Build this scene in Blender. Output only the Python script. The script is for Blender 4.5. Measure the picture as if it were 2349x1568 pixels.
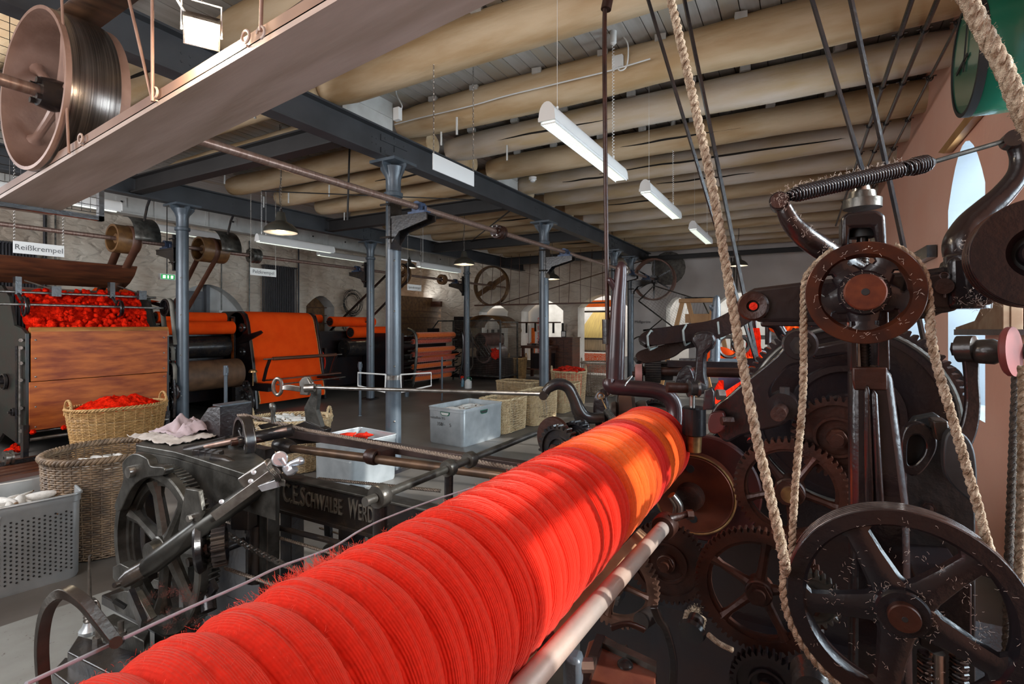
import bpy, math, random
from math import sin, cos, pi, radians as rad, sqrt, atan2
from mathutils import Vector, Matrix, noise
random.seed(7)
for o in list(bpy.data.objects): bpy.data.objects.remove(o)
SC = bpy.context.scene
COL = SC.collection
# ------------------------------------------------------------ camera
YAW = rad(29.44); EYE = Vector((0, 0, 1.6)); FPX = 1180.0; CX, CY = 1174.5, 745.0
FW = Vector((-sin(YAW), cos(YAW), 0)); RT = Vector((cos(YAW), sin(YAW), 0)); UP = Vector((0, 0, 1))
cd = bpy.data.cameras.new('camera'); cam = bpy.data.objects.new('camera', cd); COL.objects.link(cam)
cam.location = EYE; cam.rotation_euler = (pi/2, 0, YAW)
cd.sensor_width = 36; cd.lens = FPX/2349*36; cd.shift_y = (745-784)/2349; cd.clip_start = 0.02; cd.clip_end = 100
SC.camera = cam
SC.view_settings.view_transform = 'Standard'; SC.view_settings.look = 'None'
SC.view_settings.gamma = 1; SC.view_settings.use_curve_mapping = False
SC.view_settings.exposure = 0.43
# ------------------------------------------------------------ world and light
W = bpy.data.worlds.new('world'); SC.world = W; W.use_nodes = True
wb = W.node_tree.nodes['Background']; wb.inputs[0].default_value = (0.78, 0.87, 1.0, 1); wb.inputs[1].default_value = 0.8
def light(name, kind, loc, energy, color, rot=None, aim=None, size=None, sizey=None, spread=None):
    l = bpy.data.lights.new(name, kind); l.energy = energy; l.color = color
    o = bpy.data.objects.new(name, l); COL.objects.link(o); o.location = loc
    if aim is not None: o.rotation_euler = (Vector(aim)-Vector(loc)).to_track_quat('-Z', 'Y').to_euler()
    if kind == 'AREA':
        l.shape = 'RECTANGLE'; l.size = size; l.size_y = sizey or size
        if spread: l.spread = spread
    return o
sun = light('sun', 'SUN', (8, 6, 6), 5.0, (1.0, 0.95, 0.88), aim=(8-3.2, 6-0.55, 6-1.35)); sun.data.angle = rad(0.8)
WINV = [1.4, 3.2, 5.03, 6.9, 8.8, 10.7, 12.6]  # nearest window is out of view, added for side light on the wheels
for v in WINV:     # daylight standing in each window of the right wall
    light('window_daylight', 'AREA', (1.95, v+0.1, 2.2), 150 if v > 2 else 80, (0.80, 0.92, 1.0), aim=(0, v-0.1, 1.8), size=1.1, sizey=2.0)
light('window_daylight', 'AREA', (-1.8, -1.65, 2.6), 115, (0.97, 0.97, 1.0), aim=(0.1, 3.5, 2.0), size=3.4, sizey=2.2)  # added fill light behind the camera, no window stands here
light('window_daylight', 'AREA', (-6.8, -0.6, 2.4), 170, (0.92, 0.95, 1.0), aim=(-7.2, 6, 1.5), size=3.5, sizey=1.8)  # added fill light from behind on the left, no window here either
light('window_daylight', 'AREA', (-12.6, 14.0, 2.3), 45, (0.9, 0.95, 1.0), aim=(-9, 13.5, 1.5), size=1.5, sizey=1.5)
# ------------------------------------------------------------ helpers
def P(px, py, d): return EYE + FW*d + RT*((px-CX)/FPX*d) + UP*((CY-py)/FPX*d)
def ray(px, py): return FW + RT*((px-CX)/FPX) + UP*((CY-py)/FPX)
def PU(px, py, u): r = ray(px, py); return EYE + r*(u/r.x)
def PV(px, py, v): r = ray(px, py); return EYE + r*(v/r.y)
def PZ(px, py, z): r = ray(px, py); return EYE + r*((z-1.6)/r.z)
def dep(p): return (Vector(p)-EYE).dot(FW)
def V(*a): return Vector(a)
ORG = {}
def tagp(o, label, cat, group=None, kind=None):
    if label: o['label'] = label
    if cat: o['category'] = cat
    if group: o['group'] = group
    if kind: o['kind'] = kind
    return o
def thing(name, label, cat, loc=(0, 0, 0), group=None):
    o = bpy.data.objects.new(name, None); COL.objects.link(o); o.location = loc; o.empty_display_size = 0.05
    ORG[o.name] = Vector(loc); return tagp(o, label, cat, group)
def kids(o): return [c for c in bpy.data.objects if c.parent == o]
def dup(root, off, label=None, rz=0, tree=None):
    ch = tree or [(c, kids(c)) for c in kids(root)]
    r = root.copy(); COL.objects.link(r); r.location = Vector(root.location)+Vector(off); r.rotation_euler.z = rz
    if label: r['label'] = label
    for c, gs in ch:
        n = c.copy(); COL.objects.link(n); n.parent = r
        for g in gs:
            m = g.copy(); COL.objects.link(m); m.parent = n
    return r
def frame(d):
    d = Vector(d).normalized(); a = Vector((0, 0, 1)) if abs(d.z) < 0.9 else Vector((1, 0, 0))
    x = a.cross(d).normalized(); return x, d.cross(x).normalized(), d
def cr(pts, n=6, closed=False):      # Catmull-Rom through points (any dimension)
    pts = [tuple(p) for p in pts]; m = len(pts); out = []
    rng = range(m) if closed else range(m-1)
    for i in rng:
        g = (lambda k: pts[k % m]) if closed else (lambda k: pts[min(max(k, 0), m-1)])
        a, b, c, e = g(i-1), g(i), g(i+1), g(i+2)
        for k in range(n):
            t = k/n
            out.append(tuple(0.5*((2*b[j])+(-a[j]+c[j])*t+(2*a[j]-5*b[j]+4*c[j]-e[j])*t*t+(-a[j]+3*b[j]-3*c[j]+e[j])*t**3) for j in range(len(b))))
    if not closed: out.append(pts[-1])
    return out
class MB:
    def __init__(s): s.v = []; s.f = []
    def add(s, vs, fs):
        b = len(s.v); s.v += [tuple(p) for p in vs]; s.f += [tuple(i+b for i in f) for f in fs]; return s
    def box(s, c, size, rz=0, M=None):
        hx, hy, hz = size[0]/2, size[1]/2, size[2]/2
        vs = [Vector((x*hx, y*hy, z*hz)) for x in (-1, 1) for y in (-1, 1) for z in (-1, 1)]
        if M is None: M = Matrix.Rotation(rz, 3, 'Z')
        c = Vector(c)
        return s.add([c+M@p for p in vs], [(0, 1, 3, 2), (4, 6, 7, 5), (0, 4, 5, 1), (2, 3, 7, 6), (0, 2, 6, 4), (1, 5, 7, 3)])
    def bx(s, x0, x1, y0, y1, z0, z1): return s.box(((x0+x1)/2, (y0+y1)/2, (z0+z1)/2), (abs(x1-x0), abs(y1-y0), abs(z1-z0)))
    def bar(s, p0, p1, w, h, up=(0, 0, 1)):   # box from p0 to p1, w sideways, h along up
        p0, p1 = Vector(p0), Vector(p1); d = (p1-p0).normalized(); u = Vector(up); u = (u-d*u.dot(d))
        if u.length < 1e-4: u = Vector((1, 0, 0))
        u.normalize(); x = d.cross(u)
        vs = [p+x*(a*w/2)+u*(b*h/2) for p in (p0, p1) for a, b in ((-1, -1), (1, -1), (1, 1), (-1, 1))]
        return s.add(vs, [(3, 2, 1, 0), (4, 5, 6, 7), (0, 1, 5, 4), (1, 2, 6, 5), (2, 3, 7, 6), (3, 0, 4, 7)])
    def tube(s, pts, r, n=8, caps=True, closed=False):
        pts = [Vector(p[:3]) for p in pts]; m = len(pts)
        rs = r if isinstance(r, (list, tuple)) else [r]*m
        vs = []; px = None
        for i in range(m):
            a = pts[(i-1) % m] if (closed or i > 0) else pts[i]; b = pts[(i+1) % m] if (closed or i < m-1) else pts[i]
            d = (b-a)
            if d.length < 1e-9: d = Vector((0, 0, 1))
            d.normalize()
            if px is None: px = frame(d)[0]
            px = (px-d*px.dot(d))
            if px.length < 1e-6: px = frame(d)[0]
            px.normalize(); y = d.cross(px)
            for k in range(n):
                t = 2*pi*k/n; vs.append(pts[i]+(px*cos(t)+y*sin(t))*rs[i])
        fs = []
        for i in range(m if closed else m-1):
            j = (i+1) % m
            for k in range(n): fs.append((i*n+k, i*n+(k+1) % n, j*n+(k+1) % n, j*n+k))
        if caps and not closed: fs += [tuple(range(n))[::-1], tuple((m-1)*n+k for k in range(n))]
        return s.add(vs, fs)
    def cyl(s, p0, p1, r, r1=None, n=16): return s.tube([p0, p1], [r, r if r1 is None else r1], n)
    def lathe(s, o, d, prof, n=24, closed=False):   # prof: (axial, radius) pairs
        x, y, d = frame(d); o = Vector(o); vs = []
        for a, r in prof:
            for k in range(n):
                t = 2*pi*k/n; vs.append(o+d*a+(x*cos(t)+y*sin(t))*max(r, 1e-5))
        m = len(prof); fs = []
        for i in range(m if closed else m-1):
            j = (i+1) % m
            for k in range(n): fs.append((i*n+k, i*n+(k+1) % n, j*n+(k+1) % n, j*n+k))
        if not closed: fs += [tuple(range(n))[::-1], tuple((m-1)*n+k for k in range(n))]
        return s.add(vs, fs)
    def ring(s, o, d, ri, ro, w, n=32): return s.lathe(o, d, [(-w/2, ri), (-w/2, ro), (w/2, ro), (w/2, ri)], n, True)
    def prism(s, pts, d):      # polygon pts (world), extruded by vector d
        d = Vector(d); m = len(pts); pts = [Vector(p[:3]) for p in pts]
        vs = pts+[p+d for p in pts]
        fs = [tuple(range(m))[::-1], tuple(range(m, 2*m))]+[(i, (i+1) % m, m+(i+1) % m, m+i) for i in range(m)]
        return s.add(vs, fs)
    def band(s, outer, inner, d):   # closed ring between two outlines of the same length, extruded
        d = Vector(d); m = len(outer); vs = [Vector(p[:3]) for p in outer]+[Vector(p[:3]) for p in inner]
        vs = vs+[p+d for p in vs]; fs = []
        for i in range(m):
            j = (i+1) % m
            fs += [(i, j, m+j, m+i), (2*m+i, 3*m+i, 3*m+j, 2*m+j), (i, 2*m+i, 2*m+j, j), (m+i, m+j, 3*m+j, 3*m+i)]
        return s.add(vs, fs)
    def ball(s, c, r, n=10, sc=(1, 1, 1)):
        c = Vector(c); vs = []; fs = []; m = n//2
        for i in range(m+1):
            a = pi*i/m
            for k in range(n):
                t = 2*pi*k/n; vs.append(c+Vector((sin(a)*cos(t)*r*sc[0], sin(a)*sin(t)*r*sc[1], cos(a)*r*sc[2])))
        for i in range(m):
            for k in range(n): fs.append((i*n+k, (i+1)*n+k, (i+1)*n+(k+1) % n, i*n+(k+1) % n))
        return s.add(vs, fs)
    def hexn(s, p, d, r, h): return s.cyl(p, Vector(p)+Vector(d).normalized()*h, r, n=6)
    def torus(s, o, d, R, r, n=32, k=8, a0=0, a1=2*pi):
        x, y, d = frame(d); o = Vector(o); full = abs(a1-a0-2*pi) < 1e-6
        pts = [o+(x*cos(t)+y*sin(t))*R for t in [a0+(a1-a0)*i/n for i in range(n if full else n+1)]]
        return s.tube(pts, r, k, closed=full)
    def build(s, name, mat, parent=None, sharp=35, bev=0, sub=0, label=None, cat=None, group=None, kind=None, flat=False):
        off = ORG.get(parent.name, Vector()) if parent else Vector()
        me = bpy.data.meshes.new(name)
        if parent is None and cat:      # origin at the base centre of a one-mesh thing
            xs = [p[0] for p in s.v]; ys = [p[1] for p in s.v]; zs = [p[2] for p in s.v]
            org = Vector(((min(xs)+max(xs))/2, (min(ys)+max(ys))/2, min(zs)))
        else: org = off
        me.from_pydata([(p[0]-org.x, p[1]-org.y, p[2]-org.z) for p in s.v], [], s.f); me.update()
        if not flat:
            me.polygons.foreach_set('use_smooth', [True]*len(me.polygons))
            me.set_sharp_from_angle(angle=rad(sharp))
        if mat: me.materials.append(mat)
        o = bpy.data.objects.new(name, me); COL.objects.link(o)
        if parent: o.parent = parent; ORG[o.name] = off
        else: o.location = org-off; ORG[o.name] = org
        if bev:
            m = o.modifiers.new('bevel', 'BEVEL'); m.width = bev; m.segments = 2; m.limit_method = 'ANGLE'; m.angle_limit = rad(40)
        if sub:
            m = o.modifiers.new('sub', 'SUBSURF'); m.levels = sub; m.render_levels = sub
        return tagp(o, label, cat, group, kind)
def text(body, size, mat, loc, right, up, parent=None, ext=0.001, label=None, name='lettering', align='CENTER', width=1.0):
    c = bpy.data.curves.new(name, 'FONT'); c.body = body; c.size = size; c.extrude = ext; c.align_x = align; c.align_y = 'CENTER'; c.space_character = 1.0
    c.resolution_u = 3
    o = bpy.data.objects.new(name, c); COL.objects.link(o)
    dg = bpy.context.evaluated_depsgraph_get(); me = bpy.data.meshes.new_from_object(o.evaluated_get(dg))
    bpy.data.objects.remove(o); bpy.data.curves.remove(c)
    me.materials.clear(); me.materials.append(mat)
    R = Vector(right).normalized(); U = Vector(up).normalized(); N = R.cross(U)
    off = ORG.get(parent.name, Vector()) if parent else Vector()
    for vv in me.vertices:
        p = vv.co; q = Vector(loc)+R*p.x*width+U*p.y+N*p.z-off; vv.co = q
    o = bpy.data.objects.new(name, me); COL.objects.link(o)
    if parent: o.parent = parent; ORG[o.name] = off
    return o
# ------------------------------------------------------------ materials
MT = {}
def mat(name, col, rough=0.5, metal=0, n1=None, amt=0.25, scale=8, bump=0, bscale=60, stretch=(1, 1, 1), emit=0, spec=0.5, col2=None, coat=0, sheen=0, det=6):
    m = bpy.data.materials.new(name); m.use_nodes = True; nt = m.node_tree; N = nt.nodes; L = nt.links
    b = N['Principled BSDF']; b.inputs['Roughness'].default_value = rough; b.inputs['Metallic'].default_value = metal
    b.inputs['Specular IOR Level'].default_value = spec; b.inputs['Coat Weight'].default_value = coat; b.inputs['Sheen Weight'].default_value = sheen
    tc = N.new('ShaderNodeTexCoord'); mp = N.new('ShaderNodeMapping'); mp.inputs['Scale'].default_value = stretch
    L.new(tc.outputs['Object'], mp.inputs[0])
    c2 = col2 or tuple(max(0, c*(1-amt*2)) for c in col)
    nz = N.new('ShaderNodeTexNoise'); nz.inputs['Scale'].default_value = scale; nz.inputs['Detail'].default_value = det; L.new(mp.outputs[0], nz.inputs['Vector'])
    rp = N.new('ShaderNodeValToRGB'); rp.color_ramp.elements[0].position = 0.35; rp.color_ramp.elements[1].position = 0.65
    rp.color_ramp.elements[0].color = (*c2, 1); rp.color_ramp.elements[1].color = (*col, 1)
    L.new(nz.outputs['Fac'], rp.inputs[0]); L.new(rp.outputs[0], b.inputs['Base Color'])
    if emit: L.new(rp.outputs[0], b.inputs['Emission Color']); b.inputs['Emission Strength'].default_value = emit
    if bump:
        nb = N.new('ShaderNodeTexNoise'); nb.inputs['Scale'].default_value = bscale; nb.inputs['Detail'].default_value = 5; L.new(mp.outputs[0], nb.inputs['Vector'])
        bp = N.new('ShaderNodeBump'); bp.inputs['Strength'].default_value = bump; bp.inputs['Distance'].default_value = 0.01
        L.new(nb.outputs['Fac'], bp.inputs['Height']); L.new(bp.outputs[0], b.inputs['Normal'])
    m['nodes'] = 1; MT[name] = m; return m
def lint(m, amount=0.62, scale=90, col=(0.55, 0.5, 0.45)):   # pale fluff specks clinging to oily iron, a real surface colour
    nt = m.node_tree; N = nt.nodes; L = nt.links; b = N['Principled BSDF']
    src = b.inputs['Base Color'].links[0].from_socket
    tc = N.new('ShaderNodeTexCoord'); nz = N.new('ShaderNodeTexNoise'); nz.inputs['Scale'].default_value = scale; nz.inputs['Detail'].default_value = 8; nz.inputs['Roughness'].default_value = 0.75
    L.new(tc.outputs['Object'], nz.inputs['Vector'])
    mr = N.new('ShaderNodeMapRange'); mr.inputs[1].default_value = amount; mr.inputs[2].default_value = amount+0.06; L.new(nz.outputs['Fac'], mr.inputs[0])
    mx = N.new('ShaderNodeMix'); mx.data_type = 'RGBA'; mx.inputs['B'].default_value = (*col, 1); L.new(mr.outputs[0], mx.inputs['Factor']); L.new(src, mx.inputs['A'])
    L.new(mx.outputs['Result'], b.inputs['Base Color']); return m
iron = lint(mat('black_iron', (0.009, 0.008, 0.010), 0.23, 0.0, scale=6, bump=0.12, bscale=60, col2=(0.018, 0.009, 0.008), spec=0.55), 0.73, 60)
iron2 = mat('dark_iron', (0.014, 0.014, 0.017), 0.26, 0.1, scale=10, bump=0.12, bscale=40, col2=(0.035, 0.026, 0.02), spec=0.6)
rust = lint(mat('brown_iron', (0.055, 0.017, 0.009), 0.38, 0.25, scale=14, bump=0.15, bscale=80, col2=(0.020, 0.008, 0.006)), 0.75, 80)
greyiron = mat('bare_cast_iron', (0.15, 0.145, 0.13), 0.38, 0.7, scale=12, bump=0.15, bscale=60, col2=(0.055, 0.052, 0.045))
steel = mat('worn_steel', (0.42, 0.40, 0.37), 0.28, 0.9, scale=20, amt=0.2, col2=(0.22, 0.2, 0.18))
brightsteel = mat('bright_steel', (0.72, 0.75, 0.8), 0.25, 0.7, scale=20, amt=0.1)
oldrod = mat('painted_rail', (0.55, 0.40, 0.32), 0.4, 0.35, scale=4, col2=(0.30, 0.27, 0.25), bump=0.1, stretch=(1, 1, 1))
colp = mat('grey_paint', (0.085, 0.105, 0.125), 0.33, 0.15, scale=5, bump=0.12, bscale=70, amt=0.12, spec=0.6)
girdp = mat('dark_girder_paint', (0.055, 0.058, 0.064), 0.5, 0.1, scale=3, amt=0.15, bump=0.05)
girdb = mat('brown_black_beam', (0.022, 0.019, 0.018), 0.55, 0.1, scale=3, amt=0.15)
whitep = mat('white_paint', (0.62, 0.61, 0.58), 0.5, scale=4, amt=0.08, col2=(0.50, 0.49, 0.46))
enamel = mat('white_enamel', (0.7, 0.69, 0.67), 0.3, scale=3, amt=0.02)
logm = mat('log_wood', (0.60, 0.46, 0.30), 0.6, scale=1.9, bump=0.45, bscale=9, stretch=(0.7, 3, 3), col2=(0.43, 0.28, 0.14), spec=0.3)
loglight = mat('limewashed_log', (0.64, 0.55, 0.46), 0.65, scale=1.8, bump=0.35, bscale=9, stretch=(0.7, 3, 3), col2=(0.52, 0.38, 0.22), spec=0.3)
crackm = mat('wood_crack', (0.02, 0.015, 0.01), 0.9)
plankm = mat('ceiling_plank', (0.50, 0.48, 0.45), 0.6, scale=2.0, bump=0.08, bscale=20, stretch=(6, 0.8, 1), col2=(0.38, 0.35, 0.31))
planky = mat('stained_plank', (0.42, 0.34, 0.24), 0.6, scale=2.0, bump=0.08, bscale=20, stretch=(6, 0.8, 1), col2=(0.40, 0.38, 0.34))
battm = mat('grey_batten', (0.33, 0.32, 0.31), 0.7, scale=5)
floorm = mat('concrete_floor', (0.16, 0.142, 0.125), 0.42, scale=1.3, bump=0.12, bscale=14, col2=(0.09, 0.081, 0.073), spec=0.5)
salmon = mat('salmon_plaster', (0.95, 0.55, 0.41), 0.75, scale=1.2, bump=0.25, bscale=16, col2=(0.93, 0.48, 0.34))  # red bounce light from the yarn is put into this wall colour
salmonrev = mat('white_reveal_plaster', (0.20, 0.225, 0.25), 0.7, scale=2, amt=0.03)  # white plaster darkened in colour to offset glare from the window lights
plaster = mat('grey_plaster', (0.60, 0.57, 0.55), 0.8, scale=0.9, bump=0.2, bscale=12, col2=(0.48, 0.45, 0.43))
mortar = mat('rough_plaster_patch', (0.20, 0.19, 0.17), 0.9, scale=12, bump=0.6, bscale=40)
def stone_mat():
    m = mat('whitewashed_stone', (0.70, 0.61, 0.50), 0.85, scale=1.6, col2=(0.50, 0.40, 0.31))
    N = m.node_tree.nodes; L = m.node_tree.links; b = N['Principled BSDF']; tc = N['Texture Coordinate']
    mp = N.new('ShaderNodeMapping'); mp.inputs['Scale'].default_value = (2.6, 2.6, 6.0); L.new(tc.outputs['Object'], mp.inputs[0])
    wn = N.new('ShaderNodeTexNoise'); wn.inputs['Scale'].default_value = 1.5; wn.inputs['Detail'].default_value = 3; L.new(mp.outputs[0], wn.inputs['Vector'])
    ad = N.new('ShaderNodeMixRGB'); ad.blend_type = 'ADD'; ad.inputs[0].default_value = 0.9; L.new(mp.outputs[0], ad.inputs[1]); L.new(wn.outputs['Color'], ad.inputs[2])
    vo = N.new('ShaderNodeTexVoronoi'); vo.feature = 'DISTANCE_TO_EDGE'; vo.inputs['Scale'].default_value = 1.0; L.new(ad.outputs[0], vo.inputs['Vector'])
    n2 = N.new('ShaderNodeTexNoise'); n2.inputs['Scale'].default_value = 7; n2.inputs['Detail'].default_value = 6; L.new(tc.outputs['Object'], n2.inputs['Vector'])
    mr = N.new('ShaderNodeMapRange'); mr.inputs[1].default_value = 0; mr.inputs[2].default_value = 0.22; L.new(vo.outputs['Distance'], mr.inputs[0])
    mm = N.new('ShaderNodeMath'); mm.operation = 'MULTIPLY_ADD'; mm.inputs[1].default_value = 0.6; L.new(n2.outputs['Fac'], mm.inputs[0]); L.new(mr.outputs[0], mm.inputs[2])
    bp = N.new('ShaderNodeBump'); bp.inputs['Strength'].default_value = 0.8; bp.inputs['Distance'].default_value = 0.025; L.new(mm.outputs[0], bp.inputs['Height']); L.new(bp.outputs[0], b.inputs['Normal'])
    return m
stone = stone_mat()
def yarn_mat(name, cols, fine=900, rough=0.85, axis='Y', bump=0.5, sheen=0.4):
    m = mat(name, cols[0], rough, scale=30, col2=cols[1], sheen=sheen, spec=0.2)
    N = m.node_tree.nodes; L = m.node_tree.links; b = N['Principled BSDF']; tc = N['Texture Coordinate']
    wv = N.new('ShaderNodeTexWave'); wv.bands_direction = axis; wv.inputs['Scale'].default_value = fine; wv.inputs['Distortion'].default_value = 3; wv.inputs['Detail'].default_value = 2; wv.inputs['Detail Scale'].default_value = 4
    L.new(tc.outputs['Object'], wv.inputs['Vector'])
    bp = N.new('ShaderNodeBump'); bp.inputs['Strength'].default_value = bump; bp.inputs['Distance'].default_value = 0.0015; L.new(wv.outputs['Fac'], bp.inputs['Height']); L.new(bp.outputs[0], b.inputs['Normal'])
    return m
redwool = mat('red_wool', (0.80, 0.020, 0.005), 1.0, scale=25, col2=(0.40, 0.008, 0.003), bump=1.0, bscale=70, spec=0.0)
redcloth = mat('orange_red_fleece', (0.92, 0.085, 0.008), 0.95, scale=5, col2=(0.85, 0.065, 0.006), bump=0.2, bscale=120, spec=0.05)
redpaint = mat('red_yarn', (0.75, 0.03, 0.01), 0.8, scale=40, col2=(0.5, 0.015, 0.006), bump=0.5, bscale=150, spec=0.2)
orangeyarn = yarn_mat('orange_yarn', [(0.85, 0.20, 0.015), (0.8, 0.10, 0.012)], 60)
pinkyarn = yarn_mat('pink_red_yarn', [(0.60, 0.14, 0.08), (0.5, 0.05, 0.02)], 60)
woodp = mat('varnished_wood', (0.46, 0.12, 0.022), 0.42, scale=3.5, col2=(0.23, 0.045, 0.012), stretch=(1, 0.9, 5), bump=0.06, bscale=20, coat=0.0, spec=0.25)
wooddark = mat('dark_wood', (0.12, 0.038, 0.016), 0.38, scale=4, col2=(0.05, 0.018, 0.01), stretch=(1, 0.7, 6), coat=0.2)
woodpale = mat('pale_wood', (0.50, 0.26, 0.09), 0.5, scale=4, col2=(0.36, 0.17, 0.055), stretch=(1, 1, 0.4))
woodtan = mat('polished_pulley_wood', (0.20, 0.10, 0.035), 0.4, scale=10, col2=(0.10, 0.045, 0.018))
leather = mat('leather_belt', (0.115, 0.045, 0.024), 0.5, scale=6, col2=(0.07, 0.027, 0.015))
darkbelt = mat('dark_belt', (0.032, 0.017, 0.012), 0.42, scale=6, amt=0.2)
canvas = mat('grey_canvas_belt', (0.22, 0.20, 0.165), 0.8, scale=20, amt=0.1)
trough_m = mat('pale_trough_board', (0.44, 0.33, 0.28), 0.55, scale=2.2, col2=(0.33, 0.24, 0.19), stretch=(0.5, 5, 5), bump=0.12, bscale=8)
troughin = mat('trough_edge', (0.25, 0.15, 0.10), 0.6, scale=3, col2=(0.18, 0.10, 0.07))
alu = mat('galvanised_sheet', (0.56, 0.60, 0.62), 0.34, 0.55, scale=7, col2=(0.44, 0.48, 0.50), bump=0.06, bscale=12)
wick = mat('wicker', (0.52, 0.31, 0.12), 0.55, scale=22, col2=(0.34, 0.18, 0.06), bump=0.2, bscale=120)
wickpale = mat('pale_wicker', (0.62, 0.48, 0.29), 0.6, scale=22, col2=(0.42, 0.29, 0.15), bump=0.2, bscale=120)
wickdark = mat('weathered_wicker', (0.25, 0.165, 0.095), 0.6, scale=16, col2=(0.11, 0.075, 0.05), bump=0.2, bscale=120)
ropem = mat('hemp_rope', (0.58, 0.47, 0.35), 0.85, scale=90, col2=(0.24, 0.16, 0.10), bump=0.8, bscale=420, spec=0.2)
ropedark = mat('dark_rope', (0.12, 0.095, 0.075), 0.85, scale=120, col2=(0.05, 0.04, 0.035), bump=0.8, bscale=420)
steelrope = mat('wire_rope', (0.26, 0.21, 0.17), 0.45, 0.5, scale=80, amt=0.2)
fluffm = mat('lint_fluff', (0.62, 0.52, 0.45), 0.95, scale=50, amt=0.1)
bobm = mat('white_bobbin_yarn', (0.72, 0.70, 0.65), 0.8, scale=60, col2=(0.6, 0.58, 0.54), bump=0.3, bscale=200)
cloth = mat('mauve_cotton_cloth', (0.50, 0.40, 0.43), 0.85, scale=6, col2=(0.42, 0.34, 0.36), bump=0.2, bscale=60)
cloth2 = mat('pale_cotton_cloth', (0.55, 0.50, 0.46), 0.85, scale=6, amt=0.06, bump=0.2, bscale=60)
blue = mat('blue_bearing_paint', (0.055, 0.085, 0.16), 0.45, 0.2, scale=20, amt=0.2)
green = mat('green_clock_enamel', (0.012, 0.13, 0.075), 0.25, scale=2, amt=0.1, coat=0.4)
greendark = mat('dark_green_iron', (0.010, 0.016, 0.013), 0.4, scale=8, col2=(0.02, 0.012, 0.01), bump=0.1)
face = mat('clock_face', (0.62, 0.48, 0.34), 0.5, scale=4, amt=0.03)
black = mat('black_print', (0.012, 0.012, 0.012), 0.6)
grey = mat('grey_print', (0.12, 0.12, 0.12), 0.6)
signm = mat('white_sign', (0.72, 0.71, 0.69), 0.4, scale=2, amt=0.01)
plastic = mat('white_plastic', (0.72, 0.72, 0.70), 0.4, scale=2, amt=0.01)
shade = mat('grey_enamel_shade', (0.050, 0.046, 0.036), 0.3, scale=6, amt=0.1, coat=0.3)
shadein = mat('cream_shade_inside', (0.8, 0.74, 0.6), 0.5, emit=0.55)
tubel = mat('fluorescent_tube', (0.9, 1.0, 0.88), 0.4, emit=2.2, amt=0)
lampem = mat('flood_lens', (1.0, 0.95, 0.86), 0.4, emit=40, amt=0)
exitm = mat('green_exit_panel', (0.02, 0.35, 0.08), 0.4, emit=0.6)
exitw = mat('exit_pictogram', (0.9, 0.95, 0.8), 0.4, emit=1.5)
doorm = mat('grey_door_paint', (0.11, 0.115, 0.125), 0.45, scale=4, amt=0.1)
radm = mat('dark_radiator', (0.045, 0.040, 0.044), 0.45, scale=4, amt=0.1)
brass = mat('tarnished_brass', (0.42, 0.27, 0.11), 0.35, 0.8, scale=30, col2=(0.2, 0.1, 0.05))
meshm = mat('wire_mesh', (0.16, 0.12, 0.09), 0.5, 0.4)
bluebin = mat('blue_rag', (0.02, 0.05, 0.25), 0.8)
glass = bpy.data.materials.new('window_glass'); glass.use_nodes = True
_b = glass.node_tree.nodes['Principled BSDF']; _b.inputs['Transmission Weight'].default_value = 1; _b.inputs['Roughness'].default_value = 0.03; _b.inputs['IOR'].default_value = 1.15; _b.inputs['Base Color'].default_value = (0.96, 0.99, 1, 1)

pane_m = bpy.data.materials.new('clear_pane'); pane_m.use_nodes = True; _n = pane_m.node_tree; _n.nodes.clear()
_o = _n.nodes.new('ShaderNodeOutputMaterial'); _t = _n.nodes.new('ShaderNodeBsdfTransparent'); _g = _n.nodes.new('ShaderNodeBsdfGlossy'); _g.inputs['Roughness'].default_value = 0.05; _x = _n.nodes.new('ShaderNodeMixShader'); _x.inputs[0].default_value = 0.07
_t.inputs[0].default_value = (0.93, 0.97, 1, 1); _n.links.new(_t.outputs[0], _x.inputs[1]); _n.links.new(_g.outputs[0], _x.inputs[2]); _n.links.new(_x.outputs[0], _o.inputs[0])
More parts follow.
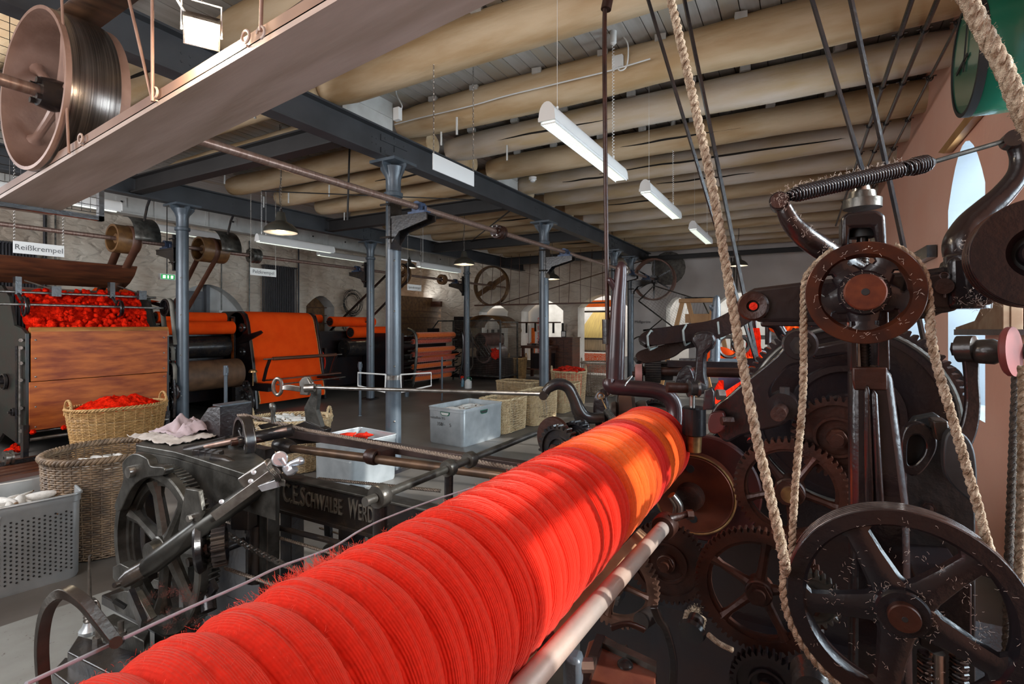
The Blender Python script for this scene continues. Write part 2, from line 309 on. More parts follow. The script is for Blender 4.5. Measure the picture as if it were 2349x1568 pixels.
# ============================================================ the room
UL, UR, VE, V0 = -11.5, 1.06, 15.1, -1.9
ZC = 4.06
MB().bx(-14.2, 1.9, V0, 18.6, -0.1, 0).build('floor', floorm, kind='structure')
def wall(axis, c, a0, a1, z1, ops, thick, name, m, mrev, step=0.1, amp=0.0, sgn=1, zstep=0.25):
    """wall in plane axis=c from a0 to a1; ops=(a0,a1,sill,spring,rise); thickness goes to sgn"""
    def arch(o, a):
        t = (a-(o[0]+o[1])/2)/((o[1]-o[0])/2); return o[3]+o[4]*(1-t*t)
    cuts = sorted(set([round(a0+(a1-a0)*i/max(1, round((a1-a0)/step)), 4) for i in range(max(1, round((a1-a0)/step))+1)]+[x for o in ops for x in o[:2]]))
    def pt(a, z, dd):
        if dd == 0 and amp:
            k = noise.fractal(Vector((a*2.1, c, z*3.6)), 1.0, 2.0, 3)*amp
        else: k = 0
        q = c+sgn*dd-sgn*k
        return (q, a, z) if axis == 'x' else (a, q, z)
    A = MB(); B = MB()
    for i in range(len(cuts)-1):
        l, r = cuts[i], cuts[i+1]
        if r-l < 1e-5: continue
        mid = (l+r)/2; op = [o for o in ops if o[0] < mid < o[1]]
        spans = []
        if op:
            o = op[0]
            if o[2] > 0: spans.append((0, 0, o[2], o[2]))
            spans.append((arch(o, l), arch(o, r), z1, z1))
            B.add([pt(l, arch(o, l), 0), pt(r, arch(o, r), 0), pt(r, arch(o, r), thick), pt(l, arch(o, l), thick)], [(0, 1, 2, 3)])
            if o[2] > 0: B.add([pt(l, o[2], 0), pt(r, o[2], 0), pt(r, o[2], thick), pt(l, o[2], thick)], [(3, 2, 1, 0)])
        else: spans.append((0, 0, z1, z1))
        for bl, br, tl, tr in spans:
            n = max(1, int((tl-bl)/zstep))
            for k in range(n):
                f0, f1 = k/n, (k+1)/n
                for dd in (0, thick):
                    A.add([pt(l, bl+(tl-bl)*f0, dd), pt(r, br+(tr-br)*f0, dd), pt(r, br+(tr-br)*f1, dd), pt(l, bl+(tl-bl)*f1, dd)], [(0, 1, 2, 3)])
    for o in ops:
        for a in o[:2]:
            z0 = o[2]; zt = arch(o, a)
            B.add([pt(a, z0, 0), pt(a, z0, thick), pt(a, zt, thick), pt(a, zt, 0)], [(0, 1, 2, 3)])
    # weld front grid for smooth relief
    w = A.build(name, m, kind='structure', sharp=60)
    import bmesh
    bm = bmesh.new(); bm.from_mesh(w.data); bmesh.ops.remove_doubles(bm, verts=bm.verts, dist=0.002); bm.to_mesh(w.data); bm.free()
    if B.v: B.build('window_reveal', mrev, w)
    return w
# left wall with door arch and niches
def vL(px, u=UL): return PU(px, 700, u).y
d0, d1 = vL(380), vL(560); n0, n1 = vL(703), vL(757)
wl = wall('x', UL, V0, 12.9, 4.3, [(d0, d1, 0, 1.95, 0.55), (n0, n1+0.15, 1.1, 2.1, 0.3)], 0.45, 'wall_left', stone, whitep, amp=0.05, sgn=-1, step=0.12, zstep=0.12)
wall('y', 12.9, -13.6, UL, 4.3, [], 0.3, 'wall_left_return', stone, whitep, sgn=-1, amp=0.03)
wall('x', -13.6, 12.9, VE, 4.3, [], 0.3, 'wall_left_recess', stone, whitep, sgn=-1, amp=0.03)
MB().bx(-13.6, UL, 12.9, VE, 4.02, 4.1).build('ceiling_recess', plankm, kind='structure')
def uE(px, py=760, v=VE): return PV(px, py, v).x
e1 = (uE(938), uE(1012), 0.8, 2.25, 0.03); e2 = (uE(1098), uE(1165), 0.5, 2.05, 0.28)
e3 = (uE(1195), uE(1292), 0.45, 2.05, 0.38); e4 = (uE(1326), uE(1440), 0.05, 2.15, 0.38)
USP = uE(1447)
wb_ = wall('y', VE, -13.6, USP, 4.3, [e1, e2, e3, e4], 0.55, 'wall_back', stone, whitep, amp=0.05, sgn=1, step=0.12, zstep=0.12)
e5 = (uE(1528), uE(1580), 0.3, 2.1, 0.3); e6 = (uE(1642), uE(1760), 0.9, 2.15, 0.35)
wall('y', VE, USP, UR, 4.3, [e5, e6], 0.55, 'wall_back_plaster', plaster, whitep, amp=0.0, sgn=1)
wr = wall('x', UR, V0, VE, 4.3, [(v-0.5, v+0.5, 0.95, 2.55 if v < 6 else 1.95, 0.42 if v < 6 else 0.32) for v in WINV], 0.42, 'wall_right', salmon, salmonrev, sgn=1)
for i, v in enumerate(WINV):
    f = MB(); x = UR+0.36; zt = 2.97 if v < 6 else 2.27
    for a in (-0.5, 0, 0.5): f.bx(x-0.02, x+0.02, v+a-0.025, v+a+0.025, 0.95, zt)
    for z in ((0.97, 1.5, 2.05, 2.55) if v < 6 else (0.97, 1.5, 2.05)): f.bx(x-0.02, x+0.02, v-0.5, v+0.5, z-0.02, z+0.02)
    w = f.build('window_%d' % (i+1), whitep, kind='structure')
    MB().add([(x, v-0.5, 0.95), (x, v+0.5, 0.95), (x, v+0.5, zt), (x, v-0.5, zt)], [(0, 1, 2, 3)]).build('pane', pane_m, w)
# room behind the back wall (seen through the openings)
MB().bx(-13.9, 1.6, 18.2, 18.3, 0, 4.3).build('wall_far_room', whitep, kind='structure')
MB().bx(-13.9, 1.6, 15.66, 18.3, 3.3, 3.4).build('ceiling_far_room', plankm, kind='structure')
light('far_room_lamp', 'AREA', (-8.5, 16.9, 3.2), 160, (1, 0.98, 0.95), aim=(-8.5, 16.9, 0), size=8, sizey=1.6)
light('far_room_lamp', 'AREA', (-1.5, 16.9, 3.2), 60, (1, 0.98, 0.95), aim=(-1.5, 16.9, 0), size=4, sizey=1.6)
MB().bx(-14.2, UR+0.4, V0-0.1, V0, 0, 4.2).build('wall_front', plaster, kind='structure')  # unseen wall behind the camera, added to keep out bright sky light
# baseboards
MB().bx(UR-0.015, UR, V0, VE, 0, 0.12).build('baseboard_right', plaster, kind='structure')
# ceiling with planks
ceil = MB().bx(UL-0.4, UR+0.4, V0, VE+0.5, ZC+0.03, ZC+0.12).build('ceiling', battm, kind='structure')
pw = 0.142; k = 0; u = UL
pm = None
while u < UR:
    o0 = MB(); g = 0.004
    if pm is None or k in (1, 2):
        o0.bx(g, pw-g, V0, VE, 0, 0.028)
    if pm is None:
        ob = o0.build('plank', plankm, ceil); pm = ob.data; ob.location = (u, 0, ZC)
        q = pm.copy(); q.materials.clear(); q.materials.append(planky); pm2 = q
    else:
        ob = bpy.data.objects.new('plank', pm2 if random.random() < 0.16 else pm); COL.objects.link(ob); ob.parent = ceil; ob.location = (u, 0, ZC+random.uniform(-0.002, 0.004))
    u += pw; k += 1
# log beams, two bays plus the wall bay
def log(u0, u1, v, r, zb, m, crack=None, seed=0):
    n = 18; pts = []; rs = []
    for i in range(n+1):
        t = i/n; u = u0+(u1-u0)*t
        pts.append((u, v+0.035*noise.noise(V(u*0.5, v*3, seed)), zb+r+0.02*noise.noise(V(u*0.6, v*2, 5+seed))))
        rr = r*(1+0.10*noise.noise(V(u*0.9, v, 9+seed)))
        rs.append(rr*(0.86 if i in (0, n) else 1))
    b = MB().tube(pts, rs, 18)
    lo = b.build('log_beam', m, ceil, sharp=50)
    if crack:
        for (c0, c1, ang) in crack:
            cp = []; cw = []
            for i in range(15):
                t = i/14; u = c0+(c1-c0)*t; a = ang+0.09*noise.noise(V(u*3, v, 2))+0.12*t
                rr = r*1.015; cp.append((u, v-rr*cos(a), zb+r+0.01-rr*sin(a))); cw.append(0.004+0.011*sin(pi*t))
            MB().tube(cp, cw, 5).build('drying_crack', crackm, lo)
    return lo
LV = [0.45, 1.40, 2.40, 3.45, 4.52, 5.42, 6.42, 7.38, 8.32, 9.25, 10.2, 11.15, 12.1, 13.05, 14.0, 14.75]
for i, v in enumerate(LV):
    r = 0.18 if i in (3, 4) else random.uniform(0.145, 0.165)
    ck = [(-2.6, 0.6, 0.25), (-3.2, -2.2, 0.5)] if i == 7 else ([(-3.2, -1.5, 0.4)] if i in (5, 9) else ([(-2.0, -0.6, 0.3)] if i in (6, 8) else None))
    log(-3.98, UR+0.1, v, r, 3.70, logm if i < 5 or i % 3 == 0 else loglight, ck, i)
    bt = MB(); bt.bx(-3.95, UR, v+r*0.35, v+r*0.95, ZC-0.09, ZC-0.005)
    bt.build('batten', battm, ceil)
    if v < 9:
        for kx in range(7):
            uu = -3.6+kx*0.62+0.2*random.random()
            wd = MB(); wd.box((uu, v-r*0.75, ZC-0.05), (0.09, 0.07, 0.05), rz=0.2)
            wd.build('wedge', plankm, ceil)
for i in range(18):
    v = -0.2+i*0.88
    if v > 14.8: break
    ck = [(-6.2+random.random(), -4.6, 0.5)] if i % 2 else None
    log(-8.1, -4.0, v, random.uniform(0.15, 0.175), 3.70, logm, ck, 30+i)
# white boarding panels above the main girder between log ends
for v0_, v1_ in ((3.66, 4.32), (6.62, 7.2)):
    b = MB(); b.bx(-4.02, -3.96, v0_, v1_, 3.73, ZC); b.bx(-4.025, -3.95, v0_, v1_, 3.88, 3.885)
    b.build('white_board', whitep, ceil)
# ------------------------------------------------------------ steel girders
def ibeam(b, p0, p1, w, h, t=0.018):
    p0 = Vector(p0); p1 = Vector(p1)
    z = V(0, 0, 1)
    b.bar(p0+z*(t/2), p1+z*(t/2), w, t); b.bar(p0+z*(h-t/2), p1+z*(h-t/2), w, t); b.bar(p0+z*h/2, p1+z*h/2, t*0.8, h-2*t)
    return b
def girder(u, v0, v1, label, m, z0=3.39, h=0.30, w=0.16, splices=(), name='steel_girder'):
    t = thing(name, label, 'girder', (u, (v0+v1)/2, z0))
    ibeam(MB(), (u, v0, z0), (u, v1, z0), w, h).build('beam', m, t)
    for v in splices:
        for dz in (0.075, 0.215):
            s = MB(); s.box((u+0.014, v, z0+dz), (0.014, 0.42, 0.065)); pl = s.build('splice_plate', m, t)
            for dv in (-0.15, 0, 0.15):
                MB().lathe((u+0.02, v+dv, z0+dz), (1, 0, 0), [(0, 0.013), (0.008, 0.010), (0.012, 0.003)], 8).build('rivet', m, pl)
        MB().box((u+0.011, v, z0+h/2), (0.004, 0.006, h-0.04)).build('joint', black, t)
    for v in [v0+1.1+q*1.9 for q in range(int((v1-v0)/1.9))]:
        for a in (-0.03, 0.03):
            for zz in (0.12, 0.18):
                MB().lathe((u+0.008, v+a, z0+zz), (1, 0, 0), [(0, 0.009), (0.006, 0.006)], 6).build('bolt', m, t)
    return t
girder(-3.93, 1.0, VE+0.05, 'long dark grey steel girder running overhead on the front row of columns', girdp, splices=(4.3, 11.95))
girder(-8.1, 0.2, VE+0.05, 'dark grey steel girder on the rear row of columns near the carding machines', girdp, splices=(8.15,))
tw = thing('white_girder', 'white painted steel beam with square bolt plates along the stone wall', 'girder', (-10.8, 7, 3.63))
ibeam(MB(), (-10.8, -1, 3.63), (-10.8, VE, 3.63), 0.2, 0.42).build('beam', whitep, tw)
for i in range(13):
    v = 1.5+i*1.05
    pl = MB().box((-10.78, v, 3.84), (0.012, 0.17, 0.17)).build('bolt_plate', whitep, tw); MB().lathe((-10.775, v, 3.84), (1, 0, 0), [(0, 0.02), (0.02, 0.018)], 8).build('bolt', black, pl)
    MB().box((-10.785, v+0.5, 3.84), (0.01, 0.06, 0.36)).build('stiffener', whitep, tw)
CROSS = [('first', 3.65), ('second', 7.0), ('third', 10.3), ('fourth', 13.6)]
for nm, v in CROSS:
    b = MB(); ibeam(b, (-8.05, v, 3.42), (-3.99, v, 3.42), 0.15, 0.22)
    b.build('cross_beam', girdb, label='black cross beam spanning between both girders, %s one counted from the camera' % nm, cat='beam')
b = MB(); ibeam(b, (-3.9, 14.6, 3.42), (UR, 14.6, 3.42), 0.12, 0.12); b.build('wall_rail', girdb, label='black steel rail high along the grey back wall', cat='beam')
def column(u, v, label, r=0.085):
    t = thing('column', label, 'column', (u, v, 0))
    MB().lathe((u, v, 0), (0, 0, 1), [(0, r), (3.0, r*0.97)], 28).build('shaft', colp, t)
    c = MB().lathe((u, v, 3.0), (0, 0, 1), [(0, r), (0.01, r*1.22), (0.05, r*1.22), (0.06, r*0.95), (0.2, r*0.98), (0.27, r*1.25), (0.33, r*1.5)], 28)
    for a in (0, pi/2, pi, 3*pi/2):
        dx, dy = cos(a), sin(a)
        c.prism([V(u, v, 3.08)+V(dx, dy, 0)*r*0.9, V(u, v, 3.22)+V(dx, dy, 0)*r*1.05, V(u, v, 3.33)+V(dx, dy, 0)*r*2.1, V(u, v, 3.36)+V(dx, dy, 0)*r*2.1, V(u, v, 3.36)+V(dx, dy, 0)*r*0.6], V(-dy, dx, 0)*0.015)
    c.build('capital', colp, t)
    MB().box((u, v, 3.375), (0.36, 0.36, 0.03)).build('top_plate', colp, t)
    MB().box((u, v, 0.02), (0.26, 0.26, 0.04)).build('base_plate', iron2, t)
    for z in (0.55, 1.15, 1.75, 2.3):
        MB().lathe((u+r*0.75, v-r*0.62, z), (0.77, -0.64, 0), [(0, 0.012), (0.006, 0.010), (0.010, 0.004)], 8).build('rivet', steel, t)
    return t
cols = {}
cols['a'] = column(-3.93, 4.30, 'tall grey steel column, nearest one, behind the open sheet metal bin')
cols['b'] = column(-3.93, 8.10, 'grey column beside the rectangular wicker baskets, under the front girder')
cols['c'] = column(-3.93, 11.95, 'grey column just left of the iron fork of the foreground machine')
cols['d'] = column(-3.93, 13.30, 'farthest grey column by the grey back wall, near the big wooden wheel')
cols['e'] = column(-8.08, 4.28, 'grey column between the wooden hopper panel and the orange fleece machine')
cols['f'] = column(-8.10, 8.15, 'slim looking grey column beside the coiled wires on the stone wall')
cols['g'] = column(-8.10, 11.80, 'grey column beside the two plastic bottles on the floor')
# ============================================================ overhead line shafts, pulleys, belts
YV = V(0, 1, 0)
def bearing(par, u, v, z, col, side, m=blue):
    """plummer block on a bracket bolted to a column at column u=col"""
    t = thing('shaft_bracket', par, 'bearing', (u, v, z-0.1))
    b = MB(); c = 1 if u > col else -1
    x0 = col+c*0.08
    b.bx(x0, x0+c*0.03, v-0.09, v+0.09, z-0.42, z+0.12)
    for s in (-0.07, 0.07):
        b.prism([V(x0, v+s-0.008, z-0.4), V(x0, v+s-0.008, z-0.09), V(u+c*0.16, v+s-0.008, z-0.09), V(u+c*0.16, v+s-0.008, z-0.15), V(x0+c*0.14, v+s-0.008, z-0.24)], V(0, 0.016, 0))
    b.bx(x0, u+c*0.16, v-0.085, v+0.085, z-0.095, z-0.075); b.build('bracket_arm', iron2, t)
    q = MB().bx(u-0.11, u+0.11, v-0.055, v+0.055, z-0.075, z-0.045)
    q.lathe((u, v-0.05, z), (0, 1, 0), [(0, 0.034), (0, 0.062), (0.1, 0.062), (0.1, 0.034)], 18, True); q.bx(u-0.062, u+0.062, v-0.045, v+0.045, z-0.05, z)
    q.build('bearing_block', m, t)
    for s in (-0.085, 0.085): MB().hexn((u+s, v, z-0.045), (0, 0, 1), 0.014, 0.05).build('bolt', m, t)
    for zz in (z-0.3, z+0.05): MB().cyl((col, v-0.12, zz), (col+c*0.13, v-0.12, zz), 0.012, n=8).build('bolt', iron2, t)
    return t
SH = (-3.5, 2.83)
mtl = mat('worn_pink_shaft', (0.34, 0.24, 0.20), 0.35, 0.6, scale=8, col2=(0.22, 0.13, 0.10), stretch=(1, 6, 1))
s1 = thing('line_shaft', 'long worn steel line shaft with brown patina running along the front columns', 'shaft', (SH[0], 7, SH[1]))
MB().cyl((SH[0], 0.3, SH[1]), (SH[0], 14.6, SH[1]), 0.032, n=16).build('shaft_bar', mtl, s1)
def coupling(par, u, v, z, r=0.09, m=rust, bolts=6):
    c = MB().lathe((u, v-0.11, z), YV, [(0, 0.05), (0.03, 0.05), (0.03, r), (0.06, r), (0.065, r*0.9), (0.09, r*0.9), (0.095, r), (0.125, r), (0.13, r*0.9), (0.155, r*0.9), (0.16, r), (0.19, r), (0.19, 0.05), (0.22, 0.05)], 24)
    cc = c.build('coupling', m, par)
    for k in range(bolts):
        a = 2*pi*k/bolts; MB().hexn((u+cos(a)*r*0.75, v-0.1, z+sin(a)*r*0.75), (0, -1, 0), 0.011, 0.016).build('bolt', steel, cc)
coupling(s1, SH[0], 5.85, SH[1]); coupling(s1, SH[0], 11.35, SH[1], 0.12, steel)
bearing('blue bearing on the nearest grey column carrying the worn line shaft', SH[0], 4.22, SH[1], -3.93, 1)
bearing('blue bearing on the column next to the wicker baskets', SH[0], 8.02, SH[1], -3.93, 1)
bearing('blue bearing on the column behind the iron fork', SH[0], 11.85, SH[1], -3.93, 1)
bearing('blue bearing beside the big wooden wheel on the farthest column', SH[0], 13.22, SH[1], -3.93, 1)
s2 = thing('line_shaft', 'dark line shaft with pulleys running above the carding machines by the stone wall', 'shaft', (-8.5, 7, 2.83))
MB().cyl((-8.5, 0.3, 2.83), (-8.5, 14.6, 2.83), 0.03, n=14).build('shaft_bar', mtl, s2)
coupling(s2, -8.5, 5.72, 2.83, 0.13, greyiron)
bearing('dark blue bearing on the column right of the wooden hopper machine', -8.5, 4.28, 2.83, -8.08, -1)
bearing('dark blue bearing on the column beside the coiled wires', -8.5, 8.15, 2.83, -8.10, -1)
bearing('dark bearing on the rear column above the two bottles', -8.5, 11.80, 2.83, -8.10, -1)
MB().lathe((-8.5, 11.15, 2.83), YV, [(0, 0.07), (0, 0.14), (0.13, 0.14), (0.13, 0.07)], 24, True).build('small_pulley', woodtan, s2)
def pulley(label, u, v, z, r, w, m, spokes=4, hubr=0.07, name='belt_pulley', rim=0.03, spm=None, sw=0.07):
    t = thing(name, label, 'pulley', (u, v, z-r))
    MB().lathe((u, v-w/2, z), YV, [(0, r-rim), (0, r), (w*0.5, r*1.01), (w, r), (w, r-rim)], 48, True).build('rim', m, t)
    MB().lathe((u, v-w*0.35, z), YV, [(0, 0.03), (0, hubr), (w*0.7, hubr), (w*0.7, 0.03)], 20, True).build('hub', spm or m, t)
    for k in range(spokes):
        a = 2*pi*k/spokes+0.5; d = V(cos(a), 0, sin(a)); c = V(u, v, z)
        MB().bar(c+d*(hubr-0.01), c+d*(r-rim+0.004), sw, 0.035, up=(0, 1, 0)).build('spoke', spm or m, t)
    return t
pulley('wooden split pulley with leather belt above the hopper machine', -8.5, 3.70, 2.83, 0.20, 0.30, woodtan, 2)
pulley('banded brown pulley right of the column, above the orange rollers', -8.5, 4.95, 2.83, 0.20, 0.42, woodtan, 3)
pulley('dark brown pulley half hidden behind the nearest column', -8.5, 9.55, 2.83, 0.26, 0.2, woodtan, 3)
pulley('large thin rimmed wooden wheel on the far stone wall', -8.5, 13.75, 2.83, 0.62, 0.16, woodtan, 2, 0.14, 'drive_wheel', 0.04, sw=0.16)
pulley('large reddish wooden drive wheel at the corner by the grey wall', -3.5, 14.05, 2.83, 0.56, 0.30, mat('reddish_wheel', (0.24, 0.10, 0.06), 0.45, scale=8, col2=(0.12, 0.05, 0.03)), 6, 0.12, 'drive_wheel', 0.035, iron2, sw=0.04)
# big near wheel, guard faced
wv0, wv1, wr_ = 1.10, 1.375, 0.422
pinkrim = mat('pink_grey_rim', (0.34, 0.21, 0.16), 0.5, 0.1, scale=5, col2=(0.20, 0.11, 0.08), bump=0.1)
polbelt = mat('polished_iron_rim', (0.20, 0.17, 0.15), 0.25, 0.85, scale=3, stretch=(0.4, 60, 0.4), col2=(0.06, 0.05, 0.045))
t = thing('drive_wheel', 'big polished iron pulley wheel at the top left beside the floodlight', 'wheel', (SH[0], 1.2, SH[1]-wr_))
MB().lathe((SH[0], wv0, SH[1]), YV, [(0, wr_-0.004), (0.0, wr_-0.022), (wv1-wv0, wr_-0.022), (wv1-wv0, wr_-0.004)], 64, True).build('rim', pinkrim, t)
MB().lathe((SH[0], wv0+0.004, SH[1]), YV, [(0.01, wr_-0.006), (0.05, wr_+0.002), (0.12, wr_+0.006), (0.2, wr_+0.006), (wv1-wv0-0.05, wr_+0.002), (wv1-wv0-0.05, wr_-0.004)], 64, True).build('running_face', polbelt, t)
MB().lathe((SH[0], 1.13, SH[1]), YV, [(0, 0.033), (0, 0.075), (0.05, 0.085), (0.16, 0.085), (0.21, 0.075), (0.21, 0.033)], 24, True).build('hub', iron2, t)
for k in range(6):
    a = 2*pi*k/6+0.42; d = V(cos(a), 0, sin(a)); c = V(SH[0], 1.235, SH[1])
    MB().tube([c+d*0.07, c+d*0.2, c+d*(wr_-0.06), c+d*(wr_-0.02)], [0.03, 0.022, 0.022, 0.04], 10).build('spoke', pinkrim, t)
for k in range(4):
    a = pi*k/2+0.8; MB().hexn((SH[0]+cos(a)*0.06, 1.13, SH[1]+sin(a)*0.06), (0, -1, 0), 0.016, 0.02).build('hub_bolt', iron2, t)
# flat belts
def beltloop(label, c0, r0, c1, r1, v, w, m, crossed=False, name='flat_belt', dv=0):
    """belt around two circles in the u-z plane"""
    a = Vector((c0[0], c0[1])); b = Vector((c1[0], c1[1])); D = (b-a); L = D.length; th = atan2(D.y, D.x)
    r0 += 0.004; r1 += 0.004
    ph = math.acos((r0+(r1 if crossed else -r1))/L)
    pts = []
    def arc(c, r, s, e, n=16, f=0):
        for i in range(n+1): q = s+(e-s)*i/n; pts.append((c[0]+r*cos(q), c[1]+r*sin(q), f))
    if crossed:
        arc(a, r0, th+ph, th+2*pi-ph, f=0); arc(b, r1, th+pi-ph, th+pi+ph-2*pi, f=1)
    else:
        arc(a, r0, th+ph, th+2*pi-ph, f=0); arc(b, r1, th-ph+0, th+ph, f=1)
    bb = MB(); m_ = len(pts); vs = []
    for x, z, f in pts:
        vv = v+dv*f; vs += [(x, vv-w/2, z), (x, vv+w/2, z)]
    bb.add(vs, [(2*i, 2*i+1, (2*i+3) % (2*m_), (2*i+2) % (2*m_)) for i in range(m_)])
    o = bb.build(name, m, label=label, cat='belt')
    s = o.modifiers.new('thick', 'SOLIDIFY'); s.thickness = 0.006; s.offset = 0
    return o
beltloop('brown leather belt from the first wooden pulley down into the hopper machine', (-8.5, 2.83), 0.2, (-9.3, 2.0), 0.15, 3.78, 0.11, leather)
beltloop('brown leather belt slanting down behind the column to the orange rollers', (-8.5, 2.83), 0.2, (-9.75, 1.55), 0.15, 4.95, 0.085, leather)
beltloop('dark leather belt slanting across the coiled wires to the middle carding machine', (-8.5, 2.83), 0.26, (-10.7, 1.25), 0.3, 9.55, 0.10, darkbelt)
beltloop('wide crossed brown belt between the two large far wheels', (-8.5, 2.83), 0.62, (-3.5, 2.83), 0.56, 13.82, 0.16, leather, crossed=True, dv=0.1)
# curved sheet hoods over pulleys
for i, (v, lb) in enumerate([(3.86, 'curved grey sheet metal hood over the first wooden pulley'), (5.1, 'curved grey sheet metal hood over the banded brown pulley')]):
    t = thing('pulley_hood', lb, 'guard', (-8.5, v, 3.1))
    b = MB(); n = 12; R = 0.34; vs = []
    for k in range(n+1):
        a = rad(-5+100*k/n); vs += [(-8.5+R*cos(a), v-0.17, 2.83+R*sin(a)), (-8.5+R*cos(a), v+0.17, 2.83+R*sin(a))]
    b.add(vs, [(2*k, 2*k+1, 2*k+3, 2*k+2) for k in range(n)]); o = b.build('hood_sheet', greyiron, t); s = o.modifiers.new('t', 'SOLIDIFY'); s.thickness = 0.004
    MB().tube([(-8.28, v, 3.10), (-8.24, v, 3.2), (-8.2, v, 3.3), (-8.12, v, 3.41)], 0.018, 8).build('hanger_strap', iron2, t)
# near belt in its trough
T0 = V(-4.22, 0, 2.312); sl = 0.104
def tz(u): return 2.33+sl*(u+4.05)
near = thing('belt_trough', 'long pale wooden belt trough hanging diagonally across the top left', 'trough', (-2, 1.28, tz(-2)))
ua, ub = -4.25, 0.9
MB().prism([V(ua, 1.137, tz(ua)), V(ub, 1.137, tz(ub)), V(ub, 1.137, tz(ub)+0.025), V(ua, 1.137, tz(ua)+0.025)], V(0, 0.30, 0)).build('bottom_board', trough_m, near)
for v0_ in (1.137, 1.412):
    MB().prism([V(ua, v0_, tz(ua)+0.02), V(ub, v0_, tz(ub)+0.02), V(ub, v0_, tz(ub)+0.065), V(ua, v0_, tz(ua)+0.065)], V(0, 0.025, 0)).build('side_rail', troughin, near)
def eyehook(u, v, r=0.014):
    z = tz(u)+0.05; c = V(u, v, z)
    o = -0.012 if v < 1.3 else 0.012
    MB().torus(c+V(0, o, 0.0), (0, 1, 0), r*1.5, 0.005, 16, 6).build('eyebolt', trough_m, near)
    MB().cyl(c+V(0, o, -0.03), c+V(0, -o, -0.03), 0.004, n=6).build('eyebolt_shank', trough_m, near)
for u in (-3.0, -2.33, -1.72, -1.0, -0.3): eyehook(u, 1.137)
for u in (-2.75, -2.06, -1.35, -0.6, 0.1): eyehook(u, 1.437)
hr = MB()
for i, (pa, pb) in enumerate([((158, 352), (140, -40)), ((350, 232), (287, -40)), ((350, 232), (349, -40)), ((598, 72), (601, -40))]):
    a = PV(pa[0], pa[1], 1.118); b = PV(pb[0], pb[1], 1.118); b = a+(b-a)*((4.0-a.z)/(b.z-a.z))
    MB().tube([a, b], 0.0065, 8).build('hanger_rod', pinkrim, near)
for k, (px, py) in enumerate([(598, 75)]):
    c = PV(px, py, 1.118); MB().torus(c, (0, 1, 0), 0.02, 0.005, 16, 6, 0, 4.6).build('hook', trough_m, near)
MB().tube([V(-3.5, 1.26, 2.83-0.437), V(-3.2, 1.26, tz(-3.2)+0.045), V(0.9, 1.26, tz(0.9)+0.045)], 0.003, 4)
bb = MB(); vs = []
pth = [(-3.5+0.452*cos(a), 2.83+0.452*sin(a)) for a in [rad(95-i*(-1)*0) for i in (0,)]]
pth = [(0.9, 3.55), (-3.4, 2.83+0.437)]+[(-3.5+0.434*cos(rad(q)), 2.83+0.434*sin(rad(q))) for q in range(100, 271, 8)]+[(-3.35, 2.425), (0.9, 3.08)]
for x, z in pth: vs += [(x, 1.185, z), (x, 1.375, z)]
bb.add(vs, [(2*i, 2*i+1, 2*i+3, 2*i+2) for i in range(len(pth)-1)])
o = bb.build('flat_belt', mat('oily_brown_belt', (0.13, 0.065, 0.035), 0.45, scale=5, col2=(0.035, 0.02, 0.014), stretch=(3, 1, 1)), label='wide oily brown belt lying in the hanging trough by the big wheel', cat='belt')
s = o.modifiers.new('t', 'SOLIDIFY'); s.thickness = 0.006
# mesh guard left of wheel
g = thing('wire_guard', 'crimped wire mesh guard behind the big wheel at the left edge', 'guard', (-3.9, 1.3, 2.3))
b = MB()
for i in range(16):
    v = 0.9+i*0.05; b.tube([(-4.12+0.004*(i % 2), v, 2.35), (-4.12, v, 3.5)], 0.002, 4)
for i in range(23): b.tube([(-4.12, 0.9, 2.35+i*0.05), (-4.12, 1.65, 2.35+i*0.05)], 0.002, 4)
b.build('mesh_wires', iron2, g)
MB().bx(-4.14, -4.1, 0.88, 0.91, 2.3, 3.55).bx(-4.14, -4.1, 1.64, 1.67, 2.3, 3.55).bx(-4.14, -4.1, 0.88, 1.67, 3.52, 3.55).bx(-4.14, -4.1, 0.88, 1.67, 2.3, 2.33).build('guard_frame', iron2, g)
# upper cross member near top left
b = MB(); ibeam(b, (-8, 1.72, 3.43), (-4, 1.72, 3.43), 0.14, 0.22); b.build('cross_beam', girdp, label='grey cross beam above the big wheel at the top left', cat='beam')
for px0, py0, px1, py1, uu, lab in ((700, 245, 600, 290, 0, ''),):
    pass
# long tie rods and braces
def rod(name, label, pts, r, m, cat='rod', n=8, group=None): return MB().tube(pts, r, n).build(name, m, label=label, cat=cat, group=group)
rod('tie_rod', 'thin dark tie rod running level behind the nearest column capital', [PU(600, 438, -6.0), PU(1180, 462, -4.0)], 0.008, girdb)
rod('tie_rod', 'thin vertical rod hanging left of the nearest column', [V(PU(803, 335, -5.0).x, PU(803, 335, -5.0).y, 4.06), PU(797, 505, -5.0)], 0.012, girdb)
rod('tie_rod', 'thin rod slanting from the front girder toward the second pendant lamp', [PU(1170, 483, -4.1), PU(1062, 568, -7.9)], 0.012, girdb)
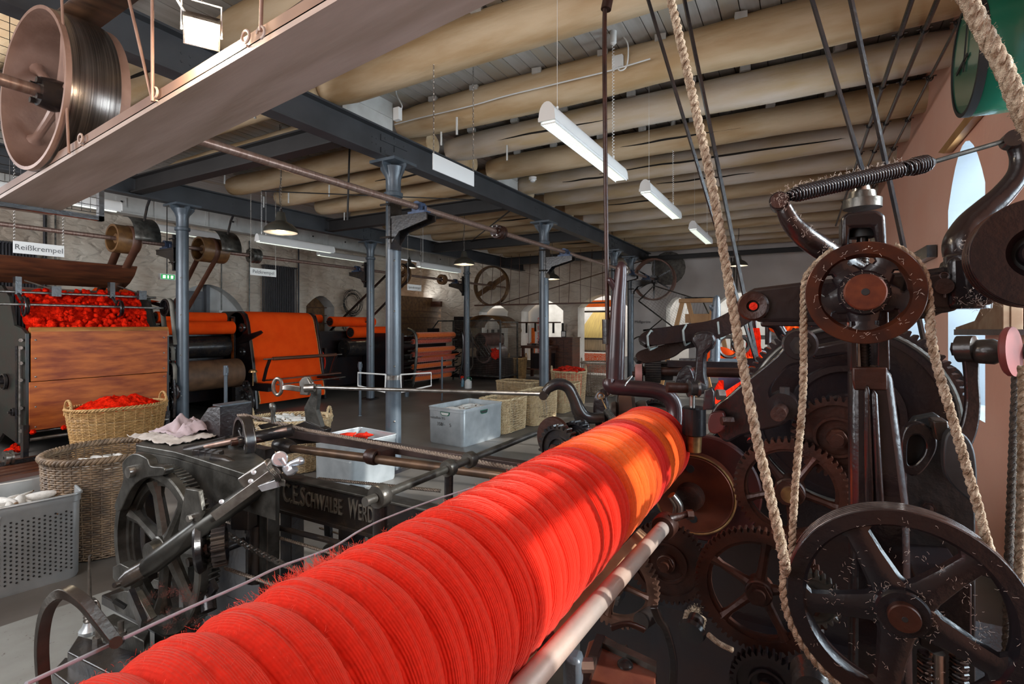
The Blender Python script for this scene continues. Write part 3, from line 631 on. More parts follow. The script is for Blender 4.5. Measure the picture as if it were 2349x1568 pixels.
# ------------------------------------------------------------ lamps
def tubelamp(label, u, v0, v1, z, group='fluorescent lamps on the right side', cord=True, coil=0.85):
    t = thing('fluorescent_lamp', label, 'lamp', (u, (v0+v1)/2, z))
    n = 10; prof = [(-0.055, 0)]+[(-0.058+0.0, 0.02)]+[(0.052*cos(a)*1.0, 0.03+0.085*sin(a)) for a in [pi-pi*k/n for k in range(n+1)]]+[(0.055, 0)]
    MB().prism([V(u+x, v0, z+zz) for x, zz in prof], V(0, v1-v0, 0)).build('housing', enamel, t)
    for v in (v0-0.008, v1): MB().prism([V(u+x*1.06, v, z+zz*1.04-0.003) for x, zz in prof], V(0, 0.008, 0)).build('end_cap', enamel, t)
    MB().bx(u-0.045, u+0.045, v0+0.02, v1-0.02, z-0.006, z-0.001).build('diffuser', tubel, t)
    g = MB(); k = int((v1-v0)/0.03)
    for i in range(k): v = v0+0.02+i*(v1-v0-0.04)/k; g.bx(u-0.047, u+0.047, v, v+0.003, z-0.016, z-0.002)
    g.bx(u-0.05, u-0.047, v0+0.01, v1-0.01, z-0.018, z).bx(u+0.047, u+0.05, v0+0.01, v1-0.01, z-0.018, z); g.build('louvre', enamel, t, kind='stuff')
    MB().cyl((u, v0+0.15, z+0.11), (u, v0+0.15, z+0.14), 0.008, n=8).cyl((u, v0+0.15, z+0.14), (u, v0+0.15, 4.07), 0.0015, n=5).build('wire', plastic, t)
    vv = v0+(v1-v0)*coil; pts = []
    if cord:
        N_ = 320
        for i in range(N_+1): a = i/N_*2*pi*38; q = z+0.14+(4.04-z-0.16)*i/N_; pts.append((u+0.009*cos(a), vv+0.009*sin(a), q))
        MB().tube(pts, 0.0022, 4).build('coiled_cord', plastic, t)
        MB().lathe((u, vv, 3.95), (0, 0, 1), [(0, 0.012), (0.01, 0.026), (0.12, 0.028), (0.125, 0.0)], 14).build('ceiling_cup', plastic, t)
        MB().cyl((u, vv, z+0.10), (u, vv, z+0.15), 0.008, n=8).build('gland', enamel, t)
    return t
tubelamp('nearest long white fluorescent lamp under the round logs', -1.38, 2.89, 4.40, 2.87)
tubelamp('second fluorescent lamp from the front, with beige coiled cord', -1.36, 5.1, 6.6, 2.93)
tubelamp('third fluorescent lamp, just left of the thick hanging rope', -1.36, 7.65, 9.15, 2.97)
G2 = 'x'
tubelamp('fluorescent lamp half hidden behind the hanging trough', -7.2, 1.6, 3.09, 2.98, cord=False)
tubelamp('fluorescent lamp directly under the first pendant shade', -7.5, 5.1, 6.6, 2.93, coil=0.05)
tubelamp('fluorescent lamp beside the second pendant shade, near the sign', -7.36, 8.85, 10.4, 2.89, coil=0.1)
tubelamp('fluorescent lamp by the white beam behind the left column', -9.8, 4.6, 6.1, 3.25, cord=False)
tubelamp('fluorescent lamp by the white beam above the tall radiator', -9.8, 8.2, 9.7, 3.23, cord=False)
def pendant(label, u, v, z, ztop=4.07, d=0.40):
    t = thing('pendant_lamp', label, 'lamp', (u, v, z))
    r = d/2
    MB().lathe((u, v, z), (0, 0, 1), [(0.0, r-0.004), (0.0, r), (0.02, r), (0.06, r*0.9), (0.105, r*0.66), (0.13, r*0.42), (0.14, r*0.34), (0.25, r*0.22), (0.26, 0.015), (0.25, 0.01), (0.12, r*0.3), (0.10, r*0.62), (0.055, r*0.86), (0.01, r-0.006)], 36, True).build('shade', shade, t)
    MB().lathe((u, v, z), (0, 0, 1), [(0.002, r-0.008), (0.052, r*0.84), (0.095, r*0.6), (0.12, 0.02)], 32).build('shade_lining', shadein, t)
    MB().ball((u, v, z+0.06), 0.045).build('bulb', shadein, t)
    MB().tube([(u, v, z+0.26), (u, v, z+0.29)], 0.02, 10).build('fitting', iron2, t)
    ch = MB(); zz = z+0.3; i = 0
    while zz < ztop: ch.torus((u, v, zz), (1, 0, 0) if i % 2 else (0, 1, 0), 0.011, 0.0025, 8, 4); zz += 0.019; i += 1
    ch.build('chain', steel, t); MB().tube(cr([(u, v, z+0.29), (u-0.03, v, z+0.5), (u+0.01, v, z+0.75), (u-0.02, v, ztop)]), 0.004, 5).build('cable', black, t)
    light('pendant_bulb', 'POINT', (u, v, z-0.02), 4, (1, 0.75, 0.45)).data.shadow_soft_size = 0.05
    return t
pendant('nearest dark enamel pendant lamp above the orange fleece machine', -5.57, 4.1, 2.73)
pendant('second dark enamel pendant lamp over the mesh fenced machine', -5.62, 8.1, 2.75)
pendant('dark pendant lamp partly hidden behind the second front column', -5.5, 11.8, 2.75)
pendant('pendant lamp hanging in front of the grey end wall', -1.27, 12.8, 2.95)
pendant('small pendant lamp close to the white beam at the far left', -9.3, 10.8, 3.15, 4.07, 0.36)
# flood light
f = thing('floodlight', 'glowing square floodlight hanging under the ceiling at the top left', 'lamp', P(463, 75, 1.95))
c = P(463, 78, 1.95); nrm = (EYE-c).normalized(); nrm.z -= 0.5; nrm.normalize(); xx = nrm.cross(UP).normalized(); yy = xx.cross(nrm)
M3 = Matrix((xx, yy, nrm)).transposed()
MB().box(c-nrm*0.03, (0.12, 0.10, 0.06), M=M3).build('housing', iron2, f); MB().box(c+nrm*0.002, (0.108, 0.088, 0.006), M=M3).build('lens', lampem, f)
MB().tube([c-xx*0.065, c-xx*0.065+UP*0.12, c+xx*0.065+UP*0.12, c+xx*0.065], 0.004, 6).build('bracket', plastic, f)
MB().tube(cr([c-nrm*0.05, c+UP*0.06+xx*0.05, c+UP*0.18+xx*0.10, c+UP*0.5+xx*0.12]), 0.005, 6).build('cable', plastic, f)
MB().tube([c+UP*0.12, c+UP*1.2], 0.003, 6).build('suspension_wire', steel, f)
fl = light('floodlight_beam', 'POINT', c+nrm*0.09, 26, (1, 0.82, 0.6)); fl.data.shadow_soft_size = 0.05
# signs on chains
def chain(b, p, z1, s=0.014, r=0.0022):
    z = p[2]; i = 0
    while z < z1:
        q = (p[0], p[1], z+s*0.8); d = (1, 0, 0) if i % 2 else (0.3, 1, 0); x, y, d_ = frame(d)
        pts = [Vector(q)+(V(-d_.y, d_.x, 0))*s*0.45*cos(a)+UP*s*sin(a) for a in [2*pi*k/8 for k in range(8)]]
        b.tube(pts, r, 4, closed=True); z += s*1.5; i += 1
def sign(label, u, v0, v1, z0, z1, body, ztop, s=0.014, size=0.075):
    t = thing('hanging_sign', label, 'sign', (u, (v0+v1)/2, z0))
    MB().bx(u-0.004, u+0.004, v0, v1, z0, z1).build('board', signm, t, bev=0.001)
    for v in (v0+0.01, v1-0.01):
        c = MB(); chain(c, (u, v, z1), ztop, s); c.build('chain', steel, t)
    if body:
        text(body, size, grey, (u+0.0055, (v0+v1)/2, (z0+z1)/2), (0, 1, 0), UP, t, 0.0005)
    return t
sign('blank white sign hanging on two chains in front of the dark girder', -2.62, 3.33, 3.93, 2.865, 3.0, None, 4.07, 0.016)
sign('white sign reading Reißkrempel above the wooden hopper', -7.9, 2.33, 2.80, 2.43, 2.57, 'Reißkrempel', 4.07, 0.013, 0.088)
sign('white sign reading Pelzkrempel beside the tall radiator', -7.77, 5.16, 5.63, 2.41, 2.53, 'Pelzkrempel', 4.07, 0.012, 0.08)
sign('small white sign reading Spinnkrempel hanging far back', -7.2, 8.3, 8.75, 2.33, 2.46, 'Spinnkrempel', 4.07, 0.012, 0.072)
# exit sign
e = thing('exit_sign', 'small green lit exit sign above the hopper machine pulleys', 'sign', (-8.9, 4.6, 2.3))
ec = P(383, 635, 8.6); MB().box(ec, (0.06, 0.24, 0.1)).build('box', plastic, e); MB().box(ec+V(0.033, 0, 0), (0.006, 0.21, 0.075)).build('panel', exitm, e)
for dv, w in ((-0.06, 0.04), (0.0, 0.02), (0.06, 0.035)): MB().box(ec+V(0.038, dv, 0), (0.003, w, 0.05)).build('pictogram', exitw, e)
MB().tube([ec+UP*0.05, V(ec.x, ec.y, 4.04)], 0.008, 6).build('hanger', iron2, e)
# small pale pegs hanging from the logs
pg = [(515, 415, 3.1), (1012, 325, 3.5), (1048, 300, 4.6), (1163, 360, 5.2), (585, 262, 4), (605, 470, 7), (662, 460, 7), (755, 445, 6.6), (790, 500, 7.5)]
for i, (px, py, d) in enumerate(pg):
    c = P(px, py, d); z0 = 3.72
    q = EYE+(c-EYE)*((3.6-1.6)/(c.z-1.6))
    o = MB().cyl((q.x, q.y, 3.56), (q.x, q.y, 3.74), 0.011, n=8).build('ceiling_peg', whitep, label='small white peg sticking down from a ceiling log', cat='peg', group='white pegs under the logs')
sd = PZ(1222, 408, 3.68); MB().lathe((sd.x, sd.y, 3.62), (0, 0, 1), [(0, 0.02), (0.01, 0.035), (0.03, 0.04), (0.035, 0.055), (0.07, 0.055), (0.075, 0.02)], 20).build('smoke_detector', plastic, label='round white smoke detector under a log beside the girder', cat='detector')
# junction boxes and cables on log 2
jb = PV(1417, 142, 4.3); bj = thing('junction_box', 'white junction box with cables on the second log', 'box', jb)
MB().box(jb, (0.09, 0.04, 0.1), rz=0).build('box', plastic, bj); MB().tube(cr([jb+V(0, -0.01, -0.05), jb+V(0.03, -0.02, -0.09), jb+V(0.08, 0, -0.05), jb+V(0.09, 0, 0.12), jb+V(0.04, 0, 0.22)]), 0.006, 6).build('cable', plastic, bj)
rod('surface_cable', 'pale cable clipped along the second ceiling log', cr([V(u, 4.285-0.01*noise.noise(V(u*2, 0, 0)), 3.80+0.02*noise.noise(V(u*1.5, 3, 1))) for u in [-3.9+0.35*i for i in range(9)]], 4), 0.006, plastic, 'cable', 6)
jb2 = P(912, 262, 5.0); MB().box(jb2, (0.07, 0.05, 0.12)).build('junction_box', plastic, label='small white junction box at the log end by the girder', cat='box')
rod('ceiling_cable', 'cream cable looping across the white boards beside the girder', cr([jb2+V(0, 0, 0.05), jb2+V(-0.03, 0.1, 0.12), V(-3.6, 4.0, 4.03), V(-3.0, 3.9, 4.04), V(-2.9, 3.7, 4.04)], 6), 0.007, plastic, 'cable', 6)
# conduits in the corner of the right wall
for i, (uu, lab) in enumerate(((0.60, 'left dark conduit of the three under the logs at the right wall'), (0.74, 'middle dark conduit of the three under the logs at the right wall'), (0.92, 'dark conduit nearest the right wall and the clock'))):
    t = thing('conduit', lab, 'pipe', (uu, 7, 3.64))
    MB().cyl((uu, 1.2, 3.645), (uu, 12.5, 3.645), 0.017 if i < 2 else 0.012, n=10).build('pipe', iron2, t)
    for v in LV[2:11]:
        if i < 2 and v < 4: continue
        c = MB().ring((uu, v, 3.645), YV, 0.016, 0.026, 0.02, 16); c.bar((uu-0.045, v, 3.66), (uu+0.045, v, 3.66), 0.016, 0.006); c.build('clamp', iron2, t)
# slim square steel stays from the ceiling down to the machine
def stay(label, a, b, d, r=0.0055):
    p = P(a[0], a[1], d[0]); q = P(b[0], b[1], d[1]); dd = (p-q); e = q+dd*((3.9-q.z)/dd.z)
    return MB().bar(q, e, r*2, r*2, up=(0.3, 0.2, 1)).build('steel_stay', iron2, label=label, cat='rod')
stay('slim steel stay left of the thick hanging rope', (1487, 0), (1735, 830), (2.2, 2.25))
stay('slim steel stay just right of the thick hanging rope', (1570, 0), (1738, 830), (2.3, 2.25), 0.0065)
stay('slim steel stay left of the coil spring and post', (1863, 0), (1990, 430), (1.5, 1.45), 0.0045)
stay('slim steel stay passing behind the coil spring by the post', (1952, 0), (2140, 880), (1.6, 1.75), 0.0055)
# clock on the right wall
ck = PU(2232, 100, 0.66); cu, cv, cz = 0.66, 3.04, 2.80; CR = 0.255
t = thing('wall_clock', 'round green wall clock with pale dial at the top right', 'clock', (0.85, cv, cz-CR))
MB().lathe((UR, cv, cz), (-1, 0, 0), [(0, CR*0.9), (0.05, CR), (0.3, CR), (0.4, CR*0.97), (0.415, CR*0.93)], 56).build('case', green, t)
MB().lathe((cu+0.01, cv, cz), (-1, 0, 0), [(0, CR*0.90), (0, CR*0.985), (0.03, CR*0.97), (0.03, CR*0.90)], 56, True).build('bezel', black, t)
MB().lathe((cu+0.004, cv, cz), (-1, 0, 0), [(0, CR*0.92), (0.014, CR*0.92)], 48).build('dial', face, t)
fx = cu-0.013
for k in range(60):
    a = 2*pi*k/60; d = V(0, -sin(a), cos(a)); c = V(fx, cv, cz); big = k % 5 == 0
    if big: MB().bar(c+d*CR*0.70, c+d*CR*0.84, 0.015, 0.003, up=(1, 0, 0)).build('hour_mark', black, t)
    else: MB().bar(c+d*CR*0.80, c+d*CR*0.84, 0.005, 0.003, up=(1, 0, 0)).build('minute_mark', black, t)
for a, l, w in ((rad(-95), 0.13, 0.014), (rad(20), 0.19, 0.010)):
    d = V(0, -sin(a), cos(a)); c = V(fx-0.008, cv, cz); MB().bar(c-d*0.05, c+d*l, w, 0.004, up=(1, 0, 0)).build('hand', black, t)
# ============================================================ wool, baskets, bobbins
def woolheap(name, c, rx, ry, h, m, n=44, seed=0, rz=0.0, amp=1.0):
    """a heap of loose wool: a lumpy dome"""
    vs = []; fs = []; c = Vector(c)
    for i in range(n+1):
        for j in range(n+1):
            x = -1+2*i/n; y = -1+2*j/n; k = max(abs(x), abs(y)); l = sqrt(x*x+y*y) or 1; x, y = x*k/l, y*k/l
            rr = sqrt(x*x+y*y); hh = h*(1-rr**2.2)
            p = V(x*rx*1.0, y*ry*1.0, 0); q = V(p.x, p.y, 0)*9+V(seed, 0, 0)
            d = amp*(abs(noise.noise(q*0.8))*0.07+abs(noise.noise(q*2.2))*0.045+abs(noise.noise(q*5))*0.02)
            ca, sa = cos(rz), sin(rz)
            off = V(noise.noise(q*3+V(5, 0, 0)), noise.noise(q*3+V(0, 7, 0)), 0)*0.015*amp
            p = p+off; vs.append(c+V(p.x*ca-p.y*sa, p.x*sa+p.y*ca, hh+d*(1-0.5*rr)))
    for i in range(n):
        for j in range(n): a = i*(n+1)+j; fs.append((a, a+n+1, a+n+2, a+1))
    return MB().add(vs, fs), m
def tuft(b, c, r, seed, n=10):
    c = Vector(c); k0 = len(b.v); vs = []; m = n//2
    for i in range(m+1):
        a = pi*i/m
        for k in range(n):
            t = 2*pi*k/n; d = V(sin(a)*cos(t), sin(a)*sin(t), cos(a)); vs.append(c+d*r*(1+0.55*noise.noise(d*2.3+V(seed, seed*2, 0))+0.3*noise.noise(d*6+V(seed, 0, 0))))
    b.add(vs, [(i*n+k, (i+1)*n+k, (i+1)*n+(k+1) % n, i*n+(k+1) % n) for i in range(m) for k in range(n)])
def basket(name, label, c, rx, ry, h, m, flare=1.2, sq=2.0, rz=0.0, handles=2, rows=None, stakes=30, group=None, lean=0, rimr=0.014, wr=0.0055, hm=None, hs=1.0):
    """woven basket: upright stakes and weavers that pass in front and behind them"""
    c = Vector(c); t = thing(name, label, 'basket', c, group)
    ca, sa = cos(rz), sin(rz)
    def pt(a, z, off=0):
        f = 1+(flare-1)*(z/h)**0.8; e = 2/sq
        x = abs(cos(a))**e*(1 if cos(a) > 0 else -1)*(rx*f/flare+off); y = abs(sin(a))**e*(1 if sin(a) > 0 else -1)*(ry*f/flare+off)
        return c+V(x*ca-y*sa, x*sa+y*ca, z)
    b = MB()
    for k in range(stakes):
        a = 2*pi*k/stakes; b.tube([pt(a, z) for z in (0.01, h*0.33, h*0.66, h-0.01)], wr*0.9, 5)
    rows = rows or int(h/0.016); N_ = stakes*4
    for r in range(rows):
        z = 0.012+(h-0.03)*r/(rows-1); s = 1 if r % 2 else -1
        b.tube([pt(2*pi*i/N_, z+0.002*noise.noise(V(i*0.3, r, 0)), s*0.0062*cos(2*pi*i/4)) for i in range(N_)], wr, 4, closed=True)
    b.build('weave', m, t, sharp=80)
    q = MB()
    q.add([pt(2*pi*i/40, 0.006, -0.004) for i in range(40)], [tuple(range(40))]); q.build('base', m, t)
    ri = MB(); N_ = 160
    for s in range(3):
        ri.tube([pt(2*pi*i/N_, h+0.8*rimr*sin(2*pi*i/N_*26+s*2.09), 0.8*rimr*cos(2*pi*i/N_*26+s*2.09)) for i in range(N_)], rimr*0.62, 5, closed=True)
    ri.build('rim', hm or m, t, sharp=80)
    for k in range(handles):
        a0 = pi*k; hb = MB(); w = 0.26
        p0, p1 = pt(a0-w, h), pt(a0+w, h); ctr = (p0+p1)/2; sd = (p1-p0)/2; H = 0.095*hs
        path = [ctr+sd*cos(pi-pi*i/24)+UP*H*sin(pi*i/24) for i in range(25)]; path = [p0-UP*0.06]+path+[p1-UP*0.06]
        for s in range(3):
            pp = []
            for i, p in enumerate(path): an = i*0.9+s*2.09; d = (pt(a0, h, 0.01)-pt(a0, h, 0)).normalized(); pp.append(p+d*0.008*cos(an)+UP*0.006*sin(an))
            hb.tube(pp, 0.0075, 5)
        hb.build('handle', hm or m, t, sharp=80)
    return t
bobmesh = {}
def bobbin(label, c, d, m=bobm, L=0.20, r=0.022, group=None, name='yarn_bobbin', tip=woodtan):
    """spindle-shaped cop of yarn on a small tube"""
    c = Vector(c); t = thing(name, label, 'bobbin', c, group)
    key = (m.name, L, r)
    if key not in bobmesh:
        a = MB().lathe((0, 0, 0), (1, 0, 0), [(-L*0.46, r*0.3), (-L*0.38, r*0.75), (-L*0.2, r), (L*0.12, r), (L*0.3, r*0.62), (L*0.47, r*0.22)], 12).build('yarn_cop', m)
        q = MB().cyl((-L*0.52, 0, 0), (-L*0.44, 0, 0), r*0.3, n=8).cyl((L*0.45, 0, 0), (L*0.52, 0, 0), r*0.16, n=8).build('tube', tip)
        bobmesh[key] = (a.data, q.data); bpy.data.objects.remove(a); bpy.data.objects.remove(q)
    for nm, me in zip(('yarn_cop', 'tube'), bobmesh[key]):
        o = bpy.data.objects.new(nm, me); COL.objects.link(o); o.parent = t; ORG[o.name] = c
    t.rotation_euler = Vector(d).to_track_quat('X', 'Z').to_euler(); return t
def bobbins(n, label, c, rx, ry, h, m=bobm, seed=1, group=None, L=0.2, r=0.022, rz=0, zj=0.03, up=0.25):
    R = random.Random(seed); c = Vector(c)
    for i in range(n):
        x = (R.random()*2-1)*rx; y = (R.random()*2-1)*ry
        a = R.random()*2*pi; p = c+V(x*cos(rz)-y*sin(rz), x*sin(rz)+y*cos(rz), R.random()*zj+h*(1-(x/rx)**2*0.5-(y/ry)**2*0.5))
        bobbin(label, p, (cos(a), sin(a), R.uniform(-up, up)), m, L, r, group)
# ============================================================ 1: hopper feeder machine (left)
t = thing('hopper_feeder', 'large opening machine with varnished wooden front panels, full of red wool', 'machine', (-9.2, 3.25, 0))
hv0, hv1 = 2.5, 4.03
MB().bx(-8.02, -7.995, hv0+0.02, hv1, 0.925, 1.52).build('upper_panel', woodp, t, bev=0.003)
MB().bx(-8.02, -7.99, hv0, hv1-0.01, 0.34, 0.918).build('lower_panel', woodp, t, bev=0.003)
rl = MB(); prof = [(-8.0+0.045*cos(a)-0.045, 1.51+0.065*sin(a)) for a in [pi*k/10 for k in range(11)]]
rl.prism([V(x, hv0+0.02, z) for x, z in prof]+[V(-8.09, hv0+0.02, 1.44), V(-7.995, hv0+0.02, 1.44)], V(0, hv1-hv0, 0)); rl.build('rounded_rail', mat('worn_honey_wood', (0.45, 0.20, 0.055), 0.3, scale=3, col2=(0.22, 0.075, 0.02), stretch=(1, 0.6, 4), coat=0.4), t)
for z in (1.42, 1.2, 0.98, 0.86, 0.62, 0.38):
    for v in (hv0+0.06, hv1-0.05): MB().lathe((-7.995, v, z), (1, 0, 0), [(0, 0.012), (0.006, 0.01), (0.010, 0.004)], 8).build('screw', steel, t)
sd = MB(); outl = [(-8.0, 0.12), (-8.0, 1.5), (-8.12, 1.56), (-8.35, 1.60), (-8.5, 1.95), (-8.75, 2.1), (-9.6, 2.05), (-10.9, 1.6), (-10.9, 0.1), (-8.9, 0.1), (-8.7, 0.25)]
sd.prism([V(x, hv0-0.03, z) for x, z in outl], V(0, 0.035, 0)); sd.build('side_frame', greendark, t, bev=0.004)
sd = MB().prism([V(x, hv1-0.01, z) for x, z in outl], V(0, 0.035, 0)); sd.build('side_frame', greendark, t, bev=0.004)
MB().bx(-10.85, -8.6, hv0, hv1, 0.3, 1.45).build('body', greendark, t)
# details on the near side
for (u, z, r) in ((-8.3, 0.55, 0.05), (-8.6, 0.9, 0.10), (-9.2, 1.2, 0.13), (-9.0, 0.5, 0.08)):
    MB().lathe((u, hv0-0.03, z), (0, -1, 0), [(0, r*0.3), (0.01, r), (0.035, r), (0.04, r*0.85), (0.012, r*0.8), (0.02, r*0.3), (0.07, r*0.28), (0.07, 0.01)], 20).build('side_wheel', iron2, t)
for u in (-8.07, -8.17): MB().tube([(u, hv0-0.06, 0.2), (u, hv0-0.06, 1.35)], 0.012, 8).build('side_rod', steel if u > -8.1 else iron2, t)
for z in (0.35, 0.62, 0.95, 1.15, 1.33, 1.42): MB().hexn((-8.06, hv0-0.05, z), (1, -0.4, 0), 0.022, 0.05).build('bolt', steel, t)
MB().prism([V(-7.97, hv0-0.06, 0.0), V(-7.97, hv0-0.06, 0.42), V(-8.05, hv0-0.06, 0.42), V(-8.05, hv0-0.06, 0.0)], V(0, 0.05, 0)).build('leg', iron2, t)
MB().bx(-8.05, -7.97, hv1-0.03, hv1+0.02, 0.0, 0.36).build('leg', iron2, t); MB().bx(-10.9, -10.8, hv0, hv0+0.05, 0, 0.36).build('leg', iron2, t); MB().bx(-10.9, -10.8, hv1-0.05, hv1, 0, 0.36).build('leg', iron2, t)
MB().cyl((-7.98, hv0, 0.24), (-7.98, hv1, 0.24), 0.02).cyl((-8.15, hv0, 0.30), (-8.15, hv1, 0.30), 0.015).build('lower_bar', steel, t)
# spiked lattice with wool
n1, n2 = 70, 26; vs = []
for i in range(n1+1):
    for j in range(n2+1):
        v = hv0+0.05+(hv1-hv0-0.15)*i/n1; s = j/n2; q = V(v*7, s*4, 1)
        k = abs(noise.noise(q))*0.10+abs(noise.noise(q*2.6))*0.06+abs(noise.noise(q*7))*0.025
        vs.append((-8.16-0.50*s+k*0.75, v, 1.36+0.66*s+k*0.7))
MB().add(vs, [(i*(n2+1)+j, (i+1)*(n2+1)+j, (i+1)*(n2+1)+j+1, i*(n2+1)+j+1) for i in range(n1) for j in range(n2)]).build('red_wool', redwool, t, kind='stuff', sharp=180)
R = random.Random(5); tb = MB()
for i in range(170): s = R.random(); tuft(tb, (-8.10-0.50*s, R.uniform(hv0+0.1, hv1-0.15), 1.41+0.66*s), R.uniform(0.02, 0.05), i)
tb.build('wool_tufts', redwool, t, kind='stuff', sharp=180)
for z, u in ((1.85, -8.3), (2.01, -8.5)):
    MB().cyl((u, 1.9, z), (u, 4.12, z), 0.017, n=12).build('shaft', steel, t)
for v in (2.55, 3.55):
    MB().torus((-8.3, v, 1.83), (0.15, 1, 0), 0.115, 0.014, 28, 8).torus((-8.3, v+0.03, 1.83), (0.15, 1, 0), 0.10, 0.012, 24, 8).build('eccentric_ring', iron, t)
    MB().tube([(-8.52, v, 2.18), (-8.5, v, 2.0), (-8.36, v, 1.9)], 0.02, 8).bx(-8.55, -8.47, v-0.03, v+0.03, 1.98, 2.20).build('ring_bracket', iron2, t)
    MB().tube([(-8.5, v+0.06, 2.16), (-8.42, v+0.34, 2.05)], 0.009, 6).build('link_rod', steel, t)
    MB().bx(-8.47, -8.40, v+0.30, v+0.40, 1.97, 2.10).build('clamp_block', iron2, t)
hd = MB(); pf = [(-8.62, 2.47), (-8.70, 2.36), (-8.83, 2.25), (-9.0, 2.17), (-9.0, 2.15), (-8.82, 2.23), (-8.68, 2.34), (-8.60, 2.46)]
hd.prism([V(x, 1.5, z) for x, z in pf], V(0, 2.42, 0)); hd.build('wooden_hood', wooddark, t)
MB().prism([V(-8.60, 3.9, 2.47), V(-9.03, 3.9, 2.14), V(-9.2, 3.9, 2.14), V(-9.2, 3.9, 2.47)], V(0, 0.02, 0)).build('hood_end', wooddark, t)
MB().bx(-9.02, -8.98, 1.5, 3.9, 2.05, 2.10).build('hood_rail', leather, t)
ap = MB(); apf = [(-9.1, 1.98), (-9.5, 2.03), (-9.9, 2.16), (-10.2, 2.22), (-10.3, 2.17), (-10.1, 2.05), (-9.6, 1.95)]
ap.prism([V(x, 4.02, z) for x, z in apf], V(0, 0.45, 0)); ap.build('red_apron', redcloth, t)
MB().bar((-9.0, 4.5, 1.9), (-10.2, 4.5, 2.12), 0.03, 0.06).build('apron_arm', iron, t)
def smallpulley(par, u, v, z, r, w, m=iron, belt=None, drop=0.5, du=0.0):
    p = MB().lathe((u, v-w/2, z), YV, [(0, r*0.8), (0, r), (w, r), (w, r*0.8)], 28, True).lathe((u, v-w*0.3, z), YV, [(0, 0.01), (0, r*0.3), (w*0.6, r*0.3), (w*0.6, 0.01)], 12, True)
    for k in range(4): a = pi*k/2+0.4; p.bar((u, v, z), (u+cos(a)*r*0.85, v, z+sin(a)*r*0.85), w*0.4, r*0.16, up=(0, 1, 0))
    o = p.build('pulley', m, par)
    if belt:
        vs = []; pts = [(u-r*1.03+du, z-drop)]+[(u+r*1.03*cos(a), z+r*1.03*sin(a)) for a in [pi-pi*k/14 for k in range(15)]]+[(u+r*1.03+du, z-drop)]
        for x, zz in pts: vs += [(x, v-w*0.4, zz), (x, v+w*0.4, zz)]
        q = MB().add(vs, [(2*i, 2*i+1, 2*i+3, 2*i+2) for i in range(len(pts)-1)]).build('belt', belt, o); s = q.modifiers.new('t', 'SOLIDIFY'); s.thickness = 0.006
    return o
smallpulley(t, -8.3, 4.18, 1.86, 0.13, 0.09, iron, canvas, 0.55, 0.1)
smallpulley(t, -8.85, 4.12, 1.92, 0.14, 0.08, iron, canvas, 0.5, -0.05)
smallpulley(t, -8.15, 4.14, 1.2, 0.085, 0.07, iron, canvas, 0.12)
smallpulley(t, -8.1, 4.14, 0.95, 0.085, 0.07, iron, canvas, 0.2)
MB().tube([(-8.0, 4.12, 0.25), (-7.96, 4.12, 0.55), (-8.0, 4.12, 0.8)], 0.02, 8).build('side_lever', iron2, t)
MB().torus((-8.0, 4.14, 0.62), YV, 0.10, 0.02, 24, 6).build('chain_sprocket', iron, t)
# floor rails and slats below
b = thing('floor_rail_track', 'dark wooden floor slats with rails under the hopper machine', 'track', (-7.8, 2.6, 0))
for k in range(6):
    MB().box((-7.95+0.16*k, 2.5, 0.02), (0.09, 1.5, 0.04), rz=0).build('slat', wooddark, b)
MB().box((-7.72, 2.45, 0.06), (0.03, 1.3, 0.04)).build('rail', iron2, b)
MB().lathe((-7.72, 2.2, 0.12), YV, [(0, 0.02), (0, 0.08), (0.03, 0.08), (0.03, 0.06), (0.05, 0.06), (0.05, 0.08), (0.07, 0.08), (0.07, 0.02)], 20, True).build('roller_wheel', steel, b)
for i, (px, py, r) in enumerate(((22, 1035, 0.045), (42, 1030, 0.04), (32, 1022, 0.035), (75, 990, 0.03), (147, 980, 0.03))):
    pz = PZ(px, py, 0.06 if py > 1000 else 0.3); q = MB()
    if py < 1000: pz = PU(px, py, -7.93)
    tuft(q, pz, r, i); q.build('wool_scrap', redwool, label='small scrap of red wool %s' % ('lying on the floor slats by the roller wheel' if py > 1000 else ('caught under the panel corner' if px < 100 else 'caught under the middle of the lower panel')), cat='wool', group='red wool scraps' if py > 1000 else None)
# ============================================================ 2: carding machine rollers behind the column
t = thing('carding_machine', 'carding machine with orange covered rollers behind the left grey column', 'machine', (-9.9, 5.2, 0))
cv0, cv1 = 4.62, 5.82
def roller(par, u, z, r, v0, v1, m, nm='roller', ends=iron2):
    o = MB().lathe((u, v0, z), YV, [(0, r*0.9), (0.004, r), (v1-v0-0.004, r), (v1-v0, r*0.9)], 36).build(nm, m, par)
    MB().cyl((u, v0-0.10, z), (u, v1+0.06, z), 0.018, n=10).lathe((u, v0-0.012, z), YV, [(0, 0.02), (0, r*0.82), (0.01, r*0.82)], 24).build('axle', ends, o); return o
roller(t, -9.55, 1.73, 0.10, cv0, cv1, redcloth); roller(t, -9.30, 1.55, 0.12, cv0, cv1, redcloth)
roller(t, -9.5, 1.2, 0.2, cv0, cv1, iron2); roller(t, -9.15, 0.72, 0.26, cv0+0.1, cv1, mat('dusty_drum', (0.20, 0.10, 0.05), 0.6, scale=6))
MB().torus((-9.15, cv0+0.08, 0.72), YV, 0.27, 0.018, 40, 8).build('drum_rim', redpaint, t)
MB().bx(-11.0, -9.6, cv0, cv1, 0.2, 1.6).build('body', iron, t)
MB().bx(-11.0, -8.8, cv0-0.05, cv0, 0.0, 0.5).build('side_frame', iron, t); MB().bx(-11.0, -8.8, cv1, cv1+0.05, 0.0, 0.5).build('side_frame', iron, t)
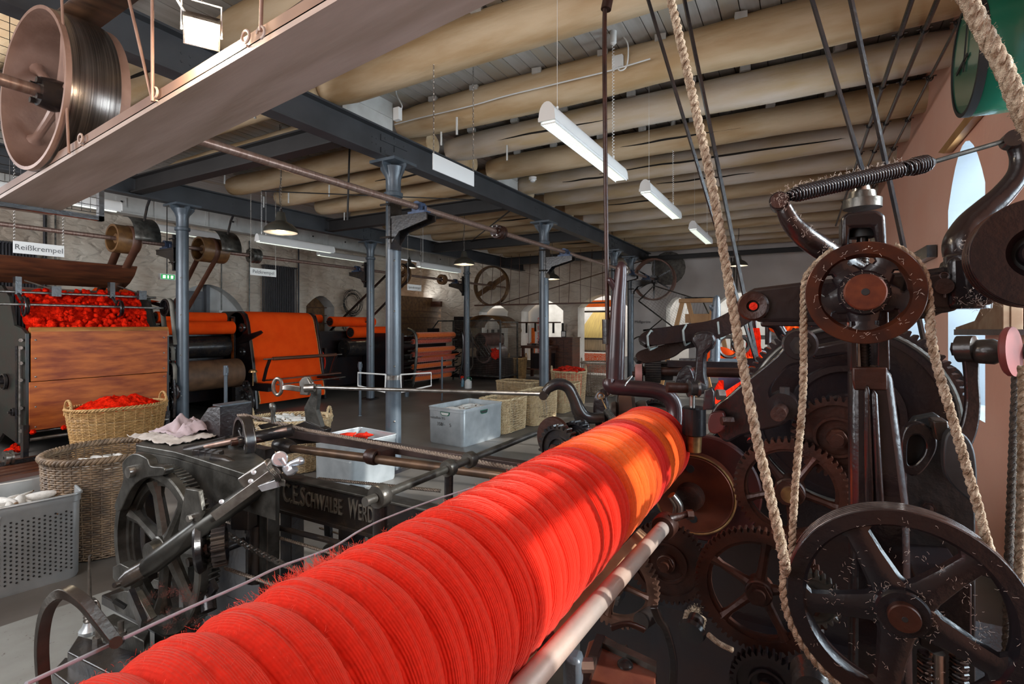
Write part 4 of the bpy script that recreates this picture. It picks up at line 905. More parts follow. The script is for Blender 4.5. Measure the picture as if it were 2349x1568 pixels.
for u, z, r, v in ((-8.95, 0.95, 0.13, cv0-0.08), (-8.85, 0.58, 0.09, cv0-0.08), (-8.9, 0.35, 0.12, cv0-0.1), (-9.3, 0.95, 0.08, cv0-0.06), (-9.4, 0.45, 0.15, cv0-0.08), (-8.75, 0.75, 0.06, cv0-0.06)):
    smallpulley(t, u, v, z, r, 0.05, iron2)
for a, c in (((-8.95, 1.08), (-9.9, 1.0)), ((-8.82, 0.9), (-9.3, 0.28)), ((-8.75, 0.6), (-9.4, 0.9)), ((-9.55, 1.4), (-9.0, 0.85))):
    MB().tube([(a[0], cv0-0.09, a[1]), (c[0], cv0-0.09, c[1])], 0.008, 6).build('drive_cord', leather, t)
MB().lathe((-9.5, cv0-0.02, 1.2), (0, -1, 0), [(0, 0.14), (0.02, 0.16), (0.04, 0.06), (0.08, 0.04)], 24).build('drum_end', iron, t)
R = random.Random(9)
for k in range(16): MB().cyl((R.uniform(-9.8, -8.8), cv0-0.05, R.uniform(0.25, 1.1)), (R.uniform(-9.8, -8.8), cv0-0.12, R.uniform(0.25, 1.1)), 0.012, n=6).build('linkage_rod', iron2 if k % 2 else greyiron, t)
# ============================================================ 3: fleece camel-back machine
t = thing('fleece_machine', 'black framed machine with a wide bright orange fleece sheet', 'machine', (-9.2, 6.7, 0))
a0 = 5.9; fo = [(-8.72, 0.05), (-8.82, 0.9), (-8.98, 1.65), (-9.05, 1.80), (-9.16, 1.86), (-9.75, 1.86), (-9.88, 1.80), (-9.95, 1.6), (-10.05, 0.05)]
MB().prism([V(x, a0, z) for x, z in fo], V(0, 0.06, 0)).build('side_frame', iron, t, bev=0.01)
MB().prism([V(x, 7.46, z) for x, z in fo], V(0, 0.06, 0)).build('side_frame', iron, t, bev=0.01)
for u, z0, z1, m_ in ((-9.40, 0.95, 1.72, woodp), (-9.12, 0.1, 0.85, wooddark), (-9.75, 0.15, 1.0, wooddark), (-9.75, 1.1, 1.68, wooddark)):
    MB().bx(u-0.07, u+0.07, a0-0.015, a0+0.0, z0-0.04, z1+0.04).build('slot_frame', iron2, t, bev=0.01); MB().bx(u-0.035, u+0.035, a0-0.022, a0-0.014, z0, z1).build('wooden_strip', m_, t)
for u, z in ((-9.12, 1.55), (-9.12, 1.1), (-9.75, 1.55), (-9.75, 1.2), (-9.15, 0.5)):
    MB().lathe((u, a0, z), (0, -1, 0), [(0, 0.09), (0.03, 0.08), (0.035, 0.03), (0.06, 0.02)], 14).build('boss', iron2, t)
MB().tube([(-9.4, a0-0.03, 0.9), (-9.4, a0-0.03, 0.1)], 0.02, 8).build('slide_rod', steel, t)
sh = MB(); top = [(-9.66, 1.0)]+[(-9.60, 1.6)]+[(-9.30+0.26*cos(a), 1.60+0.26*sin(a)) for a in [pi-0.1-(pi-0.25)*k/12 for k in range(13)]]+[(-8.93, 1.2), (-8.84, 0.7), (-8.71, 0.2), (-8.73, 0.14)]
vs = []
for x, z in top:
    for v in (5.985, 6.03, 6.7, 7.40, 7.45): vs.append((x, v, z))
sh.add(vs, [(5*i+j, 5*i+j+1, 5*i+j+6, 5*i+j+5) for i in range(len(top)-1) for j in range(4)]); fs_ = sh.build('fleece_sheet', redcloth, t, sharp=80)
edgem = mat('pale_felt_edge', (0.75, 0.36, 0.13), 0.9, scale=60)
for v in (5.968, 7.445):
    e = MB(); vs = []
    for x, z in top: vs += [(x+0.004, v, z), (x+0.004, v+0.022, z)]
    e.add(vs, [(2*i, 2*i+1, 2*i+3, 2*i+2) for i in range(len(top)-1)]).build('felt_edge', edgem, t)
MB().cyl((-9.3, a0, 1.6), (-9.3, 7.5, 1.6), 0.24, n=30).build('top_roller', wooddark, t)
MB().cyl((-8.2, 5.70, 1.0), (-8.2, 7.45, 1.0), 0.012).build('roll_axle', steel, t); MB().cyl((-8.2, 5.88, 1.0), (-8.2, 7.3, 1.0), 0.032).build('wooden_roll', wooddark, t)
for v in (5.82, 7.32): MB().tube([(-8.2, v, 1.0), (-8.3, v, 0.82), (-8.38, v, 0.6)], 0.028, 8).bx(-8.75, -8.1, v-0.03, v+0.03, 0.5, 0.56).build('roll_arm', iron, t)
for k in range(4): MB().box((-8.45+0.11*k, 6.6, 0.60+0.012*k), (0.085, 1.45, 0.02)).build('tray_slat', wooddark, t)
MB().tube([(-8.05, 5.85, 0.55), (-8.05, 7.4, 0.55)], 0.012, 8).build('tray_rail', steel, t)
MB().prism([V(-8.95, a0-0.03, 1.42), V(-8.55, a0-0.03, 1.50), V(-8.5, a0-0.03, 1.46), V(-8.55, a0-0.03, 1.43), V(-8.9, a0-0.03, 1.30), V(-9.2, a0-0.03, 1.25)], V(0, 0.03, 0)).build('latch_arm', iron, t, bev=0.004)
MB().bx(-8.8, -8.2, a0-0.12, a0-0.02, 0.42, 0.56).build('front_bracket', iron, t)
MB().lathe((-8.28, 5.55, 0.78), UP, [(0, 0.07), (0.03, 0.065), (0.05, 0.04), (0.055, 0.01)], 20).cyl((-8.28, 5.55, 0.55), (-8.28, 5.55, 0.78), 0.01).build('signal_bell', brass, t)
smallpulley(t, -8.4, 5.5, 0.55, 0.09, 0.03, iron2); smallpulley(t, -8.6, 5.62, 0.32, 0.12, 0.04, iron2)
MB().tube(cr([(-8.3, 5.5, 0.52), (-8.18, 5.5, 0.3), (-8.25, 5.5, 0.08)]), 0.02, 8).bx(-9.0, -8.1, 5.48, 5.58, 0.0, 0.1).bx(-8.8, -8.7, 5.5, 5.85, 0.0, 0.5).build('gear_stand', iron2, t)
# 4: middle carding machine
t = thing('carding_machine', 'middle carding machine with bright orange rolls behind the second rear column', 'machine', (-10.0, 9.2, 0))
roller(t, -9.75, 1.68, 0.12, 8.5, 9.9, redcloth); roller(t, -9.5, 1.42, 0.14, 8.9, 10.1, redcloth); roller(t, -9.4, 1.05, 0.2, 8.6, 9.9, iron2); roller(t, -10.2, 1.75, 0.10, 7.7, 8.6, redcloth)
MB().bx(-11.2, -9.7, 7.75, 10.1, 0.15, 1.45).build('body', iron, t); MB().bx(-11.2, -9.0, 7.7, 7.76, 0.0, 1.1).build('side_frame', iron, t); MB().bx(-11.2, -9.0, 10.1, 10.16, 0.0, 1.1).build('side_frame', iron, t)
for u, z, r in ((-9.3, 1.4, 0.07), (-9.6, 1.3, 0.09), (-9.9, 1.45, 0.07), (-9.25, 1.05, 0.11), (-9.6, 0.9, 0.14), (-9.2, 0.6, 0.12), (-9.5, 0.45, 0.09), (-10.1, 1.15, 0.1)):
    smallpulley(t, u, 7.64, z, r, 0.05, greyiron if r < 0.1 else iron2)
for a, c in (((-9.0, 1.25), (-9.9, 0.7)), ((-9.1, 0.95), (-9.7, 0.3)), ((-9.0, 0.7), (-9.6, 1.4))): MB().tube([(a[0], 7.6, a[1]), (c[0], 7.6, c[1])], 0.009, 6).build('drive_cord', leather, t)
MB().torus((-9.2, 7.62, 0.8), YV, 0.3, 0.02, 40, 8).build('drum_rim', redpaint, t)
R = random.Random(3)
for k in range(18): u, z = R.uniform(-10.2, -9.0), R.uniform(0.3, 1.5); MB().cyl((u, 7.55, z), (u, 7.72, z), 0.014, n=6).build('linkage_rod', greyiron, t)
# 5: condenser with yarn spools
t = thing('yarn_condenser', 'black yarn condenser rack holding rows of orange yarn spools', 'machine', (-9.0, 11, 0))
y0, y1 = 10.05, 12.1
for v in (y0, y1):
    fr = MB(); fr.tube(cr([(-8.55, v, 0.05), (-8.45, v, 0.6), (-8.42, v, 1.2), (-8.5, v, 1.42), (-8.7, v, 1.5)], 5), 0.035, 8); fr.bx(-9.7, -9.3, v-0.03, v+0.03, 0.0, 1.5); fr.bx(-9.7, -8.5, v-0.03, v+0.03, 0.1, 0.2).bx(-9.7, -8.6, v-0.03, v+0.03, 0.75, 0.83); fr.build('side_frame', greyiron if v < 11 else iron, t)
R = random.Random(2)
zs = [1.32, 1.17, 0.95, 0.84, 0.70, 0.52, 0.36, 0.20]
for i, z in enumerate(zs):
    m_ = orangeyarn if i in (0, 2, 5, 7) else pinkyarn; u = -8.6-0.12*(i % 2)
    b = MB(); r = 0.062 if i else 0.08; pf = []
    for k in range(41): pf.append((0.2+1.62*k/40, r*(1+0.16*(k % 2))))
    o = b.lathe((u, y0, z), YV, [(0.19, r*0.5)]+pf+[(1.83, r*0.5)], 18).build('yarn_spool', m_, t)
    MB().cyl((u, y0-0.12, z), (u, y1+0.1, z), 0.02, n=8).build('spool_shaft', greyiron, o)
    if i in (1, 4, 6):
        q = MB()
        for k in range(26): v = y0+0.22+k*0.062; q.tube([(u+0.1, v, z+0.05), (u+0.22, v+0.03, z+0.11)], 0.006, 4)
        q.build('yarn_guides', orangeyarn if i == 4 else greyiron, t, kind='stuff')
    for v in (y0+0.05, y1-0.05): MB().tube([(u-0.05, v, z+0.02), (u+0.08, v, z+0.07), (u+0.14, v, z+0.13)], 0.014, 6).build('arm_hook', iron, t)
MB().bx(-9.75, -9.0, y0+0.05, y1-0.05, 0.1, 1.3).build('body', iron, t)
ch = MB()
for k in range(30): ch.torus((-8.45, 8.75 if 0 else y0-0.55, 0.25+k*0.042), (1, 0, 0) if k % 2 else (0, 1, 0), 0.02, 0.007, 8, 4)
ch.tube([(-8.45, y0-0.55, 0), (-8.45, y0-0.55, 0.3)], 0.012, 6); ch.build('hanging_chain', steel, t)
MB().bx(-9.6, -8.4, y0-0.6, y0-0.5, 0.05, 1.4).build('rear_frame', iron, t)
for z in (0.3, 0.55, 0.8, 1.05, 1.3): MB().cyl((-8.75, y0-0.65, z), (-8.6, y0-0.65, z), 0.07, n=14).build('gear_stub', iron2, t)
for k in range(3): MB().tube(cr([(-8.4+0.04*k, 12.25, 1.5), (-8.3, 12.4, 1.15), (-8.25, 12.3, 0.75), (-8.35, 12.45, 0.4), (-8.5, 12.3, 0.15)], 6), 0.02, 6).build('side_belt', canvas if k == 1 else darkbelt, t)
# 6: mesh fenced machine
t = thing('fenced_machine', 'dark spinning card inside a wire mesh fence with curved wooden cover', 'machine', (-8, 13, 0))
def fp(px, v=12.3): return PV(px, 760, v).x
f0, f1 = fp(1040), fp(1148)
for u in (f0, f1): MB().bx(u-0.02, u+0.02, 12.28, 12.32, 0, 1.72).build('fence_post', greyiron, t)
MB().bx(f0, f1, 12.28, 12.32, 1.70, 1.74).build('fence_rail', greyiron, t); MB().bx(f0, f1, 12.28, 12.32, 0.14, 0.18).build('fence_rail', greyiron, t)
MB().bx(f1+0.02, f1+0.06, 12.3, 13.2, 1.66, 1.70).bx(f1+0.02, f1+0.06, 13.18, 13.22, 0, 1.7).bx(f1+0.02, f1+0.06, 12.3, 13.2, 0.14, 0.18).build('fence_return', greyiron, t)
b = MB(); k = 0
while f0+k*0.05 < f1: b.tube([(f0+k*0.05, 12.3, 0.15), (f0+k*0.05, 12.3, 1.7)], 0.0022, 3); k += 1
for k in range(31): b.tube([(f0, 12.3, 0.16+k*0.05), (f1, 12.3, 0.16+k*0.05)], 0.0022, 3)
for k in range(18): b.tube([(f1+0.04, 12.3+k*0.05, 0.15), (f1+0.04, 12.3+k*0.05, 1.68)], 0.0022, 3)
for k in range(31): b.tube([(f1+0.04, 12.3, 0.16+k*0.05), (f1+0.04, 13.2, 0.16+k*0.05)], 0.0022, 3)
b.build('mesh_wires', meshm, t, kind='stuff')
cu_ = (f0+f1)/2; hd = MB(); pf = [(cu_+0.62*cos(a), 1.45+0.42*sin(a)) for a in [pi*0.95-pi*0.9*k/14 for k in range(15)]]; vs = []
for x, z in pf: vs += [(x, 12.6, z), (x, 13.7, z)]
o = hd.add(vs, [(2*i, 2*i+1, 2*i+3, 2*i+2) for i in range(14)]).build('curved_cover', woodtan, t); s = o.modifiers.new('t', 'SOLIDIFY'); s.thickness = 0.02
roller(t, cu_-0.05, 1.15, 0.22, 12.6, 13.6, mat('dusky_red_drum', (0.12, 0.04, 0.03), 0.6)); roller(t, cu_+0.05, 0.75, 0.26, 12.6, 13.6, mat('wrapped_drum', (0.16, 0.10, 0.09), 0.35))
MB().bx(f0+0.05, f1-0.08, 12.7, 13.7, 0.05, 0.65).build('body', iron, t)
MB().bx(f0-0.2, f0+0.15, 12.6, 13.6, 0.9, 1.85).build('tall_housing', iron, t)
for k in range(4): MB().tube([(cu_-0.5+0.25*k, 12.5, 1.35-0.1*k), (cu_+0.1+0.12*k, 12.5, 0.7)], 0.02, 6).build('lever', iron2, t)
q = MB(); tuft(q, (cu_+0.45, 12.6, 0.78), 0.14, 3, 14); q.build('red_wool', redwool, t)
MB().tube([(f0-0.9, 12.3, 1.35), (f0-0.55, 12.3, 1.72), (f0, 12.3, 1.72)], 0.022, 8).build('slanted_rail', greyiron, t)
# ============================================================ back wall furniture
t = thing('drawer_cabinet', 'dark brown wooden drawer cabinet against the stone wall', 'cabinet', (-4.6, 14.6, 0))
c0, c1 = uE(1258, 800, 14.3), uE(1313, 800, 14.3)
MB().bx(c0, c1, 14.3, 14.9, 0, 1.2).build('carcass', wooddark, t, bev=0.005); MB().bx(c0-0.02, c1+0.02, 14.28, 14.92, 1.2, 1.23).build('top', wooddark, t)
nx, nz = 3, 6
for i in range(nx):
    for j in range(nz):
        w = (c1-c0-0.06)/nx; d = MB().bx(c0+0.03+i*w+0.01, c0+0.03+(i+1)*w-0.01, 14.28, 14.3, 0.06+j*0.185, 0.06+j*0.185+0.165).build('drawer', wooddark, t, bev=0.003)
        MB().ball((c0+0.03+(i+0.5)*w, 14.27, 0.14+j*0.185), 0.014, 8).build('knob', brass, d)
t = thing('picture_frame', 'small framed card standing on the drawer cabinet', 'frame', (c0+0.45, 14.4, 1.23)); MB().bx(c0+0.38, c0+0.54, 14.4, 14.42, 1.232, 1.42).build('frame', black, t); MB().bx(c0+0.4, c0+0.52, 14.394, 14.4, 1.25, 1.40).build('card', signm, t)
t = thing('workbench', 'dark cluttered workbench with a vice by the second arched opening', 'bench', (-6.2, 13.9, 0))
w0, w1 = uE(1195, 800, 13.7), uE(1262, 800, 13.7)
MB().bx(w0, w1, 13.7, 14.4, 0.9, 0.98).build('bench_top', wooddark, t, bev=0.005)
for u in (w0+0.05, w1-0.05):
    for v in (13.75, 14.35): MB().bx(u-0.04, u+0.04, v-0.04, v+0.04, 0, 0.9).build('leg', wooddark, t)
MB().bx(w0+0.1, w1-0.1, 13.8, 14.3, 0.25, 0.30).build('shelf', wooddark, t); MB().bx(w0+0.3, w1-0.1, 13.75, 14.3, 0.30, 0.75).build('tool_box', iron, t)
MB().bx(w1-0.35, w1-0.2, 13.66, 13.86, 0.98, 1.2).cyl((w1-0.28, 13.5, 1.1), (w1-0.28, 13.9, 1.1), 0.025).build('vice', iron2, t)
R = random.Random(12)
for k in range(9):
    MB().box((w0+0.1+R.random()*(w1-w0-0.5), 13.8+R.random()*0.5, 1.01), (R.uniform(0.05, 0.16), 0.05, 0.05), rz=R.random()*3).build('hand_tool', iron2 if k % 2 else wooddark, t)
# timber lintels, ledge, objects in openings
b = MB().bx(uE(926), uE(1014), VE-0.1, VE+0.2, 2.27, 2.46).build('timber_lintel', wooddark, label='dark timber lintel over the leftmost bright opening', cat='lintel')
t = thing('tool_shelf', 'thin dark shelf across the second arched opening with hanging tools', 'shelf', (-6.6, 14.95, 1.6))
s0, s1 = uE(1188, 760, 14.85), uE(1280, 760, 14.85)
MB().bx(s0, s1, 14.80, 15.08, 1.66, 1.70).build('board', wooddark, t)
for k in range(5): MB().bx(s0+0.3+k*0.32, s0+0.36+k*0.32, 14.82, 14.86, 1.34+0.05*(k % 3), 1.66).build('hanging_tool', iron2, t)
MB().torus((s0+0.08, 14.8, 1.42), YV, 0.07, 0.025, 16, 6).build('rope_coil', ropem, t)
t = thing('wall_panel', 'white banner lettered in red standing in the second arched opening', 'banner', (-6.0, 15.9, 0.4))
bu = uE(1237, 760, 15.75); MB().bx(bu-0.42, bu+0.16, 15.75, 15.78, 0.4, 2.3).build('board', signm, t)
text('Das Weben im Bra', 0.17, redpaint, (bu-0.03, 15.745, 1.2), (0, 0, 1), (-1, 0, 0), t, 0.001)
text('1750', 0.07, grey, (bu+0.08, 15.745, 1.85), (0, 0, 1), (-1, 0, 0), t, 0.001)
t = thing('poster', 'dark photo poster strip in the second arched opening', 'poster', (-6.6, 15.7, 0.8)); pu = uE(1206, 760, 15.70)
MB().bx(pu-0.13, pu+0.13, 15.70, 15.715, 0.95, 1.6).build('sheet', signm, t)
for k in range(8):
    for j in (0, 1): MB().bx(pu-0.11+0.12*j, pu-0.02+0.12*j, 15.69, 15.70, 0.98+k*0.077, 1.03+k*0.077).build('photo', black, t)
t = thing('orange_machine_part', 'narrow orange upright stand in the second arched opening', 'stand', (-6.4, 15.8, 0.4)); pu = uE(1222, 760, 15.7); MB().bx(pu-0.06, pu+0.06, 15.72, 15.76, 0.4, 1.5).bx(pu-0.1, pu+0.02, 15.71, 15.72, 0.9, 1.0).build('upright', orangeyarn, t); MB().bx(pu-0.1, pu+0.1, 15.7, 15.82, 0.0, 0.4).build('base', iron2, t)
# far room loom with yellow warp and red patterned cloth
t = thing('hand_loom', 'far loom with yellow warp threads and red patterned cloth in the tall opening', 'loom', (-4.9, 16.6, 0))
l0, l1 = uE(1318, 760, 16.4), uE(1420, 760, 16.4); yel = mat('yellow_warp', (0.50, 0.36, 0.07), 0.6, scale=3, col2=(0.30, 0.21, 0.05), stretch=(30, 1, 1))
MB().add([(l0+0.0, 16.42, 1.15), (l1, 16.42, 1.15), (l1-0.55, 17.0, 2.05), (l0+0.45, 17.0, 2.05)], [(0, 1, 2, 3)]).build('upper_warp', yel, t)
MB().add([(l0, 16.4, 0.75), (l1, 16.4, 0.75), (l1, 16.42, 1.12), (l0, 16.42, 1.12)], [(0, 1, 2, 3)]).build('lower_warp', mat('beige_warp', (0.55, 0.47, 0.32), 0.6, scale=3, stretch=(30, 1, 1), amt=0.2), t)
for z in (1.14, 2.05, 0.72): MB().bx(l0-0.05, l1+0.05, 16.36, 16.41, z-0.03, z+0.03).build('beam', iron2 if z > 1 else greyiron, t)
for u in (l0-0.05, l1+0.05): MB().bx(u-0.05, u+0.05, 16.35, 16.45, 0, 2.3).build('post', wooddark, t)
redpat = mat('red_patterned_cloth', (0.80, 0.11, 0.025), 0.8, scale=60, amt=0.05)
def pattern(m):
    N = m.node_tree.nodes; L = m.node_tree.links; b = N['Principled BSDF']; tc = N['Texture Coordinate']
    vo = N.new('ShaderNodeTexVoronoi'); vo.inputs['Scale'].default_value = 11; vo.inputs['Randomness'].default_value = 0.35; L.new(tc.outputs['Object'], vo.inputs['Vector'])
    wv = N.new('ShaderNodeMath'); wv.operation = 'SINE'; ml = N.new('ShaderNodeMath'); ml.operation = 'MULTIPLY'; ml.inputs[1].default_value = 26; L.new(vo.outputs['Distance'], ml.inputs[0]); L.new(ml.outputs[0], wv.inputs[0])
    gt = N.new('ShaderNodeMath'); gt.operation = 'GREATER_THAN'; gt.inputs[1].default_value = 0.45; L.new(wv.outputs[0], gt.inputs[0])
    mx = N.new('ShaderNodeMix'); mx.data_type = 'RGBA'; mx.inputs['A'].default_value = (0.80, 0.10, 0.02, 1); mx.inputs['B'].default_value = (0.75, 0.52, 0.40, 1); L.new(gt.outputs[0], mx.inputs['Factor']); L.new(mx.outputs['Result'], b.inputs['Base Color'])
pattern(redpat)
for z0, z1 in ((0.02, 0.33), (0.37, 0.66)): MB().bx(l0, l1, 16.2, 16.26, z0, z1).build('patterned_cloth', redpat, t)
MB().bx(l0+0.4, l0+1.6, 16.3, 16.33, 2.2, 2.42).build('orange_cloth', orangeyarn, t)
# white display in third opening and chequered cloth
t = thing('chequered_cloth', 'black and white chequered cloth seen behind the mesh fence', 'cloth', (-8.2, 15.8, 0.4)); x0, x1 = uE(1100, 760, 15.75), uE(1165, 760, 15.75)
MB().bx(x0, x1, 15.78, 15.80, 0.0, 2.2).build('sheet', signm, t)
for i in range(7):
    for j in range(8):
        if (i+j) % 2 == 0: MB().bx(x0+0.1+i*0.13, x0+0.23+i*0.13, 15.77, 15.78, 0.4+j*0.13, 0.53+j*0.13).build('check_square', black if i % 2 == 0 else grey, t)
t = thing('orange_notice', 'white notice with orange script in the leftmost bright opening', 'sign', (-10, 15.6, 0.6)); x0 = uE(990, 760, 15.62)
MB().bx(x0-0.28, x0+0.12, 15.62, 15.64, 0.75, 1.55).build('board', signm, t)
for k in range(6): MB().bx(x0-0.22, x0+0.05+0.02*(k % 2), 15.61, 15.62, 0.85+k*0.11, 0.90+k*0.11).build('script_line', orangeyarn, t)
t = thing('window_slats', 'grey vertical slats in the leftmost bright opening', 'shutter', (-10.4, 15.6, 0.8)); x0 = uE(972, 760, 15.4)
for k in range(4): MB().bx(x0-0.12+k*0.07, x0-0.09+k*0.07, 15.40, 15.44, 0.8, 2.2).build('slat', colp, t)
# hanging red-brown rail with thin rods under the crossed belt
t = thing('hanging_rail', 'thin red brown rail hung on rods across the far openings', 'rail', (-6, 13.5, 1.9))
pa, pb = PV(1090, 700, 13.4), PV(1392, 691, 13.4); pa.z = pb.z = 2.25-0.0
z_ = 1.6+(745-697)/1180*dep(PV(1240, 695, 13.4)); 
MB().bx(pa.x, pb.x, 13.35, 13.45, z_-0.02, z_+0.02).build('board', leather, t)
for k in range(7):
    u = pa.x+0.3+k*(pb.x-pa.x-0.4)/6
    for v in (13.36, 13.6): MB().tube([(u+(0.25 if v > 13.5 else 0), v if v < 13.5 else 13.44, z_), (u+(0.25 if v > 13.5 else 0), v, 3.7)], 0.008, 5).build('hanger_rod', leather, t)
# radiators, wires, wall pipes
def radiator(label, v0, v1, z0, z1, n):
    t = thing('radiator', label, 'radiator', (UL+0.15, (v0+v1)/2, z0))
    for k in range(n):
        v = v0+(v1-v0)*(k+0.5)/n; b = MB()
        for uo in (0.08, 0.17): b.cyl((UL+uo, v, z0), (UL+uo, v, z1), 0.016, n=6)
        b.tube([(UL+0.05, v, z1), (UL+0.2, v, z1)], 0.022, 6); b.tube([(UL+0.05, v, z0), (UL+0.2, v, z0)], 0.022, 6); b.build('section', radm, t)
    MB().cyl((UL+0.08, v1+0.12, z0), (UL+0.08, v1+0.12, 3.6), 0.02, n=8).build('pipe', radm, t)
rv0, rv1 = PU(605, 650, UL+0.15).y, PU(680, 650, UL+0.15).y
radiator('tall dark column radiator on the stone wall behind the Pelzkrempel sign', rv0, rv1, 0.9, 3.05, 18)
radiator('dark column radiator at the far left behind the Reißkrempel sign', PU(-40, 600, UL+0.15).y, PU(85, 600, UL+0.15).y, 1.2, 2.95, 16)
for i, (px, lb) in enumerate(((106, 'thin pipe on the stone wall right of the left radiator'), (127, 'second thin wall pipe beside the left radiator'), (572, 'thin cable pipe on the stone wall left of the tall radiator'), (508, 'short cable pipe ending in a wall socket'))):
    p = PU(px, 650, UL+0.06); MB().cyl((UL+0.06, p.y, 1.9 if i == 3 else 0.3), (UL+0.06, p.y, 3.6), 0.014, n=8).build('wall_pipe', greyiron, label=lb, cat='pipe')
p = PU(506, 659, UL+0.06); MB().box((UL+0.06, p.y, 1.88), (0.05, 0.1, 0.1)).build('wall_socket', plastic, label='small pale socket box on the stone wall', cat='socket')
p = PU(806, 695, UL+0.12); t = thing('wire_coil', 'large loose coil of thin black wire hanging on the stone wall', 'wire', (UL+0.1, p.y, 1.6)); R = random.Random(4)
for k in range(14): MB().torus((UL+0.12+0.01*k, p.y+R.uniform(-0.06, 0.06), p.z+R.uniform(-0.06, 0.06)), (1, R.uniform(-.1, .1), R.uniform(-.1, .1)), R.uniform(0.26, 0.36), 0.005, 36, 4).build('loop', black, t)
t = thing('wire_coil', 'smaller coil of thin black wire hanging below the large coil', 'wire', (UL+0.1, p.y, 1.2))
for k in range(9): MB().torus((UL+0.05+0.008*k, p.y+R.uniform(-0.04, 0.04), p.z-0.62+R.uniform(-0.04, 0.04)), (1, 0, R.uniform(-.1, .1)), R.uniform(0.2, 0.26), 0.005, 30, 4).build('loop', black, t)
# arched door
dc = (d0+d1)/2; dm = d0+(d1-d0)*0.52
t = thing('arched_door', 'grey panelled double door in the arched opening of the stone wall', 'door', (UL-0.2, dm, 0)); del t['category']; del t['label']; t['kind'] = 'structure'; t.name = 'door_1'; ORG['door_1'] = ORG['arched_door']
MB().bx(UL-0.25, UL-0.2, d0-0.2, dm, 0, 2.35).build('door_leaf', doorm, t)
for k in range(3):
    a = d0+0.0+k*(dm-d0)/3
    for z0, z1 in ((0.2, 1.1), (1.2, 2.2)): MB().bx(UL-0.2, UL-0.185, a+0.08, a+(dm-d0)/3-0.05, z0, z1).build('door_panel', doorm, t, bev=0.01)
MB().bx(UL-0.22, UL-0.1, dm, dm+0.08, 0, 2.5).build('door_post', doorm, t)
MB().bx(UL-0.32, UL-0.26, d0-0.1, d1+0.1, 0, 2.6).build('blocking_wall', whitep, t)
MB().bx(UL-0.44, UL-0.40, n0-0.1, n1+0.3, 1.0, 2.6).build('niche_panel', woodtan, wl)
t = thing('spindle_rack', 'rack of dark spindles in the small arched wall niche', 'rack', (UL-0.3, (n0+n1)/2, 1.1))
for j in range(5):
    MB().bx(UL-0.36, UL-0.3, n0, n1+0.1, 1.2+j*0.22, 1.22+j*0.22).build('shelf', wooddark, t)
    for k in range(6): v = n0+0.08+k*(n1-n0)/6; MB().cyl((UL-0.36, v, 1.28+j*0.22), (UL-0.12, v, 1.28+j*0.22), 0.04, n=8).build('spindle', black, t)
# barrier posts
def post(label, px, py_bot, h=1.0, cap=True, r=0.024):
    p = PZ(px, py_bot, 0); t = thing('barrier_post', label, 'post', (p.x, p.y, 0))
    MB().lathe(p, UP, [(0, r*1.6), (0.01, r*1.5), (0.012, r), (h-0.14, r), (h-0.135, r*1.35), (h, r*1.3)] if cap else [(0, r), (h, r)], 14).build('tube', colp, t); 
    if cap: MB().bx(p.x-0.045, p.x+0.045, p.y-0.012, p.y+0.012, h-0.1, h-0.03).build('fork', colp, t)
post('grey barrier post in front of the orange fleece machine', 518, 1010, 1.04)
post('grey barrier post left of the nearest column, before the middle machine', 826, 953, 0.95)
post('dark barrier post in front of the yarn condenser', 1014, 918, 0.92, False, 0.02)
post('short grey stub post beside the nearest column', 933, 909, 0.1, False, 0.05)
post('grey barrier post before the mesh fence corner', 1147, 890, 1.15, False, 0.026)
# trestle, measuring devices, wheel guard at the back plaster wall
t = thing('wooden_trestle', 'honey coloured wooden trestle frame near the grey wall', 'trestle', PZ(1590, 870, 0))
def tp(px, py, v=12.0): return PV(px, py, v)
tw_ = 0.09
for a, c in (((1566, 690), (1538, 800)), ((1578, 690), (1606, 800)), ((1636, 700), (1618, 800)), ((1642, 700), (1664, 800))):
    p, q = tp(*a), tp(*c); q = p+(q-p)*(p.z/(p.z-q.z)); MB().bar(p, q, tw_, 0.06, up=(0, 1, 0)).build('leg', woodpale, t, bev=0.004)
p, q = tp(1560, 690), tp(1648, 697); q.z = p.z; MB().bar(p, q, 0.3, 0.09).build('top_beam', woodpale, t, bev=0.004)
p, q = tp(1572, 730), tp(1645, 730); q.z = p.z; MB().bar(p, q, 0.05, 0.2).build('apron_board', woodpale, t, bev=0.004)
for px in (1590, 1610): c = tp(px, 730, 11.9); MB().torus(c-UP*0.15, YV, 0.06, 0.01, 20, 6, pi, 2*pi+0.6).build('hook', iron2, t)
q = MB(); 
for k in range(5): q.box(tp(1580+14*k, 684, 12.0)+UP*0.01, (0.15, 0.12, 0.03), rz=k)
q.build('lying_tool', black, t)
mt = text('Meßgeräte', 0.11, grey, PV(1474, 738, VE-0.02), (1, 0, 0), UP, None, 0.001, name='wall_lettering'); mt['label'] = 'grey lettering Meßgeräte on the plaster wall'; mt['category'] = 'lettering'
t = thing('measuring_device', 'iron measuring instrument on a white table by the plaster wall', 'instrument', PZ(1490, 880, 0))
p0 = PV(1478, 800, 14.2); MB().bx(p0.x-0.5, p0.x+0.3, 14.0, 14.4, 0.0, 0.72).build('white_stand', whitep, t)
MB().tube(cr([(p0.x-0.3, 14.1, 0.72), (p0.x-0.35, 14.1, 1.1), (p0.x-0.1, 14.1, 1.28), (p0.x+0.1, 14.1, 1.1), (p0.x+0.1, 14.1, 0.72)]), 0.02, 6).build('arched_frame', greyiron, t)
MB().tube([(p0.x-0.1, 14.1, 1.25), (p0.x+0.5, 14.1, 1.75)], 0.015, 6).tube([(p0.x, 14.1, 1.45), (p0.x+0.45, 14.1, 1.5)], 0.03, 6).build('lever', iron2, t)
t = thing('stair_guard', 'diagonal wire mesh guard below the large drive wheel', 'guard', (-2.9, 13.9, 1))
